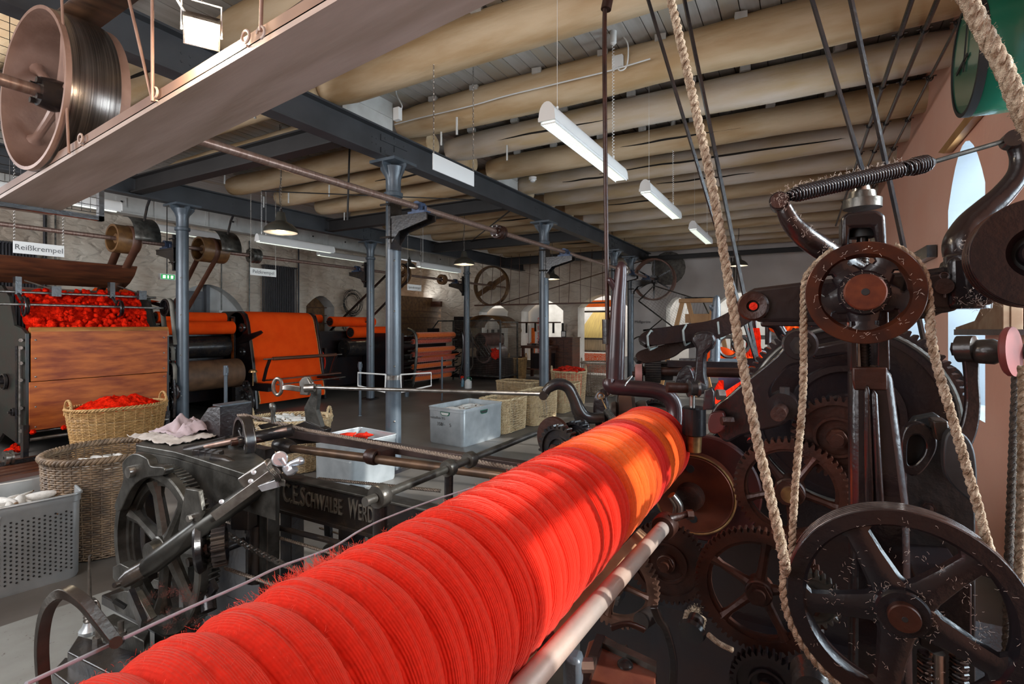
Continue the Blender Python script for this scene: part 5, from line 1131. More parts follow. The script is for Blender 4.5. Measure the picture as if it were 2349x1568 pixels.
g0, g1 = PV(1465, 690, 13.85), PV(1650, 830, 13.85); h0, h1 = PV(1500, 655, 13.85), PV(1612, 690, 13.85)
q0 = PV(1660, 790, 13.85)
MB().tube([g0, g1, q0, h1, h0, g0], 0.02, 6).build('guard_frame', greyiron, t)
b = MB(); n = 26
for i in range(1, n):
    s = i/n; b.tube([g0+(g1-g0)*s, h0+(h1-h0)*min(1, s*1.4) if s < 0.71 else h1+(q0-h1)*((s-0.71)/0.29)], 0.0025, 3)
for i in range(1, 9): s = i/9; b.tube([g0+(h0-g0)*s, h1+(q0-h1)*(1-s) if 0 else g1+(q0-g1)*s], 0.0025, 3)
b.build('mesh_wires', meshm, t, kind='stuff')
for k in range(3): v = UR-2.6-0.07*k; MB().cyl((v, VE-0.04, 0), (v, VE-0.04, 3.42), 0.018, n=8).build('wall_pipe', greyiron, label='thin dark pipe of a trio running up the grey end wall', cat='pipe', group='trio of pipes on the end wall')
MB().lathe((PV(1533, 622, VE).x, VE-0.0, PV(1533, 615, VE).z), YV, [(-0.03, 0.05), (-0.02, 0.45), (0.02, 0.52)], 18).build('plaster_patch', mortar, wr)
# ============================================================ floor baskets, bins and bottles
def hw(px, py, z): return PZ(px, py, z)
basket('wicker_basket', 'oval wicker basket heaped with red wool before the wooden panels', PZ(272, 1072, 0.0), 0.46, 0.31, 0.70, wick, 1.30, 2.2, rz=rad(86), stakes=34, rimr=0.016, wr=0.006, hm=wick, hs=1.1)
bc = Vector(PZ(272, 1072, 0.0)); b, m_ = woolheap('w', bc+UP*0.66, 0.43, 0.28, 0.11, redwool, rz=rad(86), seed=3)
b.build('wool_heap', redwool, label='fluffy heap of red wool filling the oval basket', cat='wool', kind='stuff', sharp=180)
bc = PZ(245, 1245, 0.0)
basket('wicker_basket', 'tall weathered round basket holding white bobbins, lower left', bc, 0.36, 0.36, 0.68, wickdark, 1.12, 2.0, handles=0, stakes=40, rimr=0.02, wr=0.0065)
bobbins(22, 'white cop of yarn in the weathered round basket', bc+UP*0.52, 0.2, 0.2, 0.07, seed=3, group='white bobbins in the weathered basket', L=0.24, r=0.024)
MB().lathe(bc, UP, [(0.02, 0.0), (0.02, 0.3), (0.48, 0.30), (0.51, 0.2), (0.54, 0.02)], 24).build('packing_cloth', cloth2, label='pale lining under the bobbins of the weathered round basket', cat='lining')
bc = PZ(668, 1010, 0)+V(0, 0.28, 0); bc = P(665, 1005, 5.75); bc.z = 0
basket('wicker_basket', 'pale oval basket of white bobbins behind the spinning mule head', bc, 0.44, 0.34, 0.56, wickpale, 1.25, 2.2, rz=rad(35), stakes=34, rimr=0.017, hs=1.3)
bobbins(26, 'white cop of yarn in the pale oval basket', bc+UP*0.49, 0.33, 0.22, 0.05, seed=8, group='white bobbins in the pale basket', L=0.26, r=0.026, rz=rad(28))
MB().lathe(bc, UP, [(0.02, 0.0), (0.02, 0.2), (0.45, 0.28), (0.49, 0.1), (0.5, 0.01)], 24).build('packing_cloth', cloth2, label='white lining under the bobbins of the pale oval basket', cat='lining')
def bin_(label, c, lx, ly, h, rz, name='metal_bin', perf=False, flare=1.0, mm=alu):
    c = Vector(c); t = thing(name, label, 'bin', c); ca, sa = cos(rz), sin(rz); tk = 0.006
    def w(x, y, z): return c+V(x*ca-y*sa, x*sa+y*ca, z)
    def rr(lx, ly, r, z, n=5):
        o = []
        for cx, cy, a0 in ((lx/2-r, ly/2-r, 0), (-lx/2+r, ly/2-r, pi/2), (-lx/2+r, -ly/2+r, pi), (lx/2-r, -ly/2+r, 3*pi/2)):
            for k in range(n+1): a = a0+pi/2*k/n; o.append(w(cx+r*cos(a), cy+r*sin(a), z))
        return o
    r = 0.05; levels = [(0.0, 0.965), (0.02, 0.985), (h-0.05, 1.0), (h-0.045, 1.012), (h, 1.012)]
    b = MB(); rings = [rr(lx*f, ly*f, r, z) for z, f in levels]+[rr(lx*1.012-0.012, ly*1.012-0.012, r, h)]+[rr(lx*0.985, ly*0.985, r, 0.02)]
    m = len(rings[0]); vs = [p for R_ in rings for p in R_]
    fs = [(i*m+k, i*m+(k+1) % m, (i+1)*m+(k+1) % m, (i+1)*m+k) for i in range(len(rings)-1) for k in range(m)]+[tuple(range(m))[::-1], tuple((len(rings)-1)*m+k for k in range(m))]
    b.add(vs, fs); o = b.build('shell', mm, t, sharp=40)
    MB().tube([p+UP*0.0 for p in rr(lx*1.015, ly*1.015, r, h)], 0.008, 8, closed=True).build('rolled_rim', alu, t)
    for s in (-1, 1):
        for off, mt_, e in ((0.0035, green if not perf else alu, 0.0), (0.005, black, 0.010)):
            q = [w(s*(lx/2+off), a*(0.085-e), h-0.075+z*(0.026-e)) for a, z in ((-0.6, -1), (0.6, -1), (0.85, -0.5), (1, 1), (-1, 1), (-0.85, -0.5))]
            MB().prism(q, (w(s, 0, 0)-w(0, 0, 0))*0.003).build('handle_grip', mt_ if e == 0 else (whitep if s < 0 else black), t)
    return t, w
# open sheet bins
pc = P(845, 1080, 5.05)
B1 = V(-4.02, 3.84, 0)
tb1, wb1 = bin_('open sheet metal bin with a few red bobbins, beyond the engraved rail', B1, 0.60, 0.58, 0.46, rad(-6))
for k, (x, y, a) in enumerate(((-0.12, -0.05, 0.6), (-0.05, -0.12, 1.6), (0.02, 0.05, 2.3), (0.08, -0.02, 0.2), (0.0, -0.2, 1.0))):
    bobbin('red cop of yarn in the open metal bin', wb1(x-0.05, y+0.1, 0.39+0.02*k), (cos(a), sin(a), 0.5 if k < 2 else 0.1), redpaint, 0.24, 0.026, 'red bobbins in the open bin')
MB().add([wb1(x, y, 0.28) for x, y in ((-0.29, -0.29), (0.29, -0.29), (0.29, 0.29), (-0.29, 0.29))], [(0, 1, 2, 3)]).build('lining', whitep, tb1)
B2 = (PZ(982, 1013, 0)+PZ(1153, 1000, 0))/2
tb2, wb2 = bin_('closed-sided sheet metal bin with handwriting and green rimmed grips', B2, 0.62, 0.88, 0.49, rad(-5))
text('mittelfein 9½', 0.05, grey, wb2(-0.13, -0.444, 0.35), wb2(1, 0, 0)-wb2(0, 0, 0), UP, tb2, 0.0005, name='handwriting')
text('358/–    5', 0.065, grey, wb2(-0.02, -0.444, 0.27), wb2(1, 0, 0)-wb2(0, 0, 0), UP, tb2, 0.0005, name='handwriting')
hw_ = [wb2(a*0.085, -0.4445, 0.415+z*0.024) for a, z in ((-0.6, -1), (0.6, -1), (0.85, -0.5), (1, 1), (-1, 1), (-0.85, -0.5))]
MB().prism(hw_, (wb2(0, -1, 0)-wb2(0, 0, 0))*0.003).build('handle_grip', green, tb2)
hw_ = [wb2(a*0.07, -0.448, 0.415+z*0.016) for a, z in ((-0.6, -1), (0.6, -1), (0.85, -0.5), (1, 1), (-1, 1), (-0.85, -0.5))]
MB().prism(hw_, (wb2(0, -1, 0)-wb2(0, 0, 0))*0.003).build('handle_opening', whitep, tb2)
MB().add([wb2(x, y, 0.38) for x, y in ((-0.29, -0.42), (0.29, -0.42), (0.29, 0.42), (-0.29, 0.42))], [(0, 1, 2, 3)]).build('lining', whitep, tb2)
bobbins(30, 'white cop of yarn in the handwritten metal bin', wb2(0, 0, 0.41), 0.2, 0.34, 0.02, seed=21, group='white bobbins in the handwritten bin', L=0.22, r=0.024, rz=rad(-5), zj=0.02, up=0.1)
# perforated bin
pm = mat('perforated_sheet', (0.56, 0.60, 0.62), 0.34, 0.55, scale=7, col2=(0.44, 0.48, 0.50))
B3 = PZ(187, 1320, 0); B3 = B3+V(cos(rad(-11)), sin(rad(-11)), 0)*-0.31+V(-sin(rad(-11)), cos(rad(-11)), 0)*-0.45
tb3, wb3 = bin_('perforated aluminium bin full of white bobbins at the left edge', B3, 0.62, 0.90, 0.53, rad(-11), perf=True)
hb = MB()
def hole(b, p, n, r=0.006):
    x, y, d = frame(n); b.add([Vector(p)+(x*cos(2*pi*k/8)+y*sin(2*pi*k/8))*r for k in range(8)], [tuple(range(8))])
for i in range(33):
    for j in range(15): hole(hb, wb3(0.3125, -0.4+i*0.025, 0.07+j*0.025+(0.0125 if i % 2 else 0)), wb3(1, 0, 0)-wb3(0, 0, 0))
for i in range(21):
    for j in range(15): hole(hb, wb3(-0.25+i*0.025, -0.4525, 0.07+j*0.025+(0.0125 if i % 2 else 0)), wb3(0, -1, 0)-wb3(0, 0, 0))
hb.build('perforations', black, tb3, kind='stuff')
MB().add([wb3(x, y, 0.38) for x, y in ((-0.3, -0.43), (0.3, -0.43), (0.3, 0.43), (-0.3, 0.43))], [(0, 1, 2, 3)]).build('lining', bobm, tb3)
bobbins(34, 'white cop of yarn in the perforated aluminium bin', wb3(0, 0, 0.41), 0.2, 0.33, 0.05, seed=31, group='white bobbins in the perforated bin', L=0.25, r=0.027, rz=rad(-11))
# rectangular wicker baskets in a row
def rb(label, px, py, w_, l_, h, m, rz, sq=6, **k):
    p = PZ(px, py, 0)+V(cos(rz), sin(rz), 0)*(-w_)+V(-sin(rz), cos(rz), 0)*l_; return basket('wicker_basket', label, p, w_, l_, h, m, 1.08, sq, rz=rz, handles=0, stakes=36, **k)
A_ = rad(-2)
rb('rectangular wicker basket touching the handwritten metal bin', 1157, 999, 0.24, 0.36, 0.50, wickpale, A_, rows=26)
rb('middle rectangular wicker basket of the row beyond the metal bin', 1228, 980, 0.20, 0.42, 0.52, wickpale, A_, rows=26)
rb('farthest rectangular wicker basket of the row, behind the curved hook', 1292, 950, 0.18, 0.40, 0.50, wickpale, A_, rows=24)
rb('long low wicker basket behind the row, left of the second column', 1215, 930, 0.42, 0.26, 0.44, wickpale, A_, rows=20)
p = PZ(1300, 925, 0)
basket('wicker_basket', 'tall round basket topped with red bobbins right of the column', p+V(0, 0.1, 0), 0.36, 0.36, 0.66, wickpale, 1.15, 2.2, stakes=32, handles=2, rows=30, rz=0.5)
bobbins(26, 'red cop of yarn in the tall round basket', p+V(0, 0.1, 0.64), 0.25, 0.25, 0.06, redpaint, 5, 'red bobbins in the tall basket', 0.22, 0.026)
MB().lathe(p+V(0, 0.1, 0), UP, [(0.02, 0.0), (0.02, 0.24), (0.60, 0.28), (0.62, 0.02)], 24).build('red_lining', redpaint, label='red yarn filling under the bobbins of the tall round basket', cat='yarn')
p = PZ(1375, 905, 0)
basket('wicker_basket', 'weathered tall round basket behind the iron fork', p, 0.42, 0.42, 0.74, mat('grey_wicker', (0.34, 0.27, 0.20), 0.6, scale=20, col2=(0.2, 0.15, 0.11)), 1.12, 2.2, stakes=32, handles=2, rows=30, rz=0.3)
p = PZ(1187, 868, 0)
basket('wicker_basket', 'round honey coloured basket by the workbench', p, 0.28, 0.28, 0.62, wick, 1.15, 2.0, stakes=26, handles=2, rows=26, rz=0.8, hs=1.4)
# bottles
p = PZ(1074, 890, 0); t = thing('canister', 'white plastic canister with green cap on the floor', 'bottle', p)
MB().lathe(p, UP, [(0, 0.085), (0.01, 0.09), (0.17, 0.09), (0.21, 0.06), (0.225, 0.035), (0.24, 0.035)], 20).build('body', plastic, t); MB().lathe(p+UP*0.235, UP, [(0, 0.04), (0.04, 0.038), (0.05, 0.03)], 16).build('cap', green, t); MB().torus(p+V(0.06, 0, 0.24), YV, 0.04, 0.01, 16, 6).build('handle', green, t)
p = PZ(1061, 886, 0); t = thing('spray_bottle', 'slim spray bottle with red trigger beside the canister', 'bottle', p)
MB().lathe(p, UP, [(0, 0.04), (0.15, 0.042), (0.2, 0.018), (0.22, 0.018)], 16).build('body', mat('blue_bottle', (0.12, 0.28, 0.38), 0.3), t); MB().bx(p.x-0.05, p.x+0.03, p.y-0.015, p.y+0.015, 0.22, 0.27).bx(p.x-0.05, p.x-0.035, p.y-0.01, p.y+0.01, 0.17, 0.23).build('trigger_head', redpaint, t)
# wire bracket clipped to the nearest column
t = thing('wire_holder', 'white wire bracket clamped round the nearest column', 'bracket', (-3.93, 4.3, 0.95))
zc = 1.6-(865-745)/1180*5.7
for s, L_ in ((-1, 0.30), (1, 0.33)):
    c = P(902, 865, 5.55); x = RT*s
    pts = [c+x*0.08+UP*0.03, c+x*(0.08+L_)+UP*(0.05), c+x*(0.08+L_)-UP*0.09+UP*(0.0), c+x*0.09-UP*0.16+x*0.0]
    MB().tube(pts+[pts[0]], 0.009, 6).build('wire_loop', whitep, t)
MB().lathe((-3.93, 4.30, zc-0.02), UP, [(0, 0.084), (0, 0.092), (0.05, 0.092), (0.05, 0.084)], 24, True).build('collar', steel, t)
# ============================================================ ropes, gears and wheels of the big machine
def twist(b, pts, R, strands=3, pitch=None, n=5, seg=None):
    """rope of twisted strands along a path"""
    pts = [Vector(p[:3]) for p in pts]; pitch = pitch or R*5.5
    L = [0]
    for i in range(1, len(pts)): L.append(L[-1]+(pts[i]-pts[i-1]).length)
    tot = L[-1]; N_ = max(8, int(tot/(pitch/9))); out = []; j = 0
    for i in range(N_+1):
        s = tot*i/N_
        while j < len(pts)-2 and L[j+1] < s: j += 1
        f = (s-L[j])/max(1e-9, L[j+1]-L[j]); out.append(pts[j].lerp(pts[j+1], min(1, f)))
    x0 = frame(out[1]-out[0])[0]; res = [[] for _ in range(strands)]
    for i, p in enumerate(out):
        d = (out[min(i+1, N_)]-out[max(i-1, 0)]).normalized(); x0 = (x0-d*x0.dot(d)).normalized(); y = d.cross(x0)
        for s in range(strands):
            a = 2*pi*(tot*i/N_)/pitch+2*pi*s/strands; res[s].append(p+(x0*cos(a)+y*sin(a))*R*0.5)
    for s in range(strands): b.tube(res[s], R*0.56, n)
    return b
def rope(label, pts, R, m=ropem, name='rope', strands=3, cat='rope', fuzz=0):
    b = twist(MB(), pts, R, strands); o = b.build(name, m, label=label, cat=cat, sharp=180)
    if fuzz:
        q = MB(); RR = random.Random(fuzz); pts = [Vector(p[:3]) for p in pts]
        for i in range(fuzz*10):
            k = RR.randrange(len(pts)-1); p = pts[k].lerp(pts[k+1], RR.random()); d = V(RR.uniform(-1, 1), RR.uniform(-1, 1), RR.uniform(-1, 1)).normalized()
            q.tube([p+d*R*0.8, p+d*R*1.15+V(RR.uniform(-1, 1), 0, RR.uniform(-1, 1))*R*0.3], 0.00035, 3)
        f = q.build('loose_fibres', m, o, kind='stuff')
    return o
def rim_pts(c, d, r0, r1, n, depth, frac=0.5):
    pass
def cast_wheel(label, c, r, w, m, spokes=5, a0=0.0, hubr=None, name='wheel', groove=2, hubl=None, facem=None, spr=0.016, shaft=0.02, dirn=(0, 1, 0), nut=False, cat='wheel', rimh=None, par=None, hubproj=0.03, capm=None, rimface=False):
    """cast iron wheel with axis dirn: grooved rim, tapering spokes, stepped hub"""
    c = Vector(c); x, y, d = frame(dirn); t = par
    rh = rimh or r*0.13; hubr = hubr or r*0.2; facem = facem or m
    prof = [(-w/2, r-rh), (-w/2, r*0.985), (-w/2*0.9, r)]
    if groove:
        for g in range(groove):
            a = -w/2*0.8+(w*0.8)*g/groove; b_ = -w/2*0.8+(w*0.8)*(g+1)/groove; prof += [(a+0.002, r), ((a+b_)/2, r-0.3*(b_-a)), (b_-0.002, r)]
    prof += [(w/2*0.9, r), (w/2, r*0.985), (w/2, r-rh), (w*0.18, r-rh*1.25), (-w*0.18, r-rh*1.25)]
    ro = MB().lathe(c, d, [(-w/2, r-rh), (-w/2, r*0.985), (-w/2*0.93, r*0.995), (w/2*0.93, r*0.995), (w/2, r*0.985), (w/2, r-rh), (w*0.18, r-rh*1.25), (-w*0.18, r-rh*1.25)], 72, True).build(name, facem if rimface else m, par, sharp=28, label=label or None)
    t = ro; MB().lathe(c, d, [(-w/2*0.93, r*0.99)]+prof[2:-4]+[(w/2*0.93, r*0.99)], 72, True).build('grooved_face', facem, t, sharp=28)
    q = r*0.02
    for k in range(spokes):
        a = a0+2*pi*k/spokes; e = x*cos(a)+y*sin(a); s = x*-sin(a)+y*cos(a); b = MB(); vs = []; ns = 10
        st = [(hubr*0.7, 1.5), (hubr*1.25, 1.15), (r*0.55, 0.95), (r-rh*1.6, 0.9), (r-rh*1.15, 1.7)]
        for rr, f in st:
            for i in range(ns): an = 2*pi*i/ns; vs.append(c+e*rr+s*cos(an)*spr*f+d*sin(an)*min(w*0.32, spr*0.7)*1.0)
        b.add(vs, [(i*ns+k2, i*ns+(k2+1) % ns, (i+1)*ns+(k2+1) % ns, (i+1)*ns+k2) for i in range(len(st)-1) for k2 in range(ns)]); b.build('spoke', m, t)
    hl = hubl or w*1.2
    MB().lathe(c, d, [(-hl/2, shaft), (-hl/2, hubr*0.92), (-hl/2+0.004, hubr), (hl/2-0.004, hubr), (hl/2, hubr*0.92), (hl/2, shaft)], 36, True).build('hub', m, t)
    sh = MB().lathe(c, d, [(-hl/2-hubproj, 0.0001), (-hl/2-hubproj, shaft*0.93), (-hl/2-hubproj+0.002, shaft), (hl/2+0.06, shaft), (hl/2+0.06, 0.0001)], 28); so = sh.build('axle', capm or rust, t)
    MB().lathe(c-d*(hl/2+hubproj+0.0005), d, [(-0.0005, 0.0001), (-0.0005, shaft*0.18), (0.0, shaft*0.2)], 12).build('centre_mark', black, so)
    if nut: MB().hexn(c-d*(hl/2+hubproj*0.8), d, shaft*1.7, 0.012).build('nut', rust, t)
    return t
def gear(label, c, r, w, n, m, spokes=5, a0=0.2, hubr=None, disc=False, name='gear_wheel', dirn=(0, 1, 0), th=None, par=None, shaft=0.014, web=0.3, lugm=None, arc=None, nutm=None):
    """toothed wheel: every tooth ring is cut into the rim"""
    c = Vector(c); x, y, d = frame(dirn); t = par
    th = th or 2*pi*r/n*0.62; vs = []; hub = hubr or r*0.22; ri = r*0.80
    out = []; inn = []
    for k in range(n):
        for f, rr in ((0.02, r-th), (0.20, r-th*0.1), (0.30, r), (0.48, r), (0.58, r-th*0.1), (0.76, r-th)):
            a = 2*pi*(k+f)/n
            if arc and not (arc[0] < a < arc[1]): rr = r-th
            out.append(c-d*w/2+(x*cos(a)+y*sin(a))*rr); inn.append(c-d*w/2+(x*cos(a)+y*sin(a))*ri)
    t = MB().band(out, inn, d*w).build(name, m, par, sharp=25, label=label or None)
    if disc:
        MB().lathe(c, d, [(-w*web/2, 0.001), (-w*web/2, ri*0.55), (-w*web/2-0.001, ri*0.56), (-w*web/2-0.001, ri+0.002), (w*web/2, ri+0.002), (w*web/2, 0.001)], 48).build('web', m, t)
        MB().ring(c-d*w*0.42, d, r*0.44, r*0.50, w*0.2, 40).build('raised_ring', m, t)
    else:
        for k in range(spokes):
            a = a0+2*pi*k/spokes; e = x*cos(a)+y*sin(a); MB().tube([c+e*hub*0.8, c+e*hub*1.4, c+e*ri*0.8, c+e*(ri+0.004)], [r*0.10, r*0.075, r*0.065, r*0.11], 8).build('spoke', m, t)
        MB().ring(c, d, ri*0.93, ri*1.01, w*0.5, 48).build('inner_rim', m, t)
    MB().lathe(c, d, [(-w*0.9, 0.001), (-w*0.9, hub*0.9), (-w*0.8, hub), (w*0.6, hub), (w*0.6, 0.001)], 28).build('hub', m, t)
    MB().lathe(c-d*w*0.9, d, [(-0.022, 0.001), (-0.022, shaft), (0.0, shaft)], 20).build('axle_end', nutm or rust, t)
    MB().hexn(c-d*(w*0.9+0.009), d, shaft*1.7, 0.009).build('nut', rust, t)
    return t
def PT(l, v): return [PV(px, py, v) for px, py in l]
def slab(name, px, v, th, m, par, smooth=0, bev=0.003):
    pts = cr([tuple(PV(a, b, v)) for a, b in px], smooth, True) if smooth else [tuple(PV(a, b, v)) for a, b in px]
    return MB().prism(pts, (0, th, 0)).build(name, m, par, bev=bev)
def pipe(name, l, m, par, n=12, smooth=6, label=None, cat=None, sharp=60, flat=None):
    """l: (px, py, depth, radius in m)"""
    q = [tuple(P(a, b, d))+(r,) for a, b, d, r in l]; q = cr(q, smooth) if smooth else q
    return MB().tube([p[:3] for p in q], [p[3] for p in q], n).build(name, m, par, label=label, cat=cat, sharp=sharp)
def flatarm(name, l, w, m, par, bev=0.003):
    """flat bar following (px,py,depth) points, thickness w sideways, height varying"""
    q = cr([tuple(P(a, b, d))+(h,) for a, b, d, h in l], 6); vs = []; n = len(q)
    for i, p in enumerate(q):
        a = Vector(q[max(i-1, 0)][:3]); b = Vector(q[min(i+1, n-1)][:3]); d = (b-a).normalized(); s = V(0, 1, 0); s = (s-d*s.dot(d)).normalized(); u = d.cross(s); c = Vector(p[:3]); h = p[3]
        for e, f in ((-1, -1), (1, -1), (1, 1), (-1, 1)): vs.append(c+s*e*w/2+u*f*h/2)
    fs = [(i*4+k, i*4+(k+1) % 4, (i+1)*4+(k+1) % 4, (i+1)*4+k) for i in range(n-1) for k in range(4)]+[(3, 2, 1, 0), tuple((n-1)*4+k for k in range(4))]
    return MB().add(vs, fs).build(name, m, par, bev=bev)
# ============================================================ spinning mule headstock, middle left
mule = thing('spinning_mule_head', 'grey cast iron spinning mule head with spoked gear wheel and diagonal tube', 'machine', (-2.9, 1.6, 0))
gp = greyiron; dk = iron2
T = 0.97
top = [PZ(a, b, T) for a, b in ((312, 1020), (345, 1000), (420, 985), (505, 985), (640, 1075), (655, 1100), (560, 1085), (450, 1050), (400, 1035))]
MB().prism([p-UP*0.03 for p in top], (0, 0, 0.03)).build('top_plate', gp, mule, bev=0.004)
fr = [PZ(a, b, T) for a, b in ((312, 1020), (400, 1038), (520, 1070), (632, 1098))]
b = MB()
for i in range(3): p, q = fr[i], fr[i+1]; b.add([p-UP*0.03, q-UP*0.03, q-UP*0.17, p-UP*0.17, p+V(-.03, .03, -.03), q+V(-.03, .03, -.03), q+V(-.03, .03, -.17), p+V(-.03, .03, -.17)], [(0, 1, 2, 3), (7, 6, 5, 4), (3, 2, 6, 7), (0, 3, 7, 4), (1, 5, 6, 2), (0, 4, 5, 1)])
b.build('front_apron', gp, mule)
for px, py in ((345, 1048), (425, 1075), (530, 1098), (610, 1120)):
    c = PZ(px, py, T-0.1)+V(0, -0.03, 0); MB().lathe(c, (0.3, -1, 0), [(0, 0.018), (0.012, 0.018), (0.013, 0.012), (0.02, 0.010)], 16).build('bolt', gp, mule)
# legs / frame down to the floor
for px, py, w in ((330, 1060, 0.10), (430, 1100, 0.09), (612, 1125, 0.06)):
    c = PZ(px, py, T-0.16); MB().bx(c.x-w/2, c.x+w/2, c.y-0.02, c.y+0.05, 0.0, T-0.05).build('leg', gp if px > 400 else dk, mule, bev=0.005)
c0_ = PZ(360, 1010, T); c1_ = PZ(600, 1050, T)
MB().bx(-3.3, -2.55, 1.78, 1.84, 0.05, 0.92).build('back_frame', dk, mule)
MB().bx(-3.35, -2.3, 1.35, 1.95, 0.03, 0.12).build('bed', dk, mule, bev=0.006)
# spoked gear wheel facing the camera
GC = PV(368, 1258, 1.27); GR = 0.385
x, y, d = frame(YV)
gw = gear('large spoked grey cast iron gear wheel', GC+YV*0.03, GR*0.985, 0.05, 96, gp, name='segment_gear', par=mule, spokes=7, a0=0.35, hubr=0.06, th=0.022)
MB().lathe(GC, YV, [(-0.03, GR*0.86), (-0.03, GR*0.95), (-0.024, GR*0.965), (0.02, GR*0.965), (0.02, GR*0.86)], 72, True).build('outer_rim', gp, gw)
lug = cr([tuple(PV(a, b, 1.22)) for a, b in ((282, 1100), (280, 1062), (305, 1040), (335, 1050), (345, 1068), (375, 1072), (372, 1090), (330, 1096), (300, 1120), (275, 1170), (262, 1160))], 4, True)
MB().prism(lug, (0, 0.04, 0)).build('lug', gp, gw, bev=0.004)
MB().lathe(PV(300, 1082, 1.21), YV, [(-0.014, 0.008), (-0.014, 0.026), (0, 0.028), (0.01, 0.028)], 20).build('lug_bolt', steel, gw)
for a in (0.6, 1.5): pass
MB().prism([PV(a, b, 1.20) for a, b in ((425, 1120), (455, 1125), (462, 1170), (450, 1215), (418, 1235), (408, 1215))], (0, 0.02, 0)).build('sector_plate', gp, gw, bev=0.003)
MB().hexn(PV(430, 1190, 1.18), YV, 0.014, 0.03).build('adjusting_nut', steel, gw)
MB().lathe(PV(352, 1268, 1.19), YV, [(-0.02, 0.001), (-0.02, 0.05), (0.02, 0.055), (0.03, 0.03)], 24).build('hub_cap', gp, gw)
# diagonal tube arm
pipe('diagonal_tube', [(312, 1318, 2.10, 0.030), (345, 1296, 2.10, 0.036), (350, 1292, 2.10, 0.042), (480, 1195, 2.14, 0.042), (600, 1112, 2.18, 0.040)], mat('oiled_cast_iron', (0.085, 0.085, 0.078), 0.32, 0.8, scale=10, col2=(0.04, 0.038, 0.035)), mule, smooth=0, n=24)
pipe('tube_socket', [(282, 1335, 2.08, 0.026), (300, 1322, 2.09, 0.034), (335, 1302, 2.10, 0.034)], dk, mule, smooth=0, n=20)
MB().cyl(P(262, 1342, 2.04), P(290, 1332, 2.09), 0.011, n=12).build('pin', dk, mule)
MB().bar(P(540, 1150, 2.14), P(650, 1068, 2.20), 0.05, 0.03, up=UP).build('slide_bar', gp, mule, bev=0.003)
MB().bar(P(490, 1185, 2.10), P(640, 1075, 2.12), 0.012, 0.04, up=UP).build('side_bar', steel, mule, bev=0.002)
for px, py in ((508, 1150), (575, 1103), (582, 1083)): MB().lathe(P(px, py, 2.08), (EYE-P(px, py, 2.08)), [(0, 0.010), (0.01, 0.009), (0.012, 0.004)], 12).build('screw', brightsteel, mule)
MB().bar(P(560, 1112, 2.16), P(625, 1068, 2.16), 0.045, 0.075, up=UP).build('end_block', steel, mule, bev=0.008)
MB().lathe(P(622, 1090, 2.1), P(660, 1060, 2.16)-P(600, 1100, 2.1), [(0, 0.02)]+[(0.003*i, 0.034+0.004*(i % 2)) for i in range(8)]+[(0.026, 0.02)], 20).build('ratchet_ring', steel, mule)
MB().prism([P(590, 1115, 2.1), P(632, 1100, 2.1), P(636, 1118, 2.1), P(600, 1128, 2.1)], (0, 0.02, 0)).build('bright_plate', brightsteel, mule, bev=0.002)
cc = P(642, 1052, 2.12); MB().cyl(P(620, 1075, 2.18), cc, 0.026, 0.028, 24).build('crank_shaft', steel, mule)
MB().lathe(cc, (EYE-cc), [(-0.02, 0.03), (0.01, 0.031), (0.014, 0.026), (0.015, 0.001)], 24).box(cc+(EYE-cc).normalized()*0.016, (0.012, 0.012, 0.006)).build('crank_boss', brightsteel, mule)
pipe('crank_arm', [(645, 1052, 2.12, 0.016), (658, 1068, 2.12, 0.013), (672, 1062, 2.12, 0.013), (690, 1056, 2.12, 0.018), (696, 1053, 2.12, 0.008)], brightsteel, mule)
pipe('crank_knob', [(658, 1068, 2.12, 0.02), (664, 1080, 2.12, 0.022), (676, 1072, 2.12, 0.02)], brightsteel, mule, smooth=3)
# grooved flywheel of the rope drive with rope
fc = P(560, 1012, 2.62); fx = V(0.92, 0.35, 0)
cast_wheel('', fc, 0.13, 0.05, dk, 5, 0.4, par=mule, name='flywheel', groove=1, dirn=(0.35, 1, 0), facem=mat('polished_dark_rim', (0.16, 0.14, 0.12), 0.22, 0.9, scale=20), spr=0.012, shaft=0.016)
MB().cyl(P(425, 1034, 2.62), P(520, 1012, 2.66), 0.026, n=20).build('shaft_sleeve', dk, mule); MB().cyl(P(470, 1024, 2.63), P(660, 985, 2.70), 0.017, n=16).build('main_shaft', mtl, mule)
MB().cyl(P(585, 1003, 2.68), P(672, 985, 2.72), 0.032, n=20).build('shaft_sleeve', dk, mule)
for px in (455, 470, 485, 500): MB().box(P(px, 1045+0.12*(px-455), 2.5), (0.035, 0.05, 0.07), rz=0.5).build('block', dk, mule, bev=0.004)
pipe('pawl', [(488, 1050, 2.42, 0.02), (520, 1055, 2.40, 0.018), (552, 1070, 2.38, 0.006)], dk, mule)
# black cover box
cb = MB(); A = [P(a, b, d) for a, b, d in ((462, 1002, 2.95), (468, 955, 2.95), (492, 930, 2.95), (570, 922, 3.05), (572, 985, 3.05), (505, 1005, 2.85))]
f1 = [P(505, 1005, 2.72), P(505, 938, 2.72), P(575, 926, 2.85), P(575, 985, 2.85)]
bk = [P(455, 1000, 3.05), P(460, 960, 3.05), P(488, 930, 3.08), P(575, 922, 3.15), P(575, 985, 3.15)]
cb.prism([P(452, 1005, 2.95), P(456, 965, 2.95), P(478, 934, 2.95), P(505, 932, 2.90), P(505, 1005, 2.85)], RT*0.0+FW*0.16+RT*0.0).build('cover_side', iron, mule, bev=0.004)
MB().prism([P(505, 1005, 2.82), P(505, 932, 2.82), P(577, 922, 2.96), P(577, 985, 2.96)], FW*0.012).build('cover_front', iron, mule)
MB().prism([P(488, 930, 2.95), P(505, 933, 2.80), P(577, 923, 2.95), P(560, 920, 3.12)], UP*0.008).build('cover_top', colp, mule)
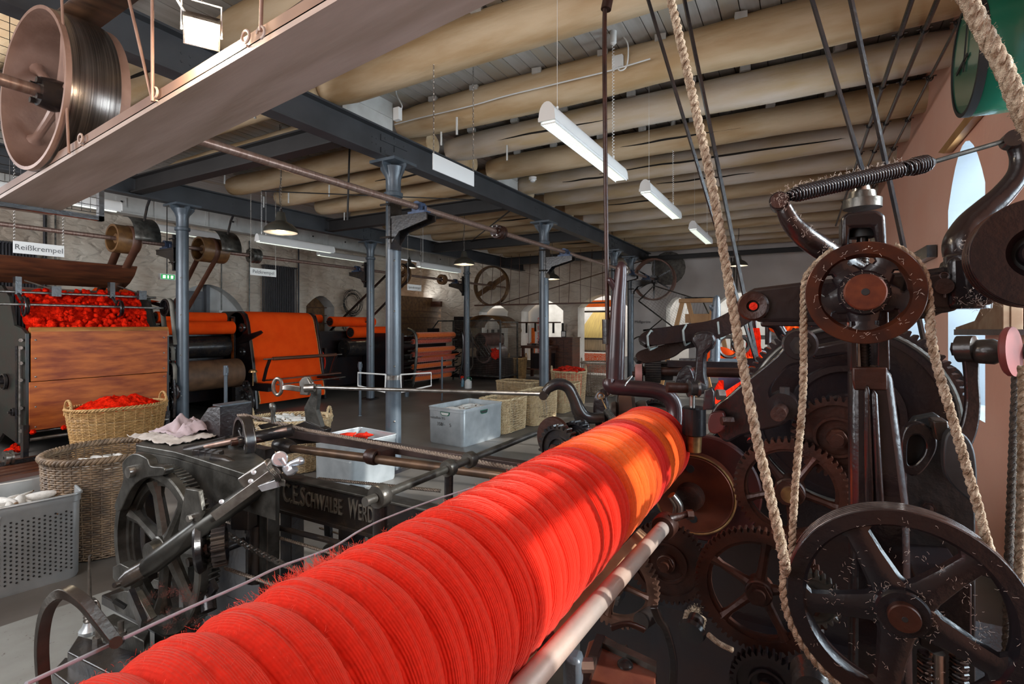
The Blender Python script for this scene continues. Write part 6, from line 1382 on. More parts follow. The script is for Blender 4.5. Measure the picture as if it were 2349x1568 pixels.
# clevis lever
slab('upright_lever', [(705, 1000), (697, 935), (712, 905), (712, 882), (728, 882), (728, 905), (724, 940), (740, 990)], 1.98, 0.03, greyiron, mule)
slab('upright_base', [(640, 990), (700, 965), (745, 985), (735, 1015), (660, 1020)], 1.97, 0.05, dk, mule)
slab('clevis_plate', [(688, 905), (686, 875), (693, 866), (704, 866), (712, 880), (706, 906)], 1.93, 0.015, steel, mule); slab('clevis_plate', [(692, 900), (690, 872), (697, 864), (708, 864), (716, 878), (710, 902)], 1.99, 0.015, steel, mule)
rg = [P(a, b, 2.75) for a, b in ((636, 868), (628, 878), (628, 895), (636, 905), (645, 898), (645, 876))]
MB().tube(cr([tuple(p) for p in rg], 5, True), 0.010, 8, closed=True).build('ring_handle', steel, mule); flatarm('ring_arm', [(645, 890, 2.75, 0.02), (660, 888, 2.75, 0.03), (690, 892, 2.75, 0.03)], 0.012, steel, mule)
MB().cyl(P(700, 890, 2.72), P(722, 889, 2.72), 0.022, n=16).build('pivot', steel, mule)
pipe('ball_lever', [(628, 968, 2.6, 0.012), (626, 955, 2.6, 0.010), (627, 940, 2.6, 0.012), (625, 932, 2.6, 0.016), (622, 924, 2.6, 0.010)], greyiron, mule)
slab('ball_lever_base', [(590, 975), (632, 966), (640, 975), (600, 985)], 1.9, 0.03, dk, mule)
MB().tube([P(720, 888, 2.73), P(1242, 903, 1.97)], 0.0085, 12).build('connecting_rod', steel, label='long thin steel rod from the upright lever to the curved hook', cat='rod')
# cloth heap on top
def clothmesh(c, rx, ry, seed, h, n=34):
    vs = []; c = Vector(c)
    for i in range(n+1):
        for j in range(n+1):
            x = -1+2*i/n; y = -1+2*j/n; q = V(x*1.6, y*1.6, seed); k = max(0, 1-(x*x+y*y)*0.8)
            edge = 1+0.18*noise.noise(V(x*2, y*2, seed+4))
            z = h*k*(0.45+0.9*noise.noise(q*1.3)+0.35*abs(sin(x*5+3*noise.noise(q))))+0.02*abs(noise.noise(q*4))
            vs.append((c.x+x*rx*edge, c.y+y*ry*edge, c.z+max(z, 0.003)))
    return MB().add(vs, [(i*(n+1)+j, (i+1)*(n+1)+j, (i+1)*(n+1)+j+1, i*(n+1)+j+1) for i in range(n) for j in range(n)])
o = clothmesh(PZ(415, 1000, T)+UP*0.004, 0.22, 0.17, 2, 0.025).build('cleaning_cloth', cloth2, label='flat pale cotton cloth under the crumpled one on the mule head', cat='cloth', sharp=180); o.modifiers.new('t', 'SOLIDIFY').thickness = 0.003
o = clothmesh(PZ(425, 996, T)+UP*0.02, 0.15, 0.12, 7, 0.085).build('cleaning_cloth', cloth, label='crumpled mauve cotton cloth lying on the mule head', cat='cloth', sharp=180); o.modifiers.new('t', 'SOLIDIFY').thickness = 0.003
# engraved rail
rail = thing('engraved_rail', 'cast iron rail with raised maker lettering under the spool', 'rail', (-1.9, 1.7, 0.5))
rz_ = 0.818; ru0, ru1 = PV(628, 1092, 1.72).x, -0.55
MB().bx(ru0, ru1, 1.72, 1.80, rz_-0.012, rz_).build('top_flange', gp, rail, bev=0.003); MB().bx(ru0, ru1, 1.735, 1.765, rz_-0.17, rz_-0.012).build('web', dk, rail); MB().bx(ru0, ru1, 1.715, 1.80, rz_-0.185, rz_-0.165).build('bottom_flange', dk, rail, bev=0.003)
lett = mat('worn_raised_iron', (0.30, 0.28, 0.24), 0.4, 0.5, scale=20)
def rtext(s, px0, px1, h, zb):
    o = text(s, h/0.7, lett, (0, 0, 0), (1, 0, 0), UP, rail, 0.004, name='raised_letters', align='LEFT'); me = o.data; off = ORG[rail.name]
    xs = [v.co.x for v in me.vertices]; zs = [v.co.z for v in me.vertices]; x0, x1 = min(xs), max(xs); z0 = min(zs)
    a, b_ = PV(px0, 1150, 1.733).x-off.x, PV(px1, 1150, 1.733).x-off.x
    for v in me.vertices: v.co.x = a+(v.co.x-x0)/(x1-x0)*(b_-a); v.co.z = v.co.z-z0+zb-off.z; v.co.y = v.co.y-off.y*0+1.731
    ys = [v.co.y for v in me.vertices]; ym = (min(ys)+max(ys))/2
    for v in me.vertices: v.co.y += 1.732-off.y-ym
rtext('C.E.S', 650, 700, 0.096, 0.692); rtext('CHWALBE', 702, 785, 0.074, 0.696); rtext('W', 800, 822, 0.096, 0.692); rtext('ERDAU.', 824, 890, 0.074, 0.696)
for u, w in ((ru0+0.04, 0.09), (ru0+0.48, 0.1), (ru0+0.66, 0.07), (ru0+1.3, 0.1)):
    MB().bx(u-w/2, u+w/2, 1.76, 1.84, 0.0, rz_-0.012).build('leg', dk, rail, bev=0.004)
MB().torus(V(ru0+0.42, 1.74, 0.47), YV, 0.06, 0.02, 24, 8).build('bearing_ring', gp, rail); MB().cyl(V(ru0+0.5, 1.60, 0.47), V(ru0+0.5, 1.75, 0.47), 0.05, n=20).build('bearing', dk, rail)
MB().tube([V(ru0+0.75, 1.75, rz_-0.19), V(ru0+0.5, 1.75, 0.12)], 0.025, 6).build('brace', dk, rail)
# bars and rope above the rail
b = MB().bar(PV(650, 990, 1.95), PV(1230, 1075, 1.95), 0.05, 0.045).build('slide_rail', mat('red_brown_bar', (0.085, 0.055, 0.05), 0.4, 0.3, scale=8), label='flat red brown slide rail behind the long twisted rope', cat='rail', bev=0.003)
t = thing('round_rail', 'brown round rod with a collar running below the twisted rope', 'rod', PV(900, 1050, 1.80))
MB().cyl(PV(640, 1024, 1.80), PV(1215, 1098, 1.80), 0.021, n=18).build('bar', mat('brown_bar', (0.17, 0.10, 0.06), 0.35, 0.6, scale=10, col2=(0.08, 0.05, 0.035)), t)
a = PV(855, 1047, 1.80); e = (PV(870, 1050, 1.80)-a).normalized(); MB().lathe(a-e*0.03, e, [(0, 0.022), (0, 0.034), (0.012, 0.038), (0.045, 0.038), (0.06, 0.034), (0.06, 0.022)], 24, True).bx(a.x-0.01, a.x+0.05, a.y, a.y+0.1, a.z-0.02, a.z+0.03).build('collar', rust, t)
a = PV(650, 1022, 1.80); MB().lathe(a-e*0.06, e, [(0, 0.03), (0.05, 0.045), (0.1, 0.04), (0.14, 0.028)], 20).build('end_socket', dk, t)
ra = fc+V(0, 0, 0.135)
rope('pale twisted rope from the mule flywheel along the round rail', [fc+V(-0.05, 0.0, 0.128), fc+V(0.0, 0.0, 0.134), PV(700, 985, 1.86), PV(1185, 1075, 1.72)], 0.0095, mat('grey_hemp_rope', (0.36, 0.29, 0.23), 0.85, scale=120, col2=(0.2, 0.15, 0.12), bump=0.6, bscale=400))
rope('dark steel rope running just above the engraved rail', [PV(730, 1097, 2.0), PV(1010, 1125, 2.0)], 0.009, steelrope)
rope('steel rope running low to the left of the red spool', [PV(518, 1196, 1.62), PV(760, 1268, 1.62), PV(860, 1298, 1.62)], 0.008, steelrope)
rope('lowest steel rope near the toothed drum', [PV(516, 1302, 1.35), PV(640, 1345, 1.35), PV(700, 1362, 1.35)], 0.008, steelrope)
rope('thin steel rope at right behind the upright slotted plate', [PV(733, 1210, 1.95), PV(860, 1248, 1.95)], 0.006, steelrope)
# roller chain
t = thing('roller_chain', 'steel roller chain stretched low between the ropes', 'chain', PV(610, 1270, 1.45))
a, b2 = PV(520, 1224, 1.45), PV(690, 1310, 1.45); n = 20
for k in range(n):
    p = a.lerp(b2, k/n)-UP*0.01*sin(pi*k/n); q = a.lerp(b2, (k+0.8)/n)-UP*0.01*sin(pi*(k+.8)/n)
    b = MB(); 
    for s in ((-0.007, 0.007) if k % 2 else (-0.011, 0.011)): b.bar(p+YV*s, q+YV*s, 0.002, 0.013)
    b.cyl(p-YV*0.013, p+YV*0.013, 0.005, n=8); b.build('link', steel, t)
# toothed drum and lower works
td = P(505, 1250, 2.15)
gear('black toothed drum', td, 0.085, 0.05, 22, dk, par=mule, disc=True, dirn=(0.75, 1, 0.1), name='toothed_drum')
MB().lathe(td+V(-0.06, -0.03, 0), (0.75, 1, 0.1), [(-0.03, 0.02), (-0.03, 0.10), (-0.02, 0.11), (0, 0.10)], 30).build('drum_cheek', dk, mule)
for px, py, dd in ((560, 1180, 2.4), (590, 1190, 2.5)): MB().box(P(px, py, dd), (0.09, 0.07, 0.12), rz=0.4).build('lower_block', dk, mule, bev=0.005)
for a, b2, r in (((430, 1290, 2.3), (560, 1240, 2.5), 0.02), ((600, 1200, 2.6), (840, 1260, 2.2), 0.013), ((590, 1200, 2.5), (590, 1330, 2.5), 0.05), ((470, 1290, 2.3), (480, 1400, 2.2), 0.03)):
    MB().cyl(P(*a), P(*b2), r, n=12).build('lower_rod', dk, mule)
slab('slotted_upright', [(742, 1198), (756, 1196), (758, 1238), (744, 1240)], 1.93, 0.02, dk, mule)
# bracket stand foreground left
slab('slotted_plate', [(252, 1365), (285, 1355), (310, 1358), (345, 1420), (330, 1432), (265, 1400)], 1.14, 0.03, gp, mule)
MB().bar(P(262, 1376, 2.1), P(288, 1392, 2.1), 0.012, 0.016).build('slot', black, mule)
slab('bearing_bracket', [(258, 1325), (258, 1300), (275, 1292), (300, 1305), (300, 1352), (278, 1352)], 1.16, 0.05, gp, mule)
slab('curved_gusset', [(345, 1335), (352, 1328), (380, 1336), (390, 1372), (372, 1378), (368, 1352), (352, 1350), (345, 1372), (335, 1372)], 1.45, 0.03, gp, mule)
MB().bar(P(300, 1360, 2.15), P(330, 1430, 2.05), 0.02, 0.05).build('brace', dk, mule)
MB().bar(P(460, 1290, 2.25), P(492, 1358, 2.2), 0.02, 0.05).build('brace', dk, mule)
# base steps and sole plate
bp = thing('sole_plate', 'spotted grey floor plate with stepped iron base in the lower left corner', 'plate', (-2.3, 0.9, 0))
MB().prism([PZ(a, b, 0.05) for a, b in ((-160, 1500), (0, 1446), (250, 1361), (520, 1440), (600, 1700), (0, 1900))], (0, 0, 0.02)).build('floor_plate', lint(mat('spotted_grey_plate', (0.33, 0.34, 0.32), 0.45, 0.1, scale=5, col2=(0.26, 0.26, 0.24)), 0.62, 26, (0.07, 0.04, 0.03)), bp)
MB().prism([PZ(a, b, 0.0) for a, b in ((-160, 1520), (0, 1462), (250, 1375), (520, 1452), (600, 1720), (0, 1920))], (0, 0, 0.05)).build('plate_edge', dk, bp)
for i, (l, z0, z1) in enumerate([([(118, 1540), (150, 1505), (330, 1560), (360, 1640), (250, 1640)], 0.07, 0.16), ([(154, 1495), (180, 1455), (330, 1500), (360, 1560), (340, 1590)], 0.07, 0.22), ([(230, 1420), (262, 1405), (345, 1445), (330, 1470)], 0.07, 0.24)]):
    MB().prism([PZ(a, b, z1)-UP*(z1-z0) for a, b in l], (0, 0, z1-z0)).build('step_block', dk if i < 2 else gp, bp, bev=0.006)
MB().bx(-2.6, -1.6, 1.25, 1.6, 0.07, 0.2).build('bed_casting', dk, bp, bev=0.01)
for px, py in ((225, 1462), (277, 1450)): c = PZ(px, py, 0.24); MB().hexn(c-UP*0.02, UP, 0.022, 0.025).cyl(c, c+UP*0.05, 0.012, n=10).build('bolt', steel, bp)
# oil can
oc = P(205, 1452, 2.35); t = thing('oil_can', 'grey oil can with a long thin upright spout', 'can', oc)
MB().lathe(oc, UP, [(0, 0.036), (0.004, 0.04), (0.02, 0.04), (0.035, 0.028), (0.055, 0.020), (0.06, 0.018)], 24).build('base', alu, t)
MB().lathe(oc+UP*0.055, UP, [(0, 0.020), (0.008, 0.024), (0.016, 0.020), (0.024, 0.024), (0.032, 0.020), (0.04, 0.026), (0.09, 0.027), (0.1, 0.02), (0.105, 0.008)], 20).build('body', steel, t)
MB().tube([oc+UP*0.15, oc+UP*0.18, oc+UP*0.33, oc+UP*0.35, oc+UP*0.36+RT*0.008], [0.012, 0.008, 0.0055, 0.0045, 0.004], 10).build('spout', steel, t)
MB().tube(cr([oc+UP*0.13+RT*0.0, oc+UP*0.15+RT*0.03, oc+UP*0.13+RT*0.045, oc+UP*0.10+RT*0.05]), 0.004, 6).tube(cr([oc+UP*0.135, oc+UP*0.15-RT*0.03, oc+UP*0.165-RT*0.03]), 0.003, 6).build('trigger', steel, t)
# side shaft with collars beside the spool
t = thing('side_shaft', 'polished steel shaft with eye bearings passing behind the spool', 'shaft', (-1.085, 1.6, 0.7))
su, sz = -1.085, 1.096
MB().cyl((su, 1.07, sz), (su, 2.35, sz), 0.0135, n=18).build('shaft_bar', greyiron, t)
for v, r in ((1.13, 0.036), (1.47, 0.030), (1.60, 0.030)):
    MB().lathe((su, v-0.018, sz), YV, [(0, 0.014), (0, r*0.9), (0.006, r), (0.03, r), (0.036, r*0.9), (0.036, 0.014)], 24, True).build('collar', gp, t)
MB().tube(cr([(su, 1.13, sz-0.03), (su, 1.13, sz-0.1), (su, 1.13, sz-0.3)]), [0.022]*6+[0.022]*6+[0.022], 12).build('support_rod', dk, t)
MB().tube(cr([(su, 1.47, sz-0.025), (su, 1.47, sz-0.12), (su+0.03, 1.45, sz-0.2), (su+0.12, 1.42, sz-0.25)]), 0.016, 10).build('curved_support', dk, t)
MB().tube([(su, 1.13, sz-0.3), (su, 1.13, 0.0)], 0.03, 10).build('stand', dk, t)
# ============================================================ the red spool and its rails
bandm = mat('banded_wool_yarn', (0.80, 0.03, 0.008), 0.9, scale=60, col2=(0.6, 0.016, 0.006), spec=0.12)
def bands(m):
    N = m.node_tree.nodes; L = m.node_tree.links; b = N['Principled BSDF']; tc = N['Texture Coordinate']
    sx = N.new('ShaderNodeSeparateXYZ'); L.new(tc.outputs['Object'], sx.inputs[0])
    nz = N.new('ShaderNodeTexNoise'); nz.inputs['Scale'].default_value = 14; L.new(tc.outputs['Object'], nz.inputs['Vector'])
    ad = N.new('ShaderNodeMath'); ad.operation = 'MULTIPLY_ADD'; ad.inputs[1].default_value = 0.015; L.new(nz.outputs['Fac'], ad.inputs[0]); L.new(sx.outputs['Y'], ad.inputs[2])
    mr = N.new('ShaderNodeMapRange'); mr.inputs[1].default_value = -0.25; mr.inputs[2].default_value = 1.75; L.new(ad.outputs[0], mr.inputs[0])
    rp = N.new('ShaderNodeValToRGB'); cs = rp.color_ramp; cs.elements[0].position = 0; mr.inputs[1].default_value = -1.05; mr.inputs[2].default_value = 0.95; cs.elements[0].color = (0.66, 0.018, 0.005, 1); cs.elements[1].position = 1; cs.elements[1].color = (0.72, 0.012, 0.006, 1)
    for pos, c in ((0.62, (0.64, 0.016, 0.005)), (0.665, (0.60, 0.014, 0.005)), (0.68, (0.78, 0.07, 0.006)), (0.72, (0.80, 0.11, 0.010)), (0.80, (0.76, 0.055, 0.006)), (0.818, (0.50, 0.008, 0.005)), (0.850, (0.50, 0.008, 0.005)), (0.862, (0.80, 0.11, 0.010)), (0.95, (0.76, 0.06, 0.006)), (0.968, (0.52, 0.008, 0.005))):
        e = cs.elements.new(pos); e.color = (*c, 1)
    L.new(mr.outputs[0], rp.inputs[0])
    n2 = N.new('ShaderNodeTexNoise'); n2.inputs['Scale'].default_value = 160; n2.inputs['Detail'].default_value = 4; L.new(tc.outputs['Object'], n2.inputs['Vector'])
    m2 = N.new('ShaderNodeMapRange'); m2.inputs[1].default_value = 0.3; m2.inputs[2].default_value = 0.7; m2.inputs[3].default_value = 0.85; m2.inputs[4].default_value = 1.08; L.new(n2.outputs['Fac'], m2.inputs[0])
    vm = N.new('ShaderNodeVectorMath'); vm.operation = 'SCALE'; L.new(rp.outputs[0], vm.inputs[0]); L.new(m2.outputs[0], vm.inputs['Scale']); L.new(vm.outputs[0], b.inputs['Base Color'])
    wv = N.new('ShaderNodeTexWave'); wv.bands_direction = 'Y'; wv.inputs['Scale'].default_value = 125; wv.inputs['Distortion'].default_value = 1.2; wv.inputs['Detail'].default_value = 2; L.new(tc.outputs['Object'], wv.inputs['Vector'])
    n3 = N.new('ShaderNodeTexNoise'); n3.inputs['Scale'].default_value = 500; L.new(tc.outputs['Object'], n3.inputs['Vector'])
    aa = N.new('ShaderNodeMath'); aa.operation = 'MULTIPLY_ADD'; aa.inputs[1].default_value = 0.5; L.new(n3.outputs['Fac'], aa.inputs[0]); L.new(wv.outputs['Fac'], aa.inputs[2])
    bp = N.new('ShaderNodeBump'); bp.inputs['Strength'].default_value = 0.5; bp.inputs['Distance'].default_value = 0.0012; L.new(aa.outputs[0], bp.inputs['Height']); L.new(bp.outputs[0], b.inputs['Normal'])
bands(bandm)
_p = bandm.node_tree.nodes['Principled BSDF']; _p.inputs['Sheen Weight'].default_value = 0.28; _p.inputs['Sheen Tint'].default_value = (1, 0.45, 0.36, 1)
fuzzm = mat('red_fuzz', (0.85, 0.10, 0.06), 0.9, scale=40, amt=0.05)
SU, SZ, SR = -0.446, 1.198, 0.130
t = thing('yarn_spool', 'huge spool wound with bright red and orange wool yarn in the foreground', 'spool', (SU, 0.8, SZ-SR))
b = MB(); nv = 620; nk = 72; vs = []
y0_, y1_ = -0.25, 1.755
edges = [-0.25]; RR = random.Random(11)
while edges[-1] < y1_: edges.append(edges[-1]+RR.choice([0.052, 0.06, 0.066, 0.047]))
for i in range(nv+1):
    for k in range(nk):
        a = 2*pi*k/nk; v = y0_+(y1_-y0_)*i/nv
        vv = v+0.006*sin(a*1.0+1)+0.004*noise.noise(V(cos(a)*1.5, sin(a)*1.5, v*6))
        j = max(0, min(len(edges)-2, next((q for q in range(len(edges)-1) if edges[q+1] > vv), len(edges)-2)))
        f = min(1, max(0, (vv-edges[j])/(edges[j+1]-edges[j]))); bul = (4*f*(1-f))**0.42*(1-0.22*max(0, 1-abs(f-0.42)/0.07))
        r = SR-0.020+0.020*bul+0.0018*noise.noise(V(0, 3, vv*150))+0.0022*noise.noise(V(cos(a)*2, sin(a)*2, v*30))
        if v > y1_-0.02: r = min(r, SR*0.4+(SR*0.6)*max(0, (y1_-v)/0.02)**0.5)
        vs.append((SU+r*cos(a), v, SZ+r*sin(a)))
b.add(vs, [(i*nk+k, i*nk+(k+1) % nk, (i+1)*nk+(k+1) % nk, (i+1)*nk+k) for i in range(nv) for k in range(nk)]+[tuple(range(nk))[::-1], tuple(nv*nk+k for k in range(nk))])
b.build('wound_yarn', bandm, t, sharp=180)
MB().cyl((SU, -0.35, SZ), (SU, 1.98, SZ), 0.022, n=20).build('spindle', rust, t)
q = MB(); RR = random.Random(1)
for i in range(5000):
    a = RR.uniform(0.9, 4.2); v = RR.uniform(0.15, 1.74); d = V(cos(a), RR.uniform(-.5, .5), sin(a)).normalized(); p = V(SU+cos(a)*(SR-0.001), v, SZ+sin(a)*(SR-0.001)); e = V(RR.uniform(-1, 1), RR.uniform(-1, 1), RR.uniform(-1, 1))*0.0035
    q.tube([p, p+d*0.002+e*0.4, p+d*RR.uniform(0.001, 0.003)+e], 0.00013, 3, caps=False)
q.build('fuzz', fuzzm, t, kind='stuff')
q = MB()
for i in range(26): a = RR.uniform(2.3, 2.9); v = RR.uniform(0.34, 0.52); tuft(q, (SU+cos(a)*(SR+0.012), v, SZ+sin(a)*(SR+0.012)), RR.uniform(0.006, 0.016), i, 8)
# fuzzy tuft drawn as many hairs
q = MB()
for i in range(900):
    a = RR.gauss(2.62, 0.07); v = RR.gauss(0.45, 0.04); d = V(cos(a), RR.uniform(-.9, .9), sin(a)+RR.uniform(-.3, .5)).normalized(); p = V(SU+cos(a)*(SR-0.002), v, SZ+sin(a)*(SR-0.002)); pts = [p]
    for s in range(4): d = (d+V(RR.uniform(-1, 1), RR.uniform(-1, 1), RR.uniform(-1, 1))*0.45).normalized(); pts.append(pts[-1]+d*RR.uniform(0.004, 0.009))
    q.tube(pts, 0.0002, 3, caps=False)
q.build('loose_wool', fuzzm, t, kind='stuff')
# rail, wooden strip, wire
t = thing('guide_rail', 'pale worn round rail running below the spool with iron clamps', 'rail', (-0.33, 0.8, 1.05))
RU, RZ = PV(1370, 1385, 0.9).x, 0
rc = PV(1526, 1204, 1.36); rd = PV(1217, 1559, 0.62); 
p0, p1 = rc, rd; dd = (p0-p1).normalized()
MB().cyl(p1-dd*0.5, p0, 0.0175, n=24).build('rail_tube', oldrod, t)
MB().lathe(p0-dd*0.03, dd, [(0, 0.018), (0, 0.028), (0.008, 0.031), (0.045, 0.031), (0.052, 0.026), (0.06, 0.012)], 24).build('end_clamp', rust, t)
pipe('clamp_bolt', [(1535, 1190, dep(p0)-0.01, 0.012), (1565, 1182, dep(p0), 0.008), (1590, 1175, dep(p0), 0.008)], rust, t, smooth=0)
MB().hexn(P(1575, 1180, dep(p0)), RT, 0.013, 0.016).build('bolt_head', rust, t)
pipe('clamp_strap', [(1540, 1135, 1.42, 0.012), (1556, 1160, 1.42, 0.014), (1550, 1190, 1.42, 0.012)], steel, t)
for k, (px, py, dpt) in enumerate(((1250, 1490, 0.83), (1315, 1535, 0.86))):
    c = P(px, py, dpt); MB().box(c, (0.03, 0.035, 0.055), rz=0.2).build('saddle_clamp', colp, t, bev=0.008)
MB().hexn(P(1333, 1525, 0.86), RT, 0.011, 0.02).build('clamp_nut', steel, t)
q0, q1 = PV(1475, 1222, 1.42), PV(1130, 1600, 0.60)
MB().bar(q0, q1, 0.03, 0.012, up=(0.5, 0, 0.8)).build('wooden_strip', mat('tan_strip', (0.50, 0.30, 0.16), 0.5, scale=8, col2=(0.28, 0.13, 0.07)), label='tan wooden strip between the spool and the pale rail', cat='strip', bev=0.002)
pts = [tuple(P(*q)) for q in ((60, 1568, 0.52), (265, 1472, 0.625), (420, 1400, 0.72), (560, 1338, 0.83), (640, 1300, 0.91), (760, 1256, 1.03), (830, 1214, 1.12), (900, 1182, 1.22), (1020, 1138, 1.42), (1180, 1090, 1.75))]
MB().tube(cr(pts, 5), 0.0024, 8).build('faller_wire', mat('pale_wire', (0.62, 0.68, 0.78), 0.3, 0.3, scale=20, amt=0.05), label='bright thin steel wire along the upper side of the spool', cat='wire')
fl_ = [(112, 1620, 0.62, 0.014), (100, 1560, 0.62, 0.014), (96, 1470, 0.62, 0.015), (110, 1395, 0.62, 0.017), (145, 1358, 0.62, 0.019), (185, 1375, 0.62, 0.018), (225, 1420, 0.62, 0.016), (258, 1462, 0.62, 0.014), (268, 1475, 0.62, 0.015)]
t = thing('sickle_arm', 'dark sickle shaped flat iron arm holding the bright wire, lower left', 'lever', P(110, 1560, 0.62))
q = cr([tuple(P(a, b, d))+(h*0.62,) for a, b, d, h in fl_], 6); vs = []; n = len(q)
for i, p in enumerate(q):
    a = Vector(q[max(i-1, 0)][:3]); b = Vector(q[min(i+1, n-1)][:3]); d = (b-a).normalized(); s = V(0, 1, 0); s = (s-d*s.dot(d)).normalized(); u = d.cross(s); c = Vector(p[:3])
    for e, f in ((-1, -1), (1, -1), (1, 1), (-1, 1)): vs.append(c+s*e*0.006+u*f*p[3]*0.5)
MB().add(vs, [(i*4+k, i*4+(k+1) % 4, (i+1)*4+(k+1) % 4, (i+1)*4+k) for i in range(n-1) for k in range(4)]+[(3, 2, 1, 0), tuple((n-1)*4+k for k in range(4))]).build('arm', gp, t, bev=0.001)
MB().cyl(P(266, 1473, 0.60), P(272, 1470, 0.64), 0.0065, n=14).build('eye', dk, t)
MB().cyl(P(112, 1610, 0.62), V(*P(112, 1610, 0.62)[:2], 0.1), 0.012, n=8).build('foot_rod', dk, t)
# ============================================================ headstock frame behind everything
HS = thing('headstock_frame', 'massive black cast iron headstock frame carrying gears and wheels', 'machine', (0.1, 1.9, 0))
slab('lower_body', [(1330, 1700), (1330, 1380), (1480, 1180), (1560, 1060), (1650, 985), (1800, 985), (2120, 1000), (2225, 1180), (2240, 1700)], 2.0, 0.4, iron, HS)
MB().bx(-0.5, 0.80, 1.95, 2.4, 0.0, 0.55).build('plinth', iron, HS)
slab('right_panel', [(2075, 1000), (2100, 960), (2150, 950), (2215, 1010), (2238, 1180), (2240, 1700), (2085, 1700)], 1.32, 0.04, mat('black_panel_iron', (0.016, 0.018, 0.02), 0.36, scale=20, bump=0.2, bscale=60), HS)
for px, py, r in ((2128, 1162, 0.010), (2163, 1198, 0.015)):
    c = PV(px, py, 1.32); MB().hexn(c-YV*0.012, YV, r*1.3, 0.012).lathe(c-YV*0.018, YV, [(0, 0.001), (0.002, r*0.7), (0.008, r*0.8)], 16).build('panel_bolt', iron, HS)
ol = cr([tuple(PV(a, b, 1.28)) for a, b in ((2085, 975), (2120, 972), (2148, 1000), (2145, 1040), (2110, 1088), (2078, 1085), (2068, 1050), (2070, 1000))], 4, True)
il = cr([tuple(PV(a, b, 1.28)) for a, b in ((2093, 1000), (2112, 1000), (2124, 1018), (2120, 1042), (2100, 1065), (2085, 1066), (2082, 1050), (2084, 1015))], 4, True)
MB().band(ol, il, (0, 0.03, 0)).build('oval_ring', iron, HS, bev=0.003)
slab('oval_back', [(2085, 985), (2120, 985), (2140, 1010), (2130, 1050), (2100, 1080), (2080, 1070), (2072, 1020)], 1.30, 0.01, black, HS)
slab('curved_shield', [(2168, 1010), (2190, 985), (2225, 1010), (2240, 1060), (2240, 1150), (2215, 1140), (2170, 1090)], 1.22, 0.03, mat('slate_iron', (0.045, 0.05, 0.055), 0.4, 0.2, scale=20), HS, 4)
slab('top_link', [(2140, 965), (2175, 965), (2180, 1005), (2150, 1012)], 1.25, 0.05, iron2, HS)
slab('frame_ledge', [(2100, 1325), (2230, 1340), (2230, 1480), (2140, 1500), (2110, 1480)], 1.15, 0.2, iron, HS)
for px, h in ((2125, 60), (2150, 70), (2200, 60)):
    a, b_ = PV(px, 1495, 1.2), PV(px, 1600, 1.2); MB().cyl(a, b_, 0.012, n=12).build('stud', steel if px == 2150 else iron, HS)
    pts = []; 
    for i in range(90): an = i/90*2*pi*12; pp = a.lerp(b_, i/90); pts.append(pp+V(cos(an), sin(an), 0)*0.013)
    if px != 2150: MB().tube(pts, 0.002, 4).build('screw_thread', iron2, HS)
# large dark disc with toothed rim
DC = PV(1940, 948, 1.86)
gear('big black disc gear', DC, 0.295, 0.05, 90, iron, par=HS, disc=True, th=0.016, name='disc_gear', web=0.6)
MB().torus(DC-YV*0.04, YV, 0.262, 0.007, 64, 8).build('disc_bead', greyiron, HS)
# gears
def G(label, px, py, v, rpx, w, n, m, **k):
    c = PV(px, py, v); r = rpx*dep(c)/FPX; return gear(label, c, r, w, n, m, par=HS, **k)
G('spoked brown gear left of the big foreground wheel', 1742, 1350, 1.36, 140, 0.03, 62, rust, spokes=5, a0=0.45, hubr=0.030, shaft=0.016)
G('spoked gear framed by the two hanging ropes', 1812, 1122, 1.52, 119, 0.035, 52, rust, spokes=5, a0=0.9, hubr=0.036, shaft=0.02, nutm=brass)
G('dark gear tucked left of the iron post', 1918, 1000, 1.56, 92, 0.04, 36, rust, disc=True)
G('solid brown gear below the bronze disc', 1530, 1288, 1.60, 92, 0.025, 46, rust, disc=True)
G('gear with bright teeth half hidden by the pale rail', 1412, 1335, 1.44, 99, 0.03, 48, mat('bright_tooth_iron', (0.12, 0.06, 0.04), 0.35, 0.4, scale=30, col2=(0.06, 0.03, 0.02)), spokes=4, a0=0.2, hubr=0.03)
G('small toothed wheel seen between the spokes of the big wheel', 1860, 1370, 1.30, 62, 0.03, 26, greyiron, disc=True)
G('partial dark gear at the bottom edge', 1760, 1570, 1.30, 80, 0.03, 34, iron, disc=True)
# bronze disc at spool end
t = thing('friction_disc', 'reddish bronze friction disc with dark outer flange at the spool end', 'disc', PV(1610, 1220, 1.9))
c = PV(1616, 1118, 1.84); R1 = 120*dep(c)/FPX
MB().lathe(c, YV, [(-0.01, 0.02), (-0.012, R1*0.86), (-0.014, R1*0.97), (-0.008, R1), (0.02, R1), (0.025, R1*0.9), (0.03, 0.02)], 64).build('outer_flange', mat('oxblood_flange', (0.075, 0.016, 0.014), 0.35, 0.2, scale=10, col2=(0.035, 0.012, 0.012)), t)
c = PV(1592, 1132, 1.795); R1 = 91*dep(c)/FPX
MB().lathe(c, YV, [(-0.01, 0.001), (-0.012, R1*0.88), (-0.014, R1*0.92), (-0.008, R1*0.95), (-0.006, R1), (0.03, R1), (0.06, R1*0.8), (0.1, R1*0.4)], 64).build('face_disc', mat('bronze_face', (0.17, 0.042, 0.018), 0.38, 0.4, scale=10, col2=(0.08, 0.02, 0.012)), t)
MB().torus(c-YV*0.008, YV, R1*0.97, 0.004, 64, 6).build('bright_edge', brass, t)
MB().lathe(PV(1582, 1140, 1.77), YV, [(-0.03, 0.001), (-0.03, 0.03), (-0.024, 0.042), (0.02, 0.047), (0.03, 0.04)], 28).build('boss', rust, t)
for px, py in ((1583, 1075), (1590, 1190)): cc = PV(px, py, 1.781); MB().cyl(cc, cc+YV*0.004, 0.013, n=16).build('drilled_hole', black, t)
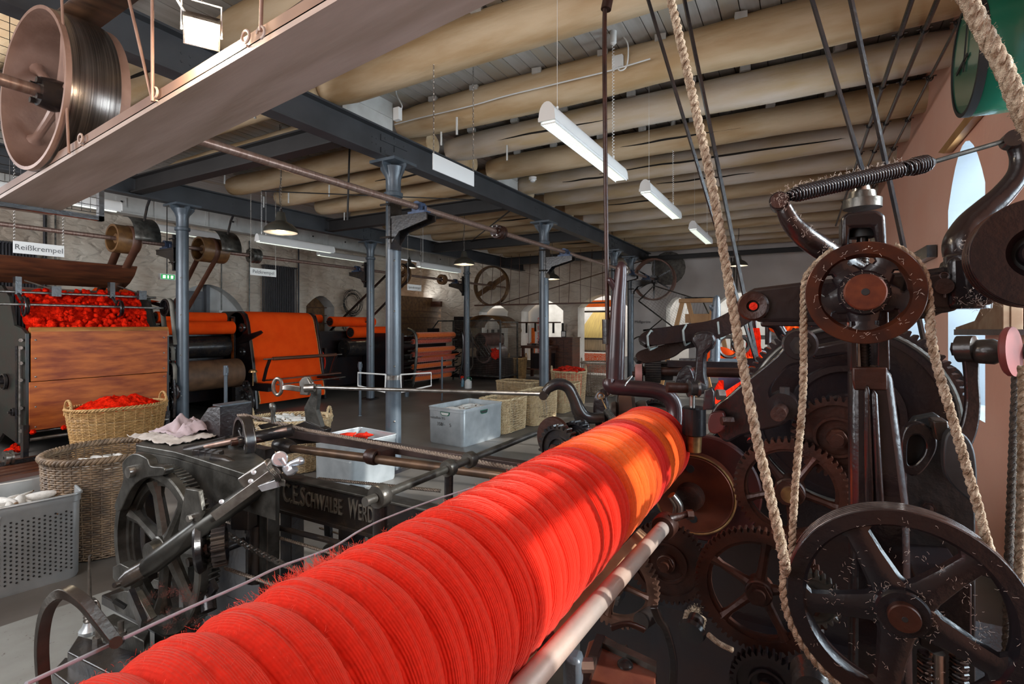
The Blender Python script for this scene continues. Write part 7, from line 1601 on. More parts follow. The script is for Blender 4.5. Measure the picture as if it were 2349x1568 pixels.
# Y shaped bracket with oiler
t = thing('forked_bracket', 'black Y-shaped bracket arm with pivot boss left of the pulley', 'bracket', PV(1700, 990, 1.5))
slab('arm', [(1640, 985), (1628, 960), (1640, 930), (1665, 912), (1700, 880), (1780, 815), (1810, 775), (1838, 762), (1862, 780), (1864, 812), (1840, 832), (1812, 840), (1790, 860), (1772, 885), (1768, 905), (1780, 920), (1810, 928), (1815, 955), (1795, 975), (1760, 985), (1700, 1000), (1665, 1015)], 1.5, 0.05, iron, t, 3, 0.006)
MB().lathe(PV(1835, 790, 1.5), YV, [(-0.03, 0.02), (-0.03, 0.036), (0.02, 0.042), (0.06, 0.042)], 28).build('pivot_boss', iron, t)
MB().hexn(PV(1835, 792, 1.46), YV, 0.024, 0.02).cyl(PV(1835, 792, 1.44), PV(1835, 792, 1.47), 0.012, n=16).build('pivot_nut', iron2, t)
MB().lathe(PV(1795, 930, 1.5), YV, [(-0.03, 0.02), (-0.03, 0.035), (0.06, 0.035)], 28).build('lower_boss', iron, t)
MB().cyl(PV(1785, 950, 1.38), PV(1795, 935, 1.52), 0.017, n=20).build('stub_shaft', rust, t); MB().hexn(PV(1800, 905, 1.49), UP, 0.013, 0.02).build('set_bolt', iron2, t)
MB().hexn(PV(1655, 965, 1.45), RT, 0.012, 0.03).build('side_bolt', rust, t)
slab('side_pad', [(1628, 950), (1655, 945), (1662, 960), (1660, 985), (1640, 995), (1625, 985)], 1.46, 0.03, mat('dark_red_iron', (0.09, 0.012, 0.01), 0.4, scale=10), t, 3)
t = thing('oiler_cylinder', 'upright black lubricator cylinder with brass foot beside the disc', 'cylinder', P(1592, 1035, 1.62))
MB().lathe(P(1592, 998, 1.62), UP, [(0, 0.03), (0.004, 0.036), (0.085, 0.036), (0.09, 0.03), (0.091, 0.001)], 28).build('cylinder', mat('black_gloss_iron', (0.02, 0.018, 0.02), 0.25, 0.2, scale=20), t)
MB().lathe(P(1592, 1035, 1.62), UP, [(0, 0.022), (0.05, 0.024)], 24).build('foot', brass, t)
MB().cyl(P(1588, 945, 1.62), P(1588, 895, 1.62), 0.009, n=14).build('plunger', steel, t)
MB().lathe(P(1575, 890, 1.60), RT, [(0, 0.014), (0.005, 0.028), (0.012, 0.022), (0.03, 0.022), (0.036, 0.028), (0.044, 0.02), (0.06, 0.012)], 20).build('eye_joint', iron2, t)
MB().cyl(P(1530, 888, 1.60), P(1580, 890, 1.60), 0.016, n=16).build('cross_pin', rust, t)
slab('link_block', [(1615, 895), (1632, 888), (1638, 900), (1636, 940), (1612, 940)], 1.44, 0.03, iron2, t); MB().hexn(P(1645, 905, 1.60), RT, 0.018, 0.022).build('block_nut', steel, t)
# ============================================================ post, arms, spring, pulleys
t = thing('slotted_post', 'tall black cast post with a slotted head and adjusting screw', 'post', PV(2020, 1165, 1.09))
pv = 1.09
slab('post_foot', [(1950, 1700), (1952, 1165), (1950, 860), (1958, 845), (2042, 845), (2050, 870), (2062, 960), (2088, 1165), (2100, 1700)], pv, 0.07, iron, t, 0, 0.012)
for l in ([(1985, 1165), (1982, 900), (1990, 880), (1998, 900), (2008, 1165)], [(2010, 1165), (1998, 905), (2004, 890), (2014, 905), (2030, 1165)]): slab('ridge', l, pv-0.012, 0.02, iron, t, 0, 0.006)
slab('left_cheek', [(1950, 850), (1948, 720), (1958, 700), (1968, 720), (1968, 850)], pv, 0.06, iron, t); slab('right_cheek', [(2012, 850), (2012, 600), (2036, 590), (2042, 850)], pv, 0.06, iron, t)
slab('slot_sill', [(1955, 870), (1955, 842), (2036, 842), (2036, 895), (1960, 895)], pv-0.004, 0.06, rust, t)
slab('head_block', [(1930, 566), (1930, 496), (1945, 486), (2012, 480), (2032, 492), (2035, 566), (2010, 566), (2005, 520), (1950, 522), (1948, 566)], pv-0.01, 0.08, iron, t, 0, 0.006)
MB().cyl(PV(1978, 520, pv+0.03), PV(1978, 545, pv+0.03), 0.022, n=24).build('inner_collar', black, t)
MB().cyl(PV(1978, 540, pv+0.03), PV(1982, 862, pv+0.03), 0.009, n=14).build('adjusting_screw', iron2, t)
pts = []; a, b_ = PV(1978, 560, pv+0.03), PV(1982, 862, pv+0.03)
for i in range(44*8+1): an = i/8*2*pi; pts.append(a.lerp(b_, i/(44*8))+V(cos(an), sin(an), 0)*0.0095)
MB().tube(pts, 0.0016, 4).build('screw_thread', iron2, t, sharp=180)
MB().bar(PV(1966, 780, pv+0.02), PV(1970, 862, pv+0.02), 0.006, 0.02, up=(0, 1, 0)).build('steel_strip', steel, t)
MB().lathe(PV(1978, 478, pv+0.03), UP, [(0, 0.03), (0.016, 0.03), (0.017, 0.022), (0.03, 0.02)], 24).build('top_washer', greyiron, t); MB().lathe(PV(1976, 452, pv+0.03), UP, [(-0.012, 0.016), (0.012, 0.014), (0.03, 0.011), (0.031, 0.001)], 16).build('top_bolt', steel, t)
# swing arm
t = thing('swing_arm', 'long black cast lever arm reaching behind the small pulley', 'lever', PV(1900, 735, 1.14))
av = 1.16
slab('arm_bar', [(1708, 722), (1700, 698), (1708, 672), (1730, 660), (1850, 645), (1960, 632), (2110, 620), (2160, 612), (2185, 600), (2190, 705), (2140, 728), (2060, 738), (1850, 738), (1740, 738)], av, 0.035, iron, t, 0, 0.008)
MB().lathe(PV(1728, 702, av), YV, [(-0.012, 0.012), (-0.014, 0.026), (-0.01, 0.030), (0.01, 0.030), (0.02, 0.012)], 36, True).build('end_boss', rust, t)
MB().cyl(PV(1728, 702, av-0.0125), PV(1728, 702, av+0.05), 0.008, n=20).build('bore', redpaint, t)
slab('slot_plate', [(2080, 700), (2078, 640), (2110, 625), (2170, 620), (2200, 635), (2216, 660), (2212, 690), (2190, 712), (2140, 720), (2100, 722)], av-0.012, 0.02, iron, t, 3)
slab('slot_washer', [(2120, 690), (2118, 645), (2140, 630), (2180, 628), (2204, 645), (2208, 672), (2195, 696), (2160, 706)], av-0.018, 0.01, mat('worn_brown_plate', (0.04, 0.022, 0.018), 0.35, 0.3, scale=10), t, 3)
MB().cyl(PV(2166, 656, av-0.035), PV(2166, 656, av), 0.0135, n=24).build('pivot_pin', rust, t)
MB().torus(PV(2166, 633, av-0.03), YV, 0.006, 0.0015, 14, 5).cyl(PV(2166, 640, av-0.03), PV(2167, 682, av-0.03), 0.002, n=6).build('split_pin', rust, t)
slab('clamp_block', [(2178, 708), (2176, 592), (2190, 586), (2262, 585), (2275, 610), (2312, 665), (2318, 678), (2262, 703), (2240, 703)], av-0.03, 0.08, iron, t, 0, 0.012)
MB().lathe(PV(2222, 588, av-0.0), UP, [(-0.09, 0.03), (0, 0.034), (0.004, 0.03)], 28).build('clamp_barrel', iron, t)
pipe('curved_horn', [(2212, 582, 0.99, 0.033), (2210, 555, 0.99, 0.032), (2228, 515, 0.99, 0.026), (2262, 480, 0.98, 0.022), (2300, 445, 0.97, 0.019), (2335, 400, 0.96, 0.017), (2342, 360, 0.96, 0.0165), (2332, 325, 0.96, 0.017), (2322, 318, 0.955, 0.014)], iron, t, 20)
MB().cyl(P(2322, 320, 0.95)-YV*0.012, P(2322, 320, 0.95)+YV*0.018, 0.015, n=24).build('horn_eye', iron2, t)
# left horn with knob
pipe('left_horn', [(2000, 660, 0.95, 0.022), (1960, 620, 0.93, 0.020), (1905, 582, 0.91, 0.020), (1850, 545, 0.90, 0.019), (1815, 510, 0.90, 0.016), (1798, 475, 0.90, 0.013)], iron, t, 20)
kn = P(1788, 463, 0.90); MB().cyl(kn-YV*0.010, kn+YV*0.022, 0.016, n=24).build('horn_eye', iron, t); MB().cyl(kn-YV*0.014, kn-YV*0.010, 0.0135, n=24).build('pin_head', rust, t)
def lintmesh(name, label, pts, n, R, par=None, seed=2, m=fluffm):
    q = MB(); RR = random.Random(seed)
    for i in range(n):
        c = Vector(RR.choice(pts)); d = V(RR.gauss(0, 1), RR.gauss(0, 1), RR.gauss(0, 1)).normalized(); p = c+d*R*RR.random(); pp = [p]
        for s in range(3): d = (d+V(RR.uniform(-1, 1), RR.uniform(-1, 1), RR.uniform(-1, 1))*0.8).normalized(); pp.append(pp[-1]+d*RR.uniform(0.001, 0.003))
        q.tube(pp, 0.0002, 3, caps=False)
    return q.build(name, m, par, kind='stuff')
# spring
sp = thing('coil_spring', 'black coil spring stretched between the two horns', 'spring', P(1970, 415, 0.92))
A0, A1 = P(1808, 449, 0.90), P(2138, 372, 0.94); D_ = (A1-A0).normalized(); x, y, d = frame(D_); L_ = (A1-A0).length
pts = []; turns = 50; gap = (0.80, 0.86)
def sr(f):
    if f < 0.06: return 0.006+0.0065*f/0.06
    if f > 0.95: return 0.006+0.0085*(1-f)/0.05
    if f > 0.86: return 0.0145
    return 0.0125
N_ = turns*12
for i in range(N_+1):
    k = i/N_; s = k*0.95
    f = k/0.79*0.76 if k < 0.79 else (0.76+(k-0.79)/0.03*0.07 if k < 0.82 else 0.83+(k-0.82)/0.18*0.17); a = i/12*2*pi; pts.append(A0+D_*L_*f+(x*cos(a)+y*sin(a))*sr(f))
MB().tube(pts, 0.0023, 6).build('coil', iron, sp, sharp=180)
MB().tube([kn, A0+D_*0.004], 0.004, 8).build('spring_hook', iron, sp)
B0, B1_ = A1, P(2318, 319, 0.955); MB().cyl(B0-D_*0.01, B1_, 0.0035, n=10).build('threaded_rod', greyiron, sp)
dd = (B1_-B0); xx, yy, zz = frame(dd); pts = [B0+dd*(i/700)+(xx*cos(i*0.9)+yy*sin(i*0.9))*0.0037 for i in range(701)]
MB().tube(pts, 0.0009, 4).build('rod_thread', greyiron, sp, sharp=180)
lintmesh('lint', '', [tuple(A0+D_*L_*f+UP*0.014) for f in [i/30 for i in range(24)]], 260, 0.006, sp)
# pulleys of the rope drive
PW = PV(1980, 672, 1.0)
SPW = cast_wheel('small brown-rimmed grooved pulley', PW, 0.0815, 0.026, iron, 5, 0.9, 0.036, 'rope_pulley', 1, 0.03, mat('brown_rim_iron', (0.075, 0.020, 0.008), 0.30, 0.35, scale=30, col2=(0.035, 0.012, 0.008)), 0.017, 0.0285, hubproj=0.02, rimh=0.019, par=HS, rimface=True, capm=mat('bronze_cap', (0.17, 0.045, 0.018), 0.38, 0.4, scale=40, col2=(0.09, 0.022, 0.012)))
BW = PV(2066, 1392, 1.0)
SBW = cast_wheel('big five-spoked rope wheel with grooved polished rim', BW, 0.158, 0.040, iron, 5, rad(62)+0, 0.036, 'rope_wheel', 4, 0.05, mat('polished_groove_iron', (0.16, 0.13, 0.12), 0.25, 0.75, scale=30, col2=(0.07, 0.05, 0.045)), 0.021, 0.021, hubproj=0.014, rimh=0.024, capm=rust, par=HS)
lintmesh('lint_fluff', '', [tuple(BW+V(cos(a), -0.02/1, sin(a))*r+V(0, -0.015, 0)) for a in [i*0.25 for i in range(26)] for r in (0.04, 0.09, 0.138)], 420, 0.012, SBW, 5)
lintmesh('lint_fluff', '', [tuple(PW+V(cos(a)*r, -0.016, sin(a)*r)) for a in [i*0.25 for i in range(26)] for r in (0.03, 0.068)], 160, 0.006, SPW, 6)
lintmesh('lint_fluff', '', [tuple(PV(a, b, av-0.03)) for a, b in ((2240, 690), (2250, 700), (2200, 690), (2290, 680), (2230, 660), (2270, 640), (2215, 560), (2225, 565), (2280, 690))]+[tuple(P(a, b, 0.88)) for a, b in ((1800, 460), (1820, 500), (1850, 530), (1900, 570), (1930, 590), (1788, 450))], 420, 0.016, t, 7)
# drum at right edge
cast_wheel('black grooved drum', PV(2375, 582, 1.02), 0.078, 0.045, iron, 0, 0.3, 0.02, 'grooved_drum', 3, 0.03, rust, 0.012, 0.01, rimh=0.04, par=HS)
MB().cyl(PV(2375, 582, 1.02), PV(2375, 582, 1.03), 0.045, n=32).build('drum_core', black, HS)
# ropes
def ropelist(l): return [tuple(P(a, b, d)) for a, b, d in l]
vb = 0.982
c1, c2 = PW, BW
RB = 0.0068
def onwheel(c, r, a, v=None): return (c.x+r*cos(a), v or c.y, c.z+r*sin(a))
seq = [(1525, -60, 1.02), (1560, 90, 1.0), (1600, 270, 0.96), (1640, 460, 0.93), (1690, 760, 0.89), (1735, 1000, 0.86), (1770, 1150, 0.84), (1798, 1280, 0.82)]
lw_ = [tuple(BW+V((0.161)*cos(a), -0.012, 0.161*sin(a))) for a in [rad(q) for q in range(172, 262, 8)]]
rope('thick hanging rope running from the ceiling onto the left of the big wheel', cr(ropelist(seq)+lw_, 4), 0.0085, fuzz=60)
seq = [onwheel(PW, 0.083, rad(q)) for q in (120, 150, 178)]+[tuple(PV(1842, 900, 1.0)), tuple(PV(1825, 1100, 1.0)), tuple(PV(1818, 1220, 1.0)), tuple(PV(1815, 1300, 1.01))]
rope('thinner rope from the small pulley down to the left of the big wheel', cr(seq, 4), 0.0062, fuzz=40)
seq = [onwheel(PW, 0.083, rad(q)) for q in (60, 30, -5)]+[tuple(PV(2140, 800, 1.0)), tuple(PV(2185, 960, 1.0)), tuple(PV(2240, 1150, 1.0)), tuple(PV(2292, 1320, 1.0))]+[tuple(BW+V((0.162)*cos(a), 0.004, 0.162*sin(a))) for a in [rad(q) for q in (10, 0, -15, -30, -45)]]
rope('rope from the small pulley down the right side of the big wheel', cr(seq, 4), 0.0068, fuzz=50)
rope('thick rope crossing the clock at the top right corner', ropelist([(2190, -60, 0.80), (2250, 60, 0.79), (2300, 150, 0.78), (2345, 260, 0.77), (2420, 420, 0.76)]), 0.0125, ropem, strands=4, fuzz=50)
rope('dark upright rope left of the pair at the right edge', ropelist([(2331, 850, 1.15), (2322, 1080, 1.12), (2312, 1330, 1.1), (2306, 1620, 1.1)]), 0.008, ropedark)
rope('light upright rope right of the pair at the right edge', ropelist([(2346, 840, 1.05), (2345, 1100, 1.02), (2338, 1330, 1.0), (2328, 1620, 1.0)]), 0.0085, ropem, fuzz=30)
# right side shaft and lever
t = thing('side_lever', 'black cast lever hanging from a horizontal shaft at the right edge', 'lever', PV(2225, 1010, 1.3))
sa, sb = P(2242, 806, 1.22), P(2400, 806, 1.12)
MB().cyl(sa, sb, 0.017, n=20).build('shaft_bar', greyiron, t); MB().lathe(sa, (sb-sa), [(-0.01, 0.02), (0, 0.028), (0.03, 0.03), (0.045, 0.022)], 24).build('shaft_collar', iron2, t)
MB().lathe(P(2222, 800, 1.23), (sb-sa), [(-0.022, 0.02), (-0.02, 0.032), (0.012, 0.032), (0.016, 0.02)], 24).build('lever_boss', iron2, t)
MB().hexn(P(2186, 800, 1.25), (sb-sa), 0.018, 0.028).build('end_nut', iron, t)
flatarm('lever_arm', [(2226, 812, 1.23, 0.032), (2228, 870, 1.23, 0.026), (2230, 930, 1.23, 0.028), (2220, 985, 1.23, 0.032), (2196, 1030, 1.23, 0.04), (2180, 1060, 1.23, 0.05)], 0.02, iron, t, 0.004)
MB().lathe(P(2322, 806, 1.12), (sb-sa), [(-0.01, 0.05), (-0.006, 0.054), (0.004, 0.054), (0.006, 0.02)], 28).build('pink_disc', mat('dull_red_disc', (0.22, 0.05, 0.045), 0.5, scale=8), t)
t = thing('tension_wheel', 'small black flanged wheel on a stub shaft right of the disc gear', 'wheel', P(2160, 890, 1.7))
MB().cyl(P(2110, 880, 1.72), P(2180, 880, 1.68), 0.03, n=20).build('stub', iron, t); MB().lathe(P(2160, 872, 1.66), (0.2, 1, 0), [(-0.02, 0.02), (-0.018, 0.055), (-0.008, 0.045), (0.008, 0.045), (0.018, 0.055), (0.02, 0.02)], 28).build('flanged_wheel', iron2, t); MB().hexn(P(2165, 870, 1.63), (0, 1, 0), 0.016, 0.02).build('nut', iron2, t)
MB().cyl(P(2140, 890, 1.70), P(2140, 1000, 1.70), 0.018, n=12).build('stand', iron, t)
# rusty bracket on the wall
t = thing('wall_bracket', 'rusty cast bracket with toothed top fixed to the salmon wall', 'bracket', PU(2260, 760, 0.95))
bu = 0.90
def PUs(l, u): return [PU(a, b, u) for a, b in l]
brm = mat('ochre_rusty_casting', (0.20, 0.10, 0.05), 0.7, 0.1, scale=8, col2=(0.30, 0.20, 0.12))
MB().prism(PUs([(2190, 765), (2192, 750), (2235, 735), (2250, 705), (2262, 640), (2275, 590), (2318, 590), (2318, 765)], 0.96), (0.05, 0, 0)).build('casting', brm, t, bev=0.004)
MB().prism(PUs([(2240, 760), (2245, 738), (2275, 705), (2285, 600), (2300, 600), (2300, 760)], 0.93), (0.03, 0, 0)).build('rib', brm, t, bev=0.004)
MB().prism(PUs([(2188, 768), (2188, 755), (2320, 755), (2320, 768)], 0.92), (0.12, 0, 0)).build('foot', rust, t)
gear('toothed wheel', PU(2275, 575, 0.98), 0.09, 0.06, 24, brm, disc=True, dirn=(1, 0.3, 0), name='bracket_gear', par=t)
# diagonal wooden board on the right wall
q = [PU(a, b, 1.0) for a, b in ((2152, 350), (2222, 258), (2238, 262), (2165, 352))]
MB().prism(q, (0.05, 0, 0)).build('wall_board', woodpale, label='brown wooden board fixed slanting below the clock', cat='board')
MB().prism([PU(a, b, 0.98) for a, b in ((2078, 590), (2126, 562), (2126, 590), (2090, 608))], (0.07, 0, 0)).build('stay_plate', iron2, label='dark slanting plate on the salmon wall by the pulley', cat='plate')
# ============================================================ iron fork and levers at spool end
t = thing('iron_fork', 'tall dark iron fork with two horns and a C-shaped foot behind the spool', 'fork', P(1420, 890, 1.95))
plum = mat('plum_black_iron', (0.045, 0.016, 0.018), 0.32, 0.15, scale=8, col2=(0.022, 0.012, 0.014), coat=0.3)
pipe('upright', [(1410, 895, 1.95, 0.034), (1414, 800, 1.95, 0.032), (1418, 700, 1.95, 0.028), (1423, 640, 1.95, 0.024), (1425, 612, 1.95, 0.019), (1423, 600, 1.95, 0.008)], plum, t, 16)
pipe('short_horn', [(1418, 672, 1.95, 0.016), (1408, 655, 1.95, 0.014), (1399, 642, 1.95, 0.011), (1396, 637, 1.95, 0.005)], plum, t)
pipe('foot_arc', [(1398, 868, 1.93, 0.020), (1402, 884, 1.93, 0.030), (1450, 890, 1.93, 0.030), (1505, 896, 1.92, 0.030), (1538, 915, 1.91, 0.030), (1548, 950, 1.90, 0.030), (1540, 1000, 1.88, 0.030), (1520, 1060, 1.87, 0.028)], plum, t, 18)
MB().tube(cr([P(1437, 870, 1.89), P(1450, 862, 1.89), P(1437, 878, 1.88), P(1433, 885, 1.87)]), 0.003, 6).build('wire_tie', steel, t)
t = thing('guide_rod', 'long vertical dark rod with a clamp sleeve left of the iron fork', 'rod', P(1398, 900, 1.97))
MB().tube(cr([tuple(P(a, b, 1.97)) for a, b in ((1402, -8), (1392, 8), (1387, 40), (1388, 300), (1393, 700), (1396, 905))], 5), 0.0085, 14).build('rod', rust, t)
MB().cyl(P(1393, 732, 1.97), P(1394, 788, 1.97), 0.020, n=24).build('sleeve', iron2, t)
for py in (745, 775): MB().cyl(P(1400, py, 1.97), P(1414, py, 1.95), 0.005, n=8).hexn(P(1404, py, 1.96), RT, 0.008, 0.008).build('set_screw', steel, t)
MB().cyl(P(1400, -30, 1.97), P(1390, 22, 1.97), 0.02, n=16).build('top_clamp', rust, t); MB().cyl(P(1400, -30, 1.97), P(1400, -330, 2.0), 0.012, n=10).build('hanger', iron2, t)
t = thing('curved_hook', 'dark swan-neck iron hook joining the thin steel rod', 'hook', P(1330, 990, 1.95))
pipe('hook_neck', [(1250, 905, 1.96, 0.014), (1258, 890, 1.96, 0.019), (1280, 880, 1.96, 0.022), (1303, 888, 1.96, 0.022), (1318, 915, 1.96, 0.023), (1330, 945, 1.96, 0.028), (1352, 958, 1.96, 0.022), (1385, 958, 1.96, 0.02)], iron2, t, 16)
MB().cyl(P(1246, 908, 1.93), P(1252, 900, 1.99), 0.016, n=20).build('hook_pin', dk, t); pipe('hook_stem', [(1330, 950, 1.96, 0.026), (1340, 980, 1.96, 0.024), (1346, 1010, 1.95, 0.02)], iron2, t)
# ratchets and small wheels left of the spool end
gear('ratchet wheel', P(1285, 1030, 1.75), 0.085, 0.03, 26, iron2, par=HS, disc=True, dirn=(0.25, 1, 0), name='ratchet_wheel')
gear('rear ratchet wheel', P(1325, 1005, 1.85), 0.065, 0.035, 22, iron2, par=HS, disc=True, dirn=(0.25, 1, 0), name='ratchet_wheel')
MB().lathe(P(1268, 1005, 1.86), (0.25, 1, 0), [(0, 0.001), (0, 0.075), (0.012, 0.078), (0.014, 0.001)], 36).build('ratchet_disc', rust, label='plain brown disc behind the ratchet wheels', cat='disc')
t = thing('pulley_stack', 'stack of dark stepped pulleys between hook and iron fork', 'pulley', P(1445, 985, 2.1))
ax = V(0.9, 0.35, 0).normalized()
MB().lathe(P(1400, 950, 2.12), ax, [(0, 0.02), (0.005, 0.05), (0.02, 0.055), (0.03, 0.048), (0.035, 0.08), (0.095, 0.08), (0.10, 0.05), (0.12, 0.06), (0.14, 0.06), (0.15, 0.04), (0.19, 0.035), (0.25, 0.03)], 40).build('stepped_pulleys', mat('brown_grey_iron', (0.085, 0.055, 0.045), 0.4, 0.4, scale=12), t)
MB().lathe(P(1418, 948, 2.12), ax, [(0, 0.078), (0, 0.083), (0.05, 0.083), (0.05, 0.078)], 40, True).build('pulley_belt', leather, t)
flatarm('pawl_arm', [(1385, 985, 1.98, 0.05), (1380, 945, 1.98, 0.06), (1380, 910, 1.98, 0.045), (1392, 898, 1.98, 0.03)], 0.025, iron, t, 0.006)
MB().tube(cr([P(1377, 908, 1.95), P(1385, 925, 1.94), P(1392, 940, 1.93)]), 0.0025, 6).torus(P(1378, 908, 1.95), FW, 0.012, 0.0025, 16, 6).build('wire_hook', brass, t)
pts = []; a, b_ = P(1390, 940, 1.93), P(1412, 968, 1.90); xx, yy, zz = frame(b_-a)
for i in range(15*10+1): an = i/10*2*pi; pts.append(a.lerp(b_, i/150)+(xx*cos(an)+yy*sin(an))*0.012)
MB().tube(pts, 0.0022, 5).build('small_spring', greyiron, t, sharp=180)
G('toothed wheel right of the stepped pulleys', 1508, 955, 2.25, 42, 0.06, 30, iron2, disc=True)
t = thing('gear_train', 'row of small black gears and shaft behind the iron fork', 'gears', P(1500, 880, 2.4))
for px, py, r, w_, n_ in ((1497, 848, 0.062, 0.07, 34), (1525, 850, 0.045, 0.07, 24), (1470, 858, 0.05, 0.02, 30)):
    c = P(px, py, 2.45); gear('', c, r, w_, n_, iron2, disc=True, dirn=(0.95, 0.3, 0), par=t)
MB().cyl(P(1470, 850, 2.45), P(1760, 856, 2.25), 0.022, n=16).build('cross_shaft', rust, t)
MB().lathe(P(1462, 856, 2.4), (0.95, 0.3, 0), [(-0.01, 0.001), (-0.01, 0.042), (0.02, 0.045), (0.02, 0.001)], 28).build('pink_wheel', mat('dusty_pink_iron', (0.40, 0.17, 0.15), 0.5, scale=10), t)
slab('bearing_pedestal', [(1548, 895), (1552, 862), (1566, 842), (1580, 842), (1590, 862), (1592, 895)], 2.15, 0.06, iron, t, 3)
MB().bar(P(1530, 833, 2.4), P(1700, 838, 2.35), 0.04, 0.03).build('cross_bar', iron, t)
# long curved cover levers
t = thing('cover_levers', 'pair of long curved black cast levers tied with pale cable ties', 'lever', P(1600, 880, 2.0))
flatarm('upper_lever', [(1474, 790, 2.05, 0.03), (1490, 776, 2.05, 0.062), (1560, 765, 2.03, 0.068), (1640, 755, 2.0, 0.075), (1700, 725, 1.98, 0.07), (1760, 690, 1.95, 0.06)], 0.05, iron, t, 0.012)
flatarm('lower_lever', [(1458, 826, 2.12, 0.02), (1475, 818, 2.12, 0.055), (1530, 806, 2.1, 0.06), (1570, 788, 2.08, 0.045), (1640, 780, 2.05, 0.03)], 0.05, iron, t, 0.012)
for px, py, w_ in ((1492, 780, 0.036), (1573, 768, 0.038), (1652, 752, 0.042)):
    c = P(px, py, 2.0); d_ = (P(px+20, py-4, 1.99)-c).normalized(); xx = V(0, 1, 0); yy = d_.cross(xx).normalized()
    MB().tube([c+yy*w_+d_*0.01, c+yy*w_*0.5-xx*0.03, c-yy*w_*0.5-xx*0.03-d_*0.005, c-yy*w_-d_*0.01, c-yy*w_*0.8+xx*0.08, c+yy*w_*0.8+xx*0.08], 0.0042, 6, closed=True).build('cable_tie', mat('grey_green_tie', (0.36, 0.42, 0.40), 0.5) if px == 1492 else MT['grey_green_tie'], t)
slab('pivot_pillar', [(1588, 895), (1592, 860), (1596, 800), (1586, 785), (1592, 765), (1622, 760), (1640, 775), (1632, 800), (1618, 812), (1616, 860), (1622, 895)], 1.82, 0.05, iron, t, 2, 0.008)
MB().lathe(P(1612, 776, 1.96), (EYE-P(1612, 776, 1.96)), [(-0.02, 0.026), (0.0, 0.026), (0.001, 0.001)], 24).build('pivot_boss', iron, t); MB().hexn(P(1612, 776, 1.95), (EYE-P(1612, 776, 1.96)), 0.018, 0.014).build('pivot_nut', iron2, t)
pipe('curved_branch', [(1750, 738, 1.95, 0.018), (1780, 745, 1.95, 0.02), (1800, 775, 1.95, 0.02), (1825, 795, 1.9, 0.02)], iron, t)
slab('crossbar_plate', [(1745, 735), (1880, 735), (1880, 748), (1745, 748)], 1.62, 0.03, iron, t)
MB().bar(PV(1860, 808, 1.75), PV(1960, 790, 1.75), 0.08, 0.04).build('rear_casting', iron, t, bev=0.01)
# second fork and red yarn further back
t = thing('iron_fork', 'smaller second iron fork standing behind the cover levers', 'fork', P(1643, 830, 2.9))
pipe('upright', [(1640, 836, 2.9, 0.028), (1642, 740, 2.9, 0.026), (1643, 700, 2.9, 0.022), (1644, 682, 2.9, 0.016), (1644, 677, 2.9, 0.006)], colp, t); pipe('short_horn', [(1640, 715, 2.9, 0.014), (1632, 705, 2.9, 0.012), (1628, 699, 2.9, 0.006)], colp, t)
pipe('foot_arc', [(1628, 822, 2.9, 0.014), (1640, 830, 2.9, 0.022), (1690, 832, 2.88, 0.022), (1712, 845, 2.85, 0.022)], colp, t)
t = thing('iron_fork', 'third iron fork with red wool hanging beside it, farther back', 'fork', P(1725, 800, 3.3))
pipe('upright', [(1727, 800, 3.3, 0.022), (1727, 720, 3.3, 0.02)], plum, t); pipe('foot_arc', [(1727, 800, 3.3, 0.022), (1740, 805, 3.3, 0.022), (1768, 812, 3.3, 0.022)], plum, t)
pipe('second_upright', [(1762, 790, 3.3, 0.018), (1762, 745, 3.3, 0.018)], plum, t)
c = P(1813, 738, 3.2); t = thing('yarn_spool', 'distant small red and pink yarn spool under the swing arm', 'spool', c)
MB().lathe(c-RT*0.12, RT, [(0, 0.03)]+[(0.01+0.02*i, 0.062+0.008*(i % 2)) for i in range(12)]+[(0.25, 0.03)], 28).build('wound_yarn', redcloth, t)
t = thing('red_hank', 'hanging hank of bright red yarn behind the stays', 'yarn', P(1733, 800, 3.2)); q = MB(); RR = random.Random(4)
for i in range(40): x_ = RR.uniform(1715, 1742); q.tube([P(x_, 752, 3.2), P(x_+RR.uniform(-5, 5), 775, 3.2), P(x_+RR.uniform(-6, 6), RR.uniform(800, 822), 3.2)], 0.005, 4)
q.build('strands', redwool, t, kind='stuff')
for k, (px, py, rx_, lb) in enumerate(((1690, 826, 0.20, 'red wool roll lying behind the hanging rope'), (1650, 818, 0.10, 'small orange red wool bundle right of the second fork'))):
    c = P(px, py, 3.4); q = MB(); q.ball(c, 0.09, 20, (rx_/0.09, 1.2, 0.75)); q.build('wool_roll', redcloth, label=lb, cat='wool')
c = P(1700, 775, 3.2)
MB().torus(P(1700, 790, 3.0), FW, 0.045, 0.012, 24, 6).torus(P(1672, 795, 3.0), FW, 0.06, 0.01, 24, 6).build('wire_baskets', iron2, label='dark round wire loops behind the hanging rope', cat='ring')
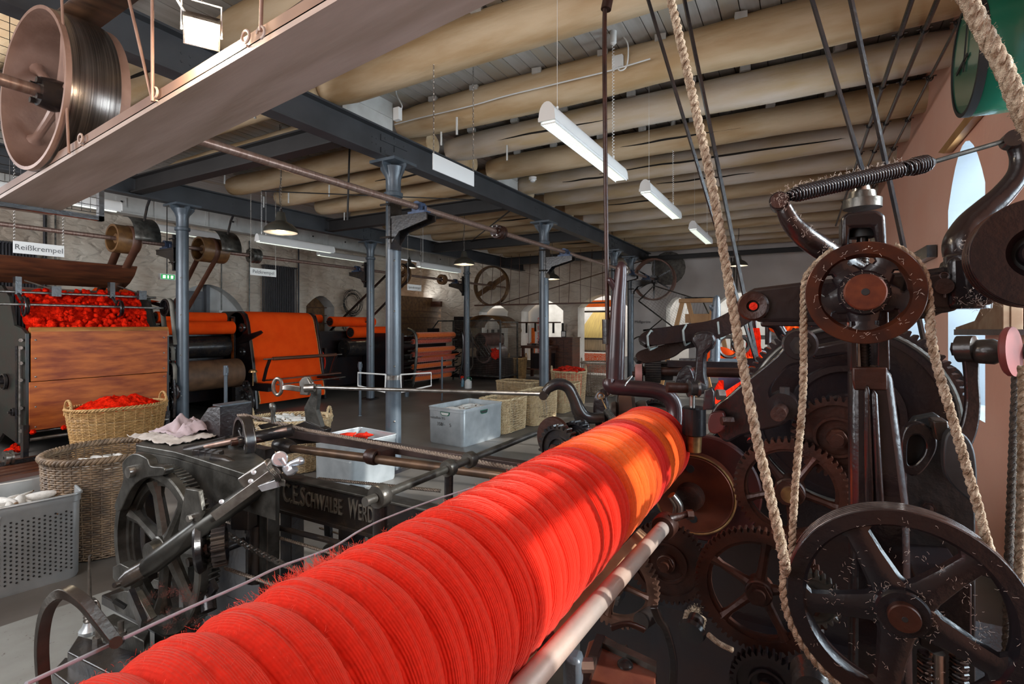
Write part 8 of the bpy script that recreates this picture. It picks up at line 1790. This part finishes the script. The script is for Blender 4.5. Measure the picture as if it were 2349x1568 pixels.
# spinning frame beyond: row of red-orange warp and rails
t = thing('warp_sheet', 'slanting sheet of red and violet threads between gears and lever', 'threads', P(1660, 900, 2.4)); q = MB()
for i in range(46):
    a = P(1632+i*1.6, 905-i*0.4, 2.45); b_ = P(1690+i*0.4, 862, 2.9); q.tube([P(1620+i*0.9, 925, 2.3+0.01*i), P(1650+i*1.3, 872, 2.8+0.01*i)], 0.0022, 3)
q.build('red_threads', redwool, t, kind='stuff'); q = MB()
for i in range(46): q.tube([P(1648+i*1.0, 866, 2.9), P(1650+i*1.1, 905-i*0.7, 2.75)], 0.002, 3)
q.build('violet_threads', mat('violet_thread', (0.10, 0.06, 0.12), 0.7), t, kind='stuff')
t = thing('rear_frame', 'long rear machine frame with rails behind the levers', 'machine', P(1700, 880, 3.3)); fx_ = P(1700, 870, 3.3)
MB().bar(P(1560, 830, 3.5), P(1960, 830, 3.0), 0.05, 0.05).build('rail', iron, t); MB().bar(P(1560, 770, 3.9), P(1850, 775, 3.6), 0.03, 0.03).build('rail', greyiron, t); MB().bx(fx_.x-1.0, fx_.x+0.9, 2.9, 3.2, 0, 0.95).build('body', iron, t)
# ============================================================ bottom foreground block
t = thing('wooden_block', 'worn red brown block with a domed bolt at the bottom edge', 'block', P(1390, 1568, 1.0))
bz = 0.905
tp_ = [PZ(a, b, bz) for a, b in ((1288, 1700), (1350, 1470), (1385, 1455), (1505, 1520), (1500, 1700))]
MB().prism([p-UP*0.2 for p in tp_], (0, 0, 0.2)).build('top', mat('worn_red_brown_paint', (0.20, 0.06, 0.028), 0.4, scale=7, col2=(0.10, 0.03, 0.022), coat=0.2, bump=0.1), t, bev=0.003)
l_ = [PZ(a, b, bz+0.012) for a, b in ((1370, 1452), (1506, 1515), (1506, 1530), (1366, 1466))]
MB().prism([p-UP*0.03 for p in l_], (0, 0, 0.03)).build('back_edge', greyiron, t)
MB().lathe(PZ(1434, 1525, bz), UP, [(0, 0.016), (0.004, 0.0155), (0.009, 0.010), (0.011, 0.001)], 24).build('domed_bolt', iron2, t)
MB().bar(PZ(1378, 1462, bz+0.008), PZ(1320, 1620, bz+0.008), 0.018, 0.015).build('edge_strip', iron2, t)
t = thing('rope_knot', 'frayed knotted rope end wound on a small dark spool among the gears', 'rope', PV(1590, 1430, 1.4))
kc = PV(1592, 1425, 1.40)
MB().lathe(PV(1585, 1452, 1.34), (0.1, 1, 0.3), [(0, 0.005), (0, 0.03), (0.01, 0.034), (0.02, 0.02), (0.05, 0.02)], 24).build('small_spool', iron2, t)
q = MB()
for k in range(4): x, y, d = frame(V(0.2, 1, 1.2)); twist(q, [kc+d*(0.008*k-0.01)+(x*cos(a)+y*sin(a))*0.024 for a in [i*0.4 for i in range(17)]], 0.005)
q.build('wound_rope', ropem, t, sharp=180)
lintmesh('frayed_end', '', [tuple(kc+UP*0.03+V(0.003*i, 0, 0.001*i)) for i in range(-4, 5)], 260, 0.012, t, 12, ropem)
pipe('lower_rope', [(1625, 1455, 1.15, 0.006), (1650, 1475, 1.15, 0.006), (1680, 1490, 1.15, 0.006)], ropem, t)
t = thing('linkage', 'tangle of small dark levers between the gears below the rail', 'lever', PV(1480, 1480, 1.35))
flatarm('curved_lever', [(1500, 1390, 1.22, 0.02), (1512, 1420, 1.22, 0.02), (1530, 1450, 1.22, 0.018), (1545, 1520, 1.22, 0.018), (1540, 1600, 1.22, 0.02)], 0.012, iron2, t)
flatarm('curved_lever', [(1400, 1440, 1.2, 0.014), (1440, 1430, 1.2, 0.012), (1480, 1445, 1.2, 0.014)], 0.01, rust, t)
flatarm('curved_lever', [(1430, 1480, 1.2, 0.018), (1450, 1540, 1.2, 0.018), (1460, 1600, 1.2, 0.018)], 0.012, iron2, t)
MB().cyl(PV(1470, 1425, 1.36), PV(1500, 1405, 1.44), 0.022, n=20).build('sleeve', iron2, t)
MB().lathe(PV(1862, 1558, 1.22), YV, [(-0.04, 0.01), (-0.04, 0.03), (-0.03, 0.036), (-0.02, 0.03), (-0.01, 0.036), (0, 0.03), (0.02, 0.04)], 28).build('ribbed_hub', iron2, t)

lintmesh('lint_clumps', '', [tuple(P(RR.uniform(330, 480), RR.uniform(1345, 1440), RR.uniform(1.85, 2.05))) for RR in [random.Random(6)] for _ in range(26)], 1400, 0.02, bp, 9, mat('dusky_lint', (0.30, 0.08, 0.06), 0.95, scale=30))
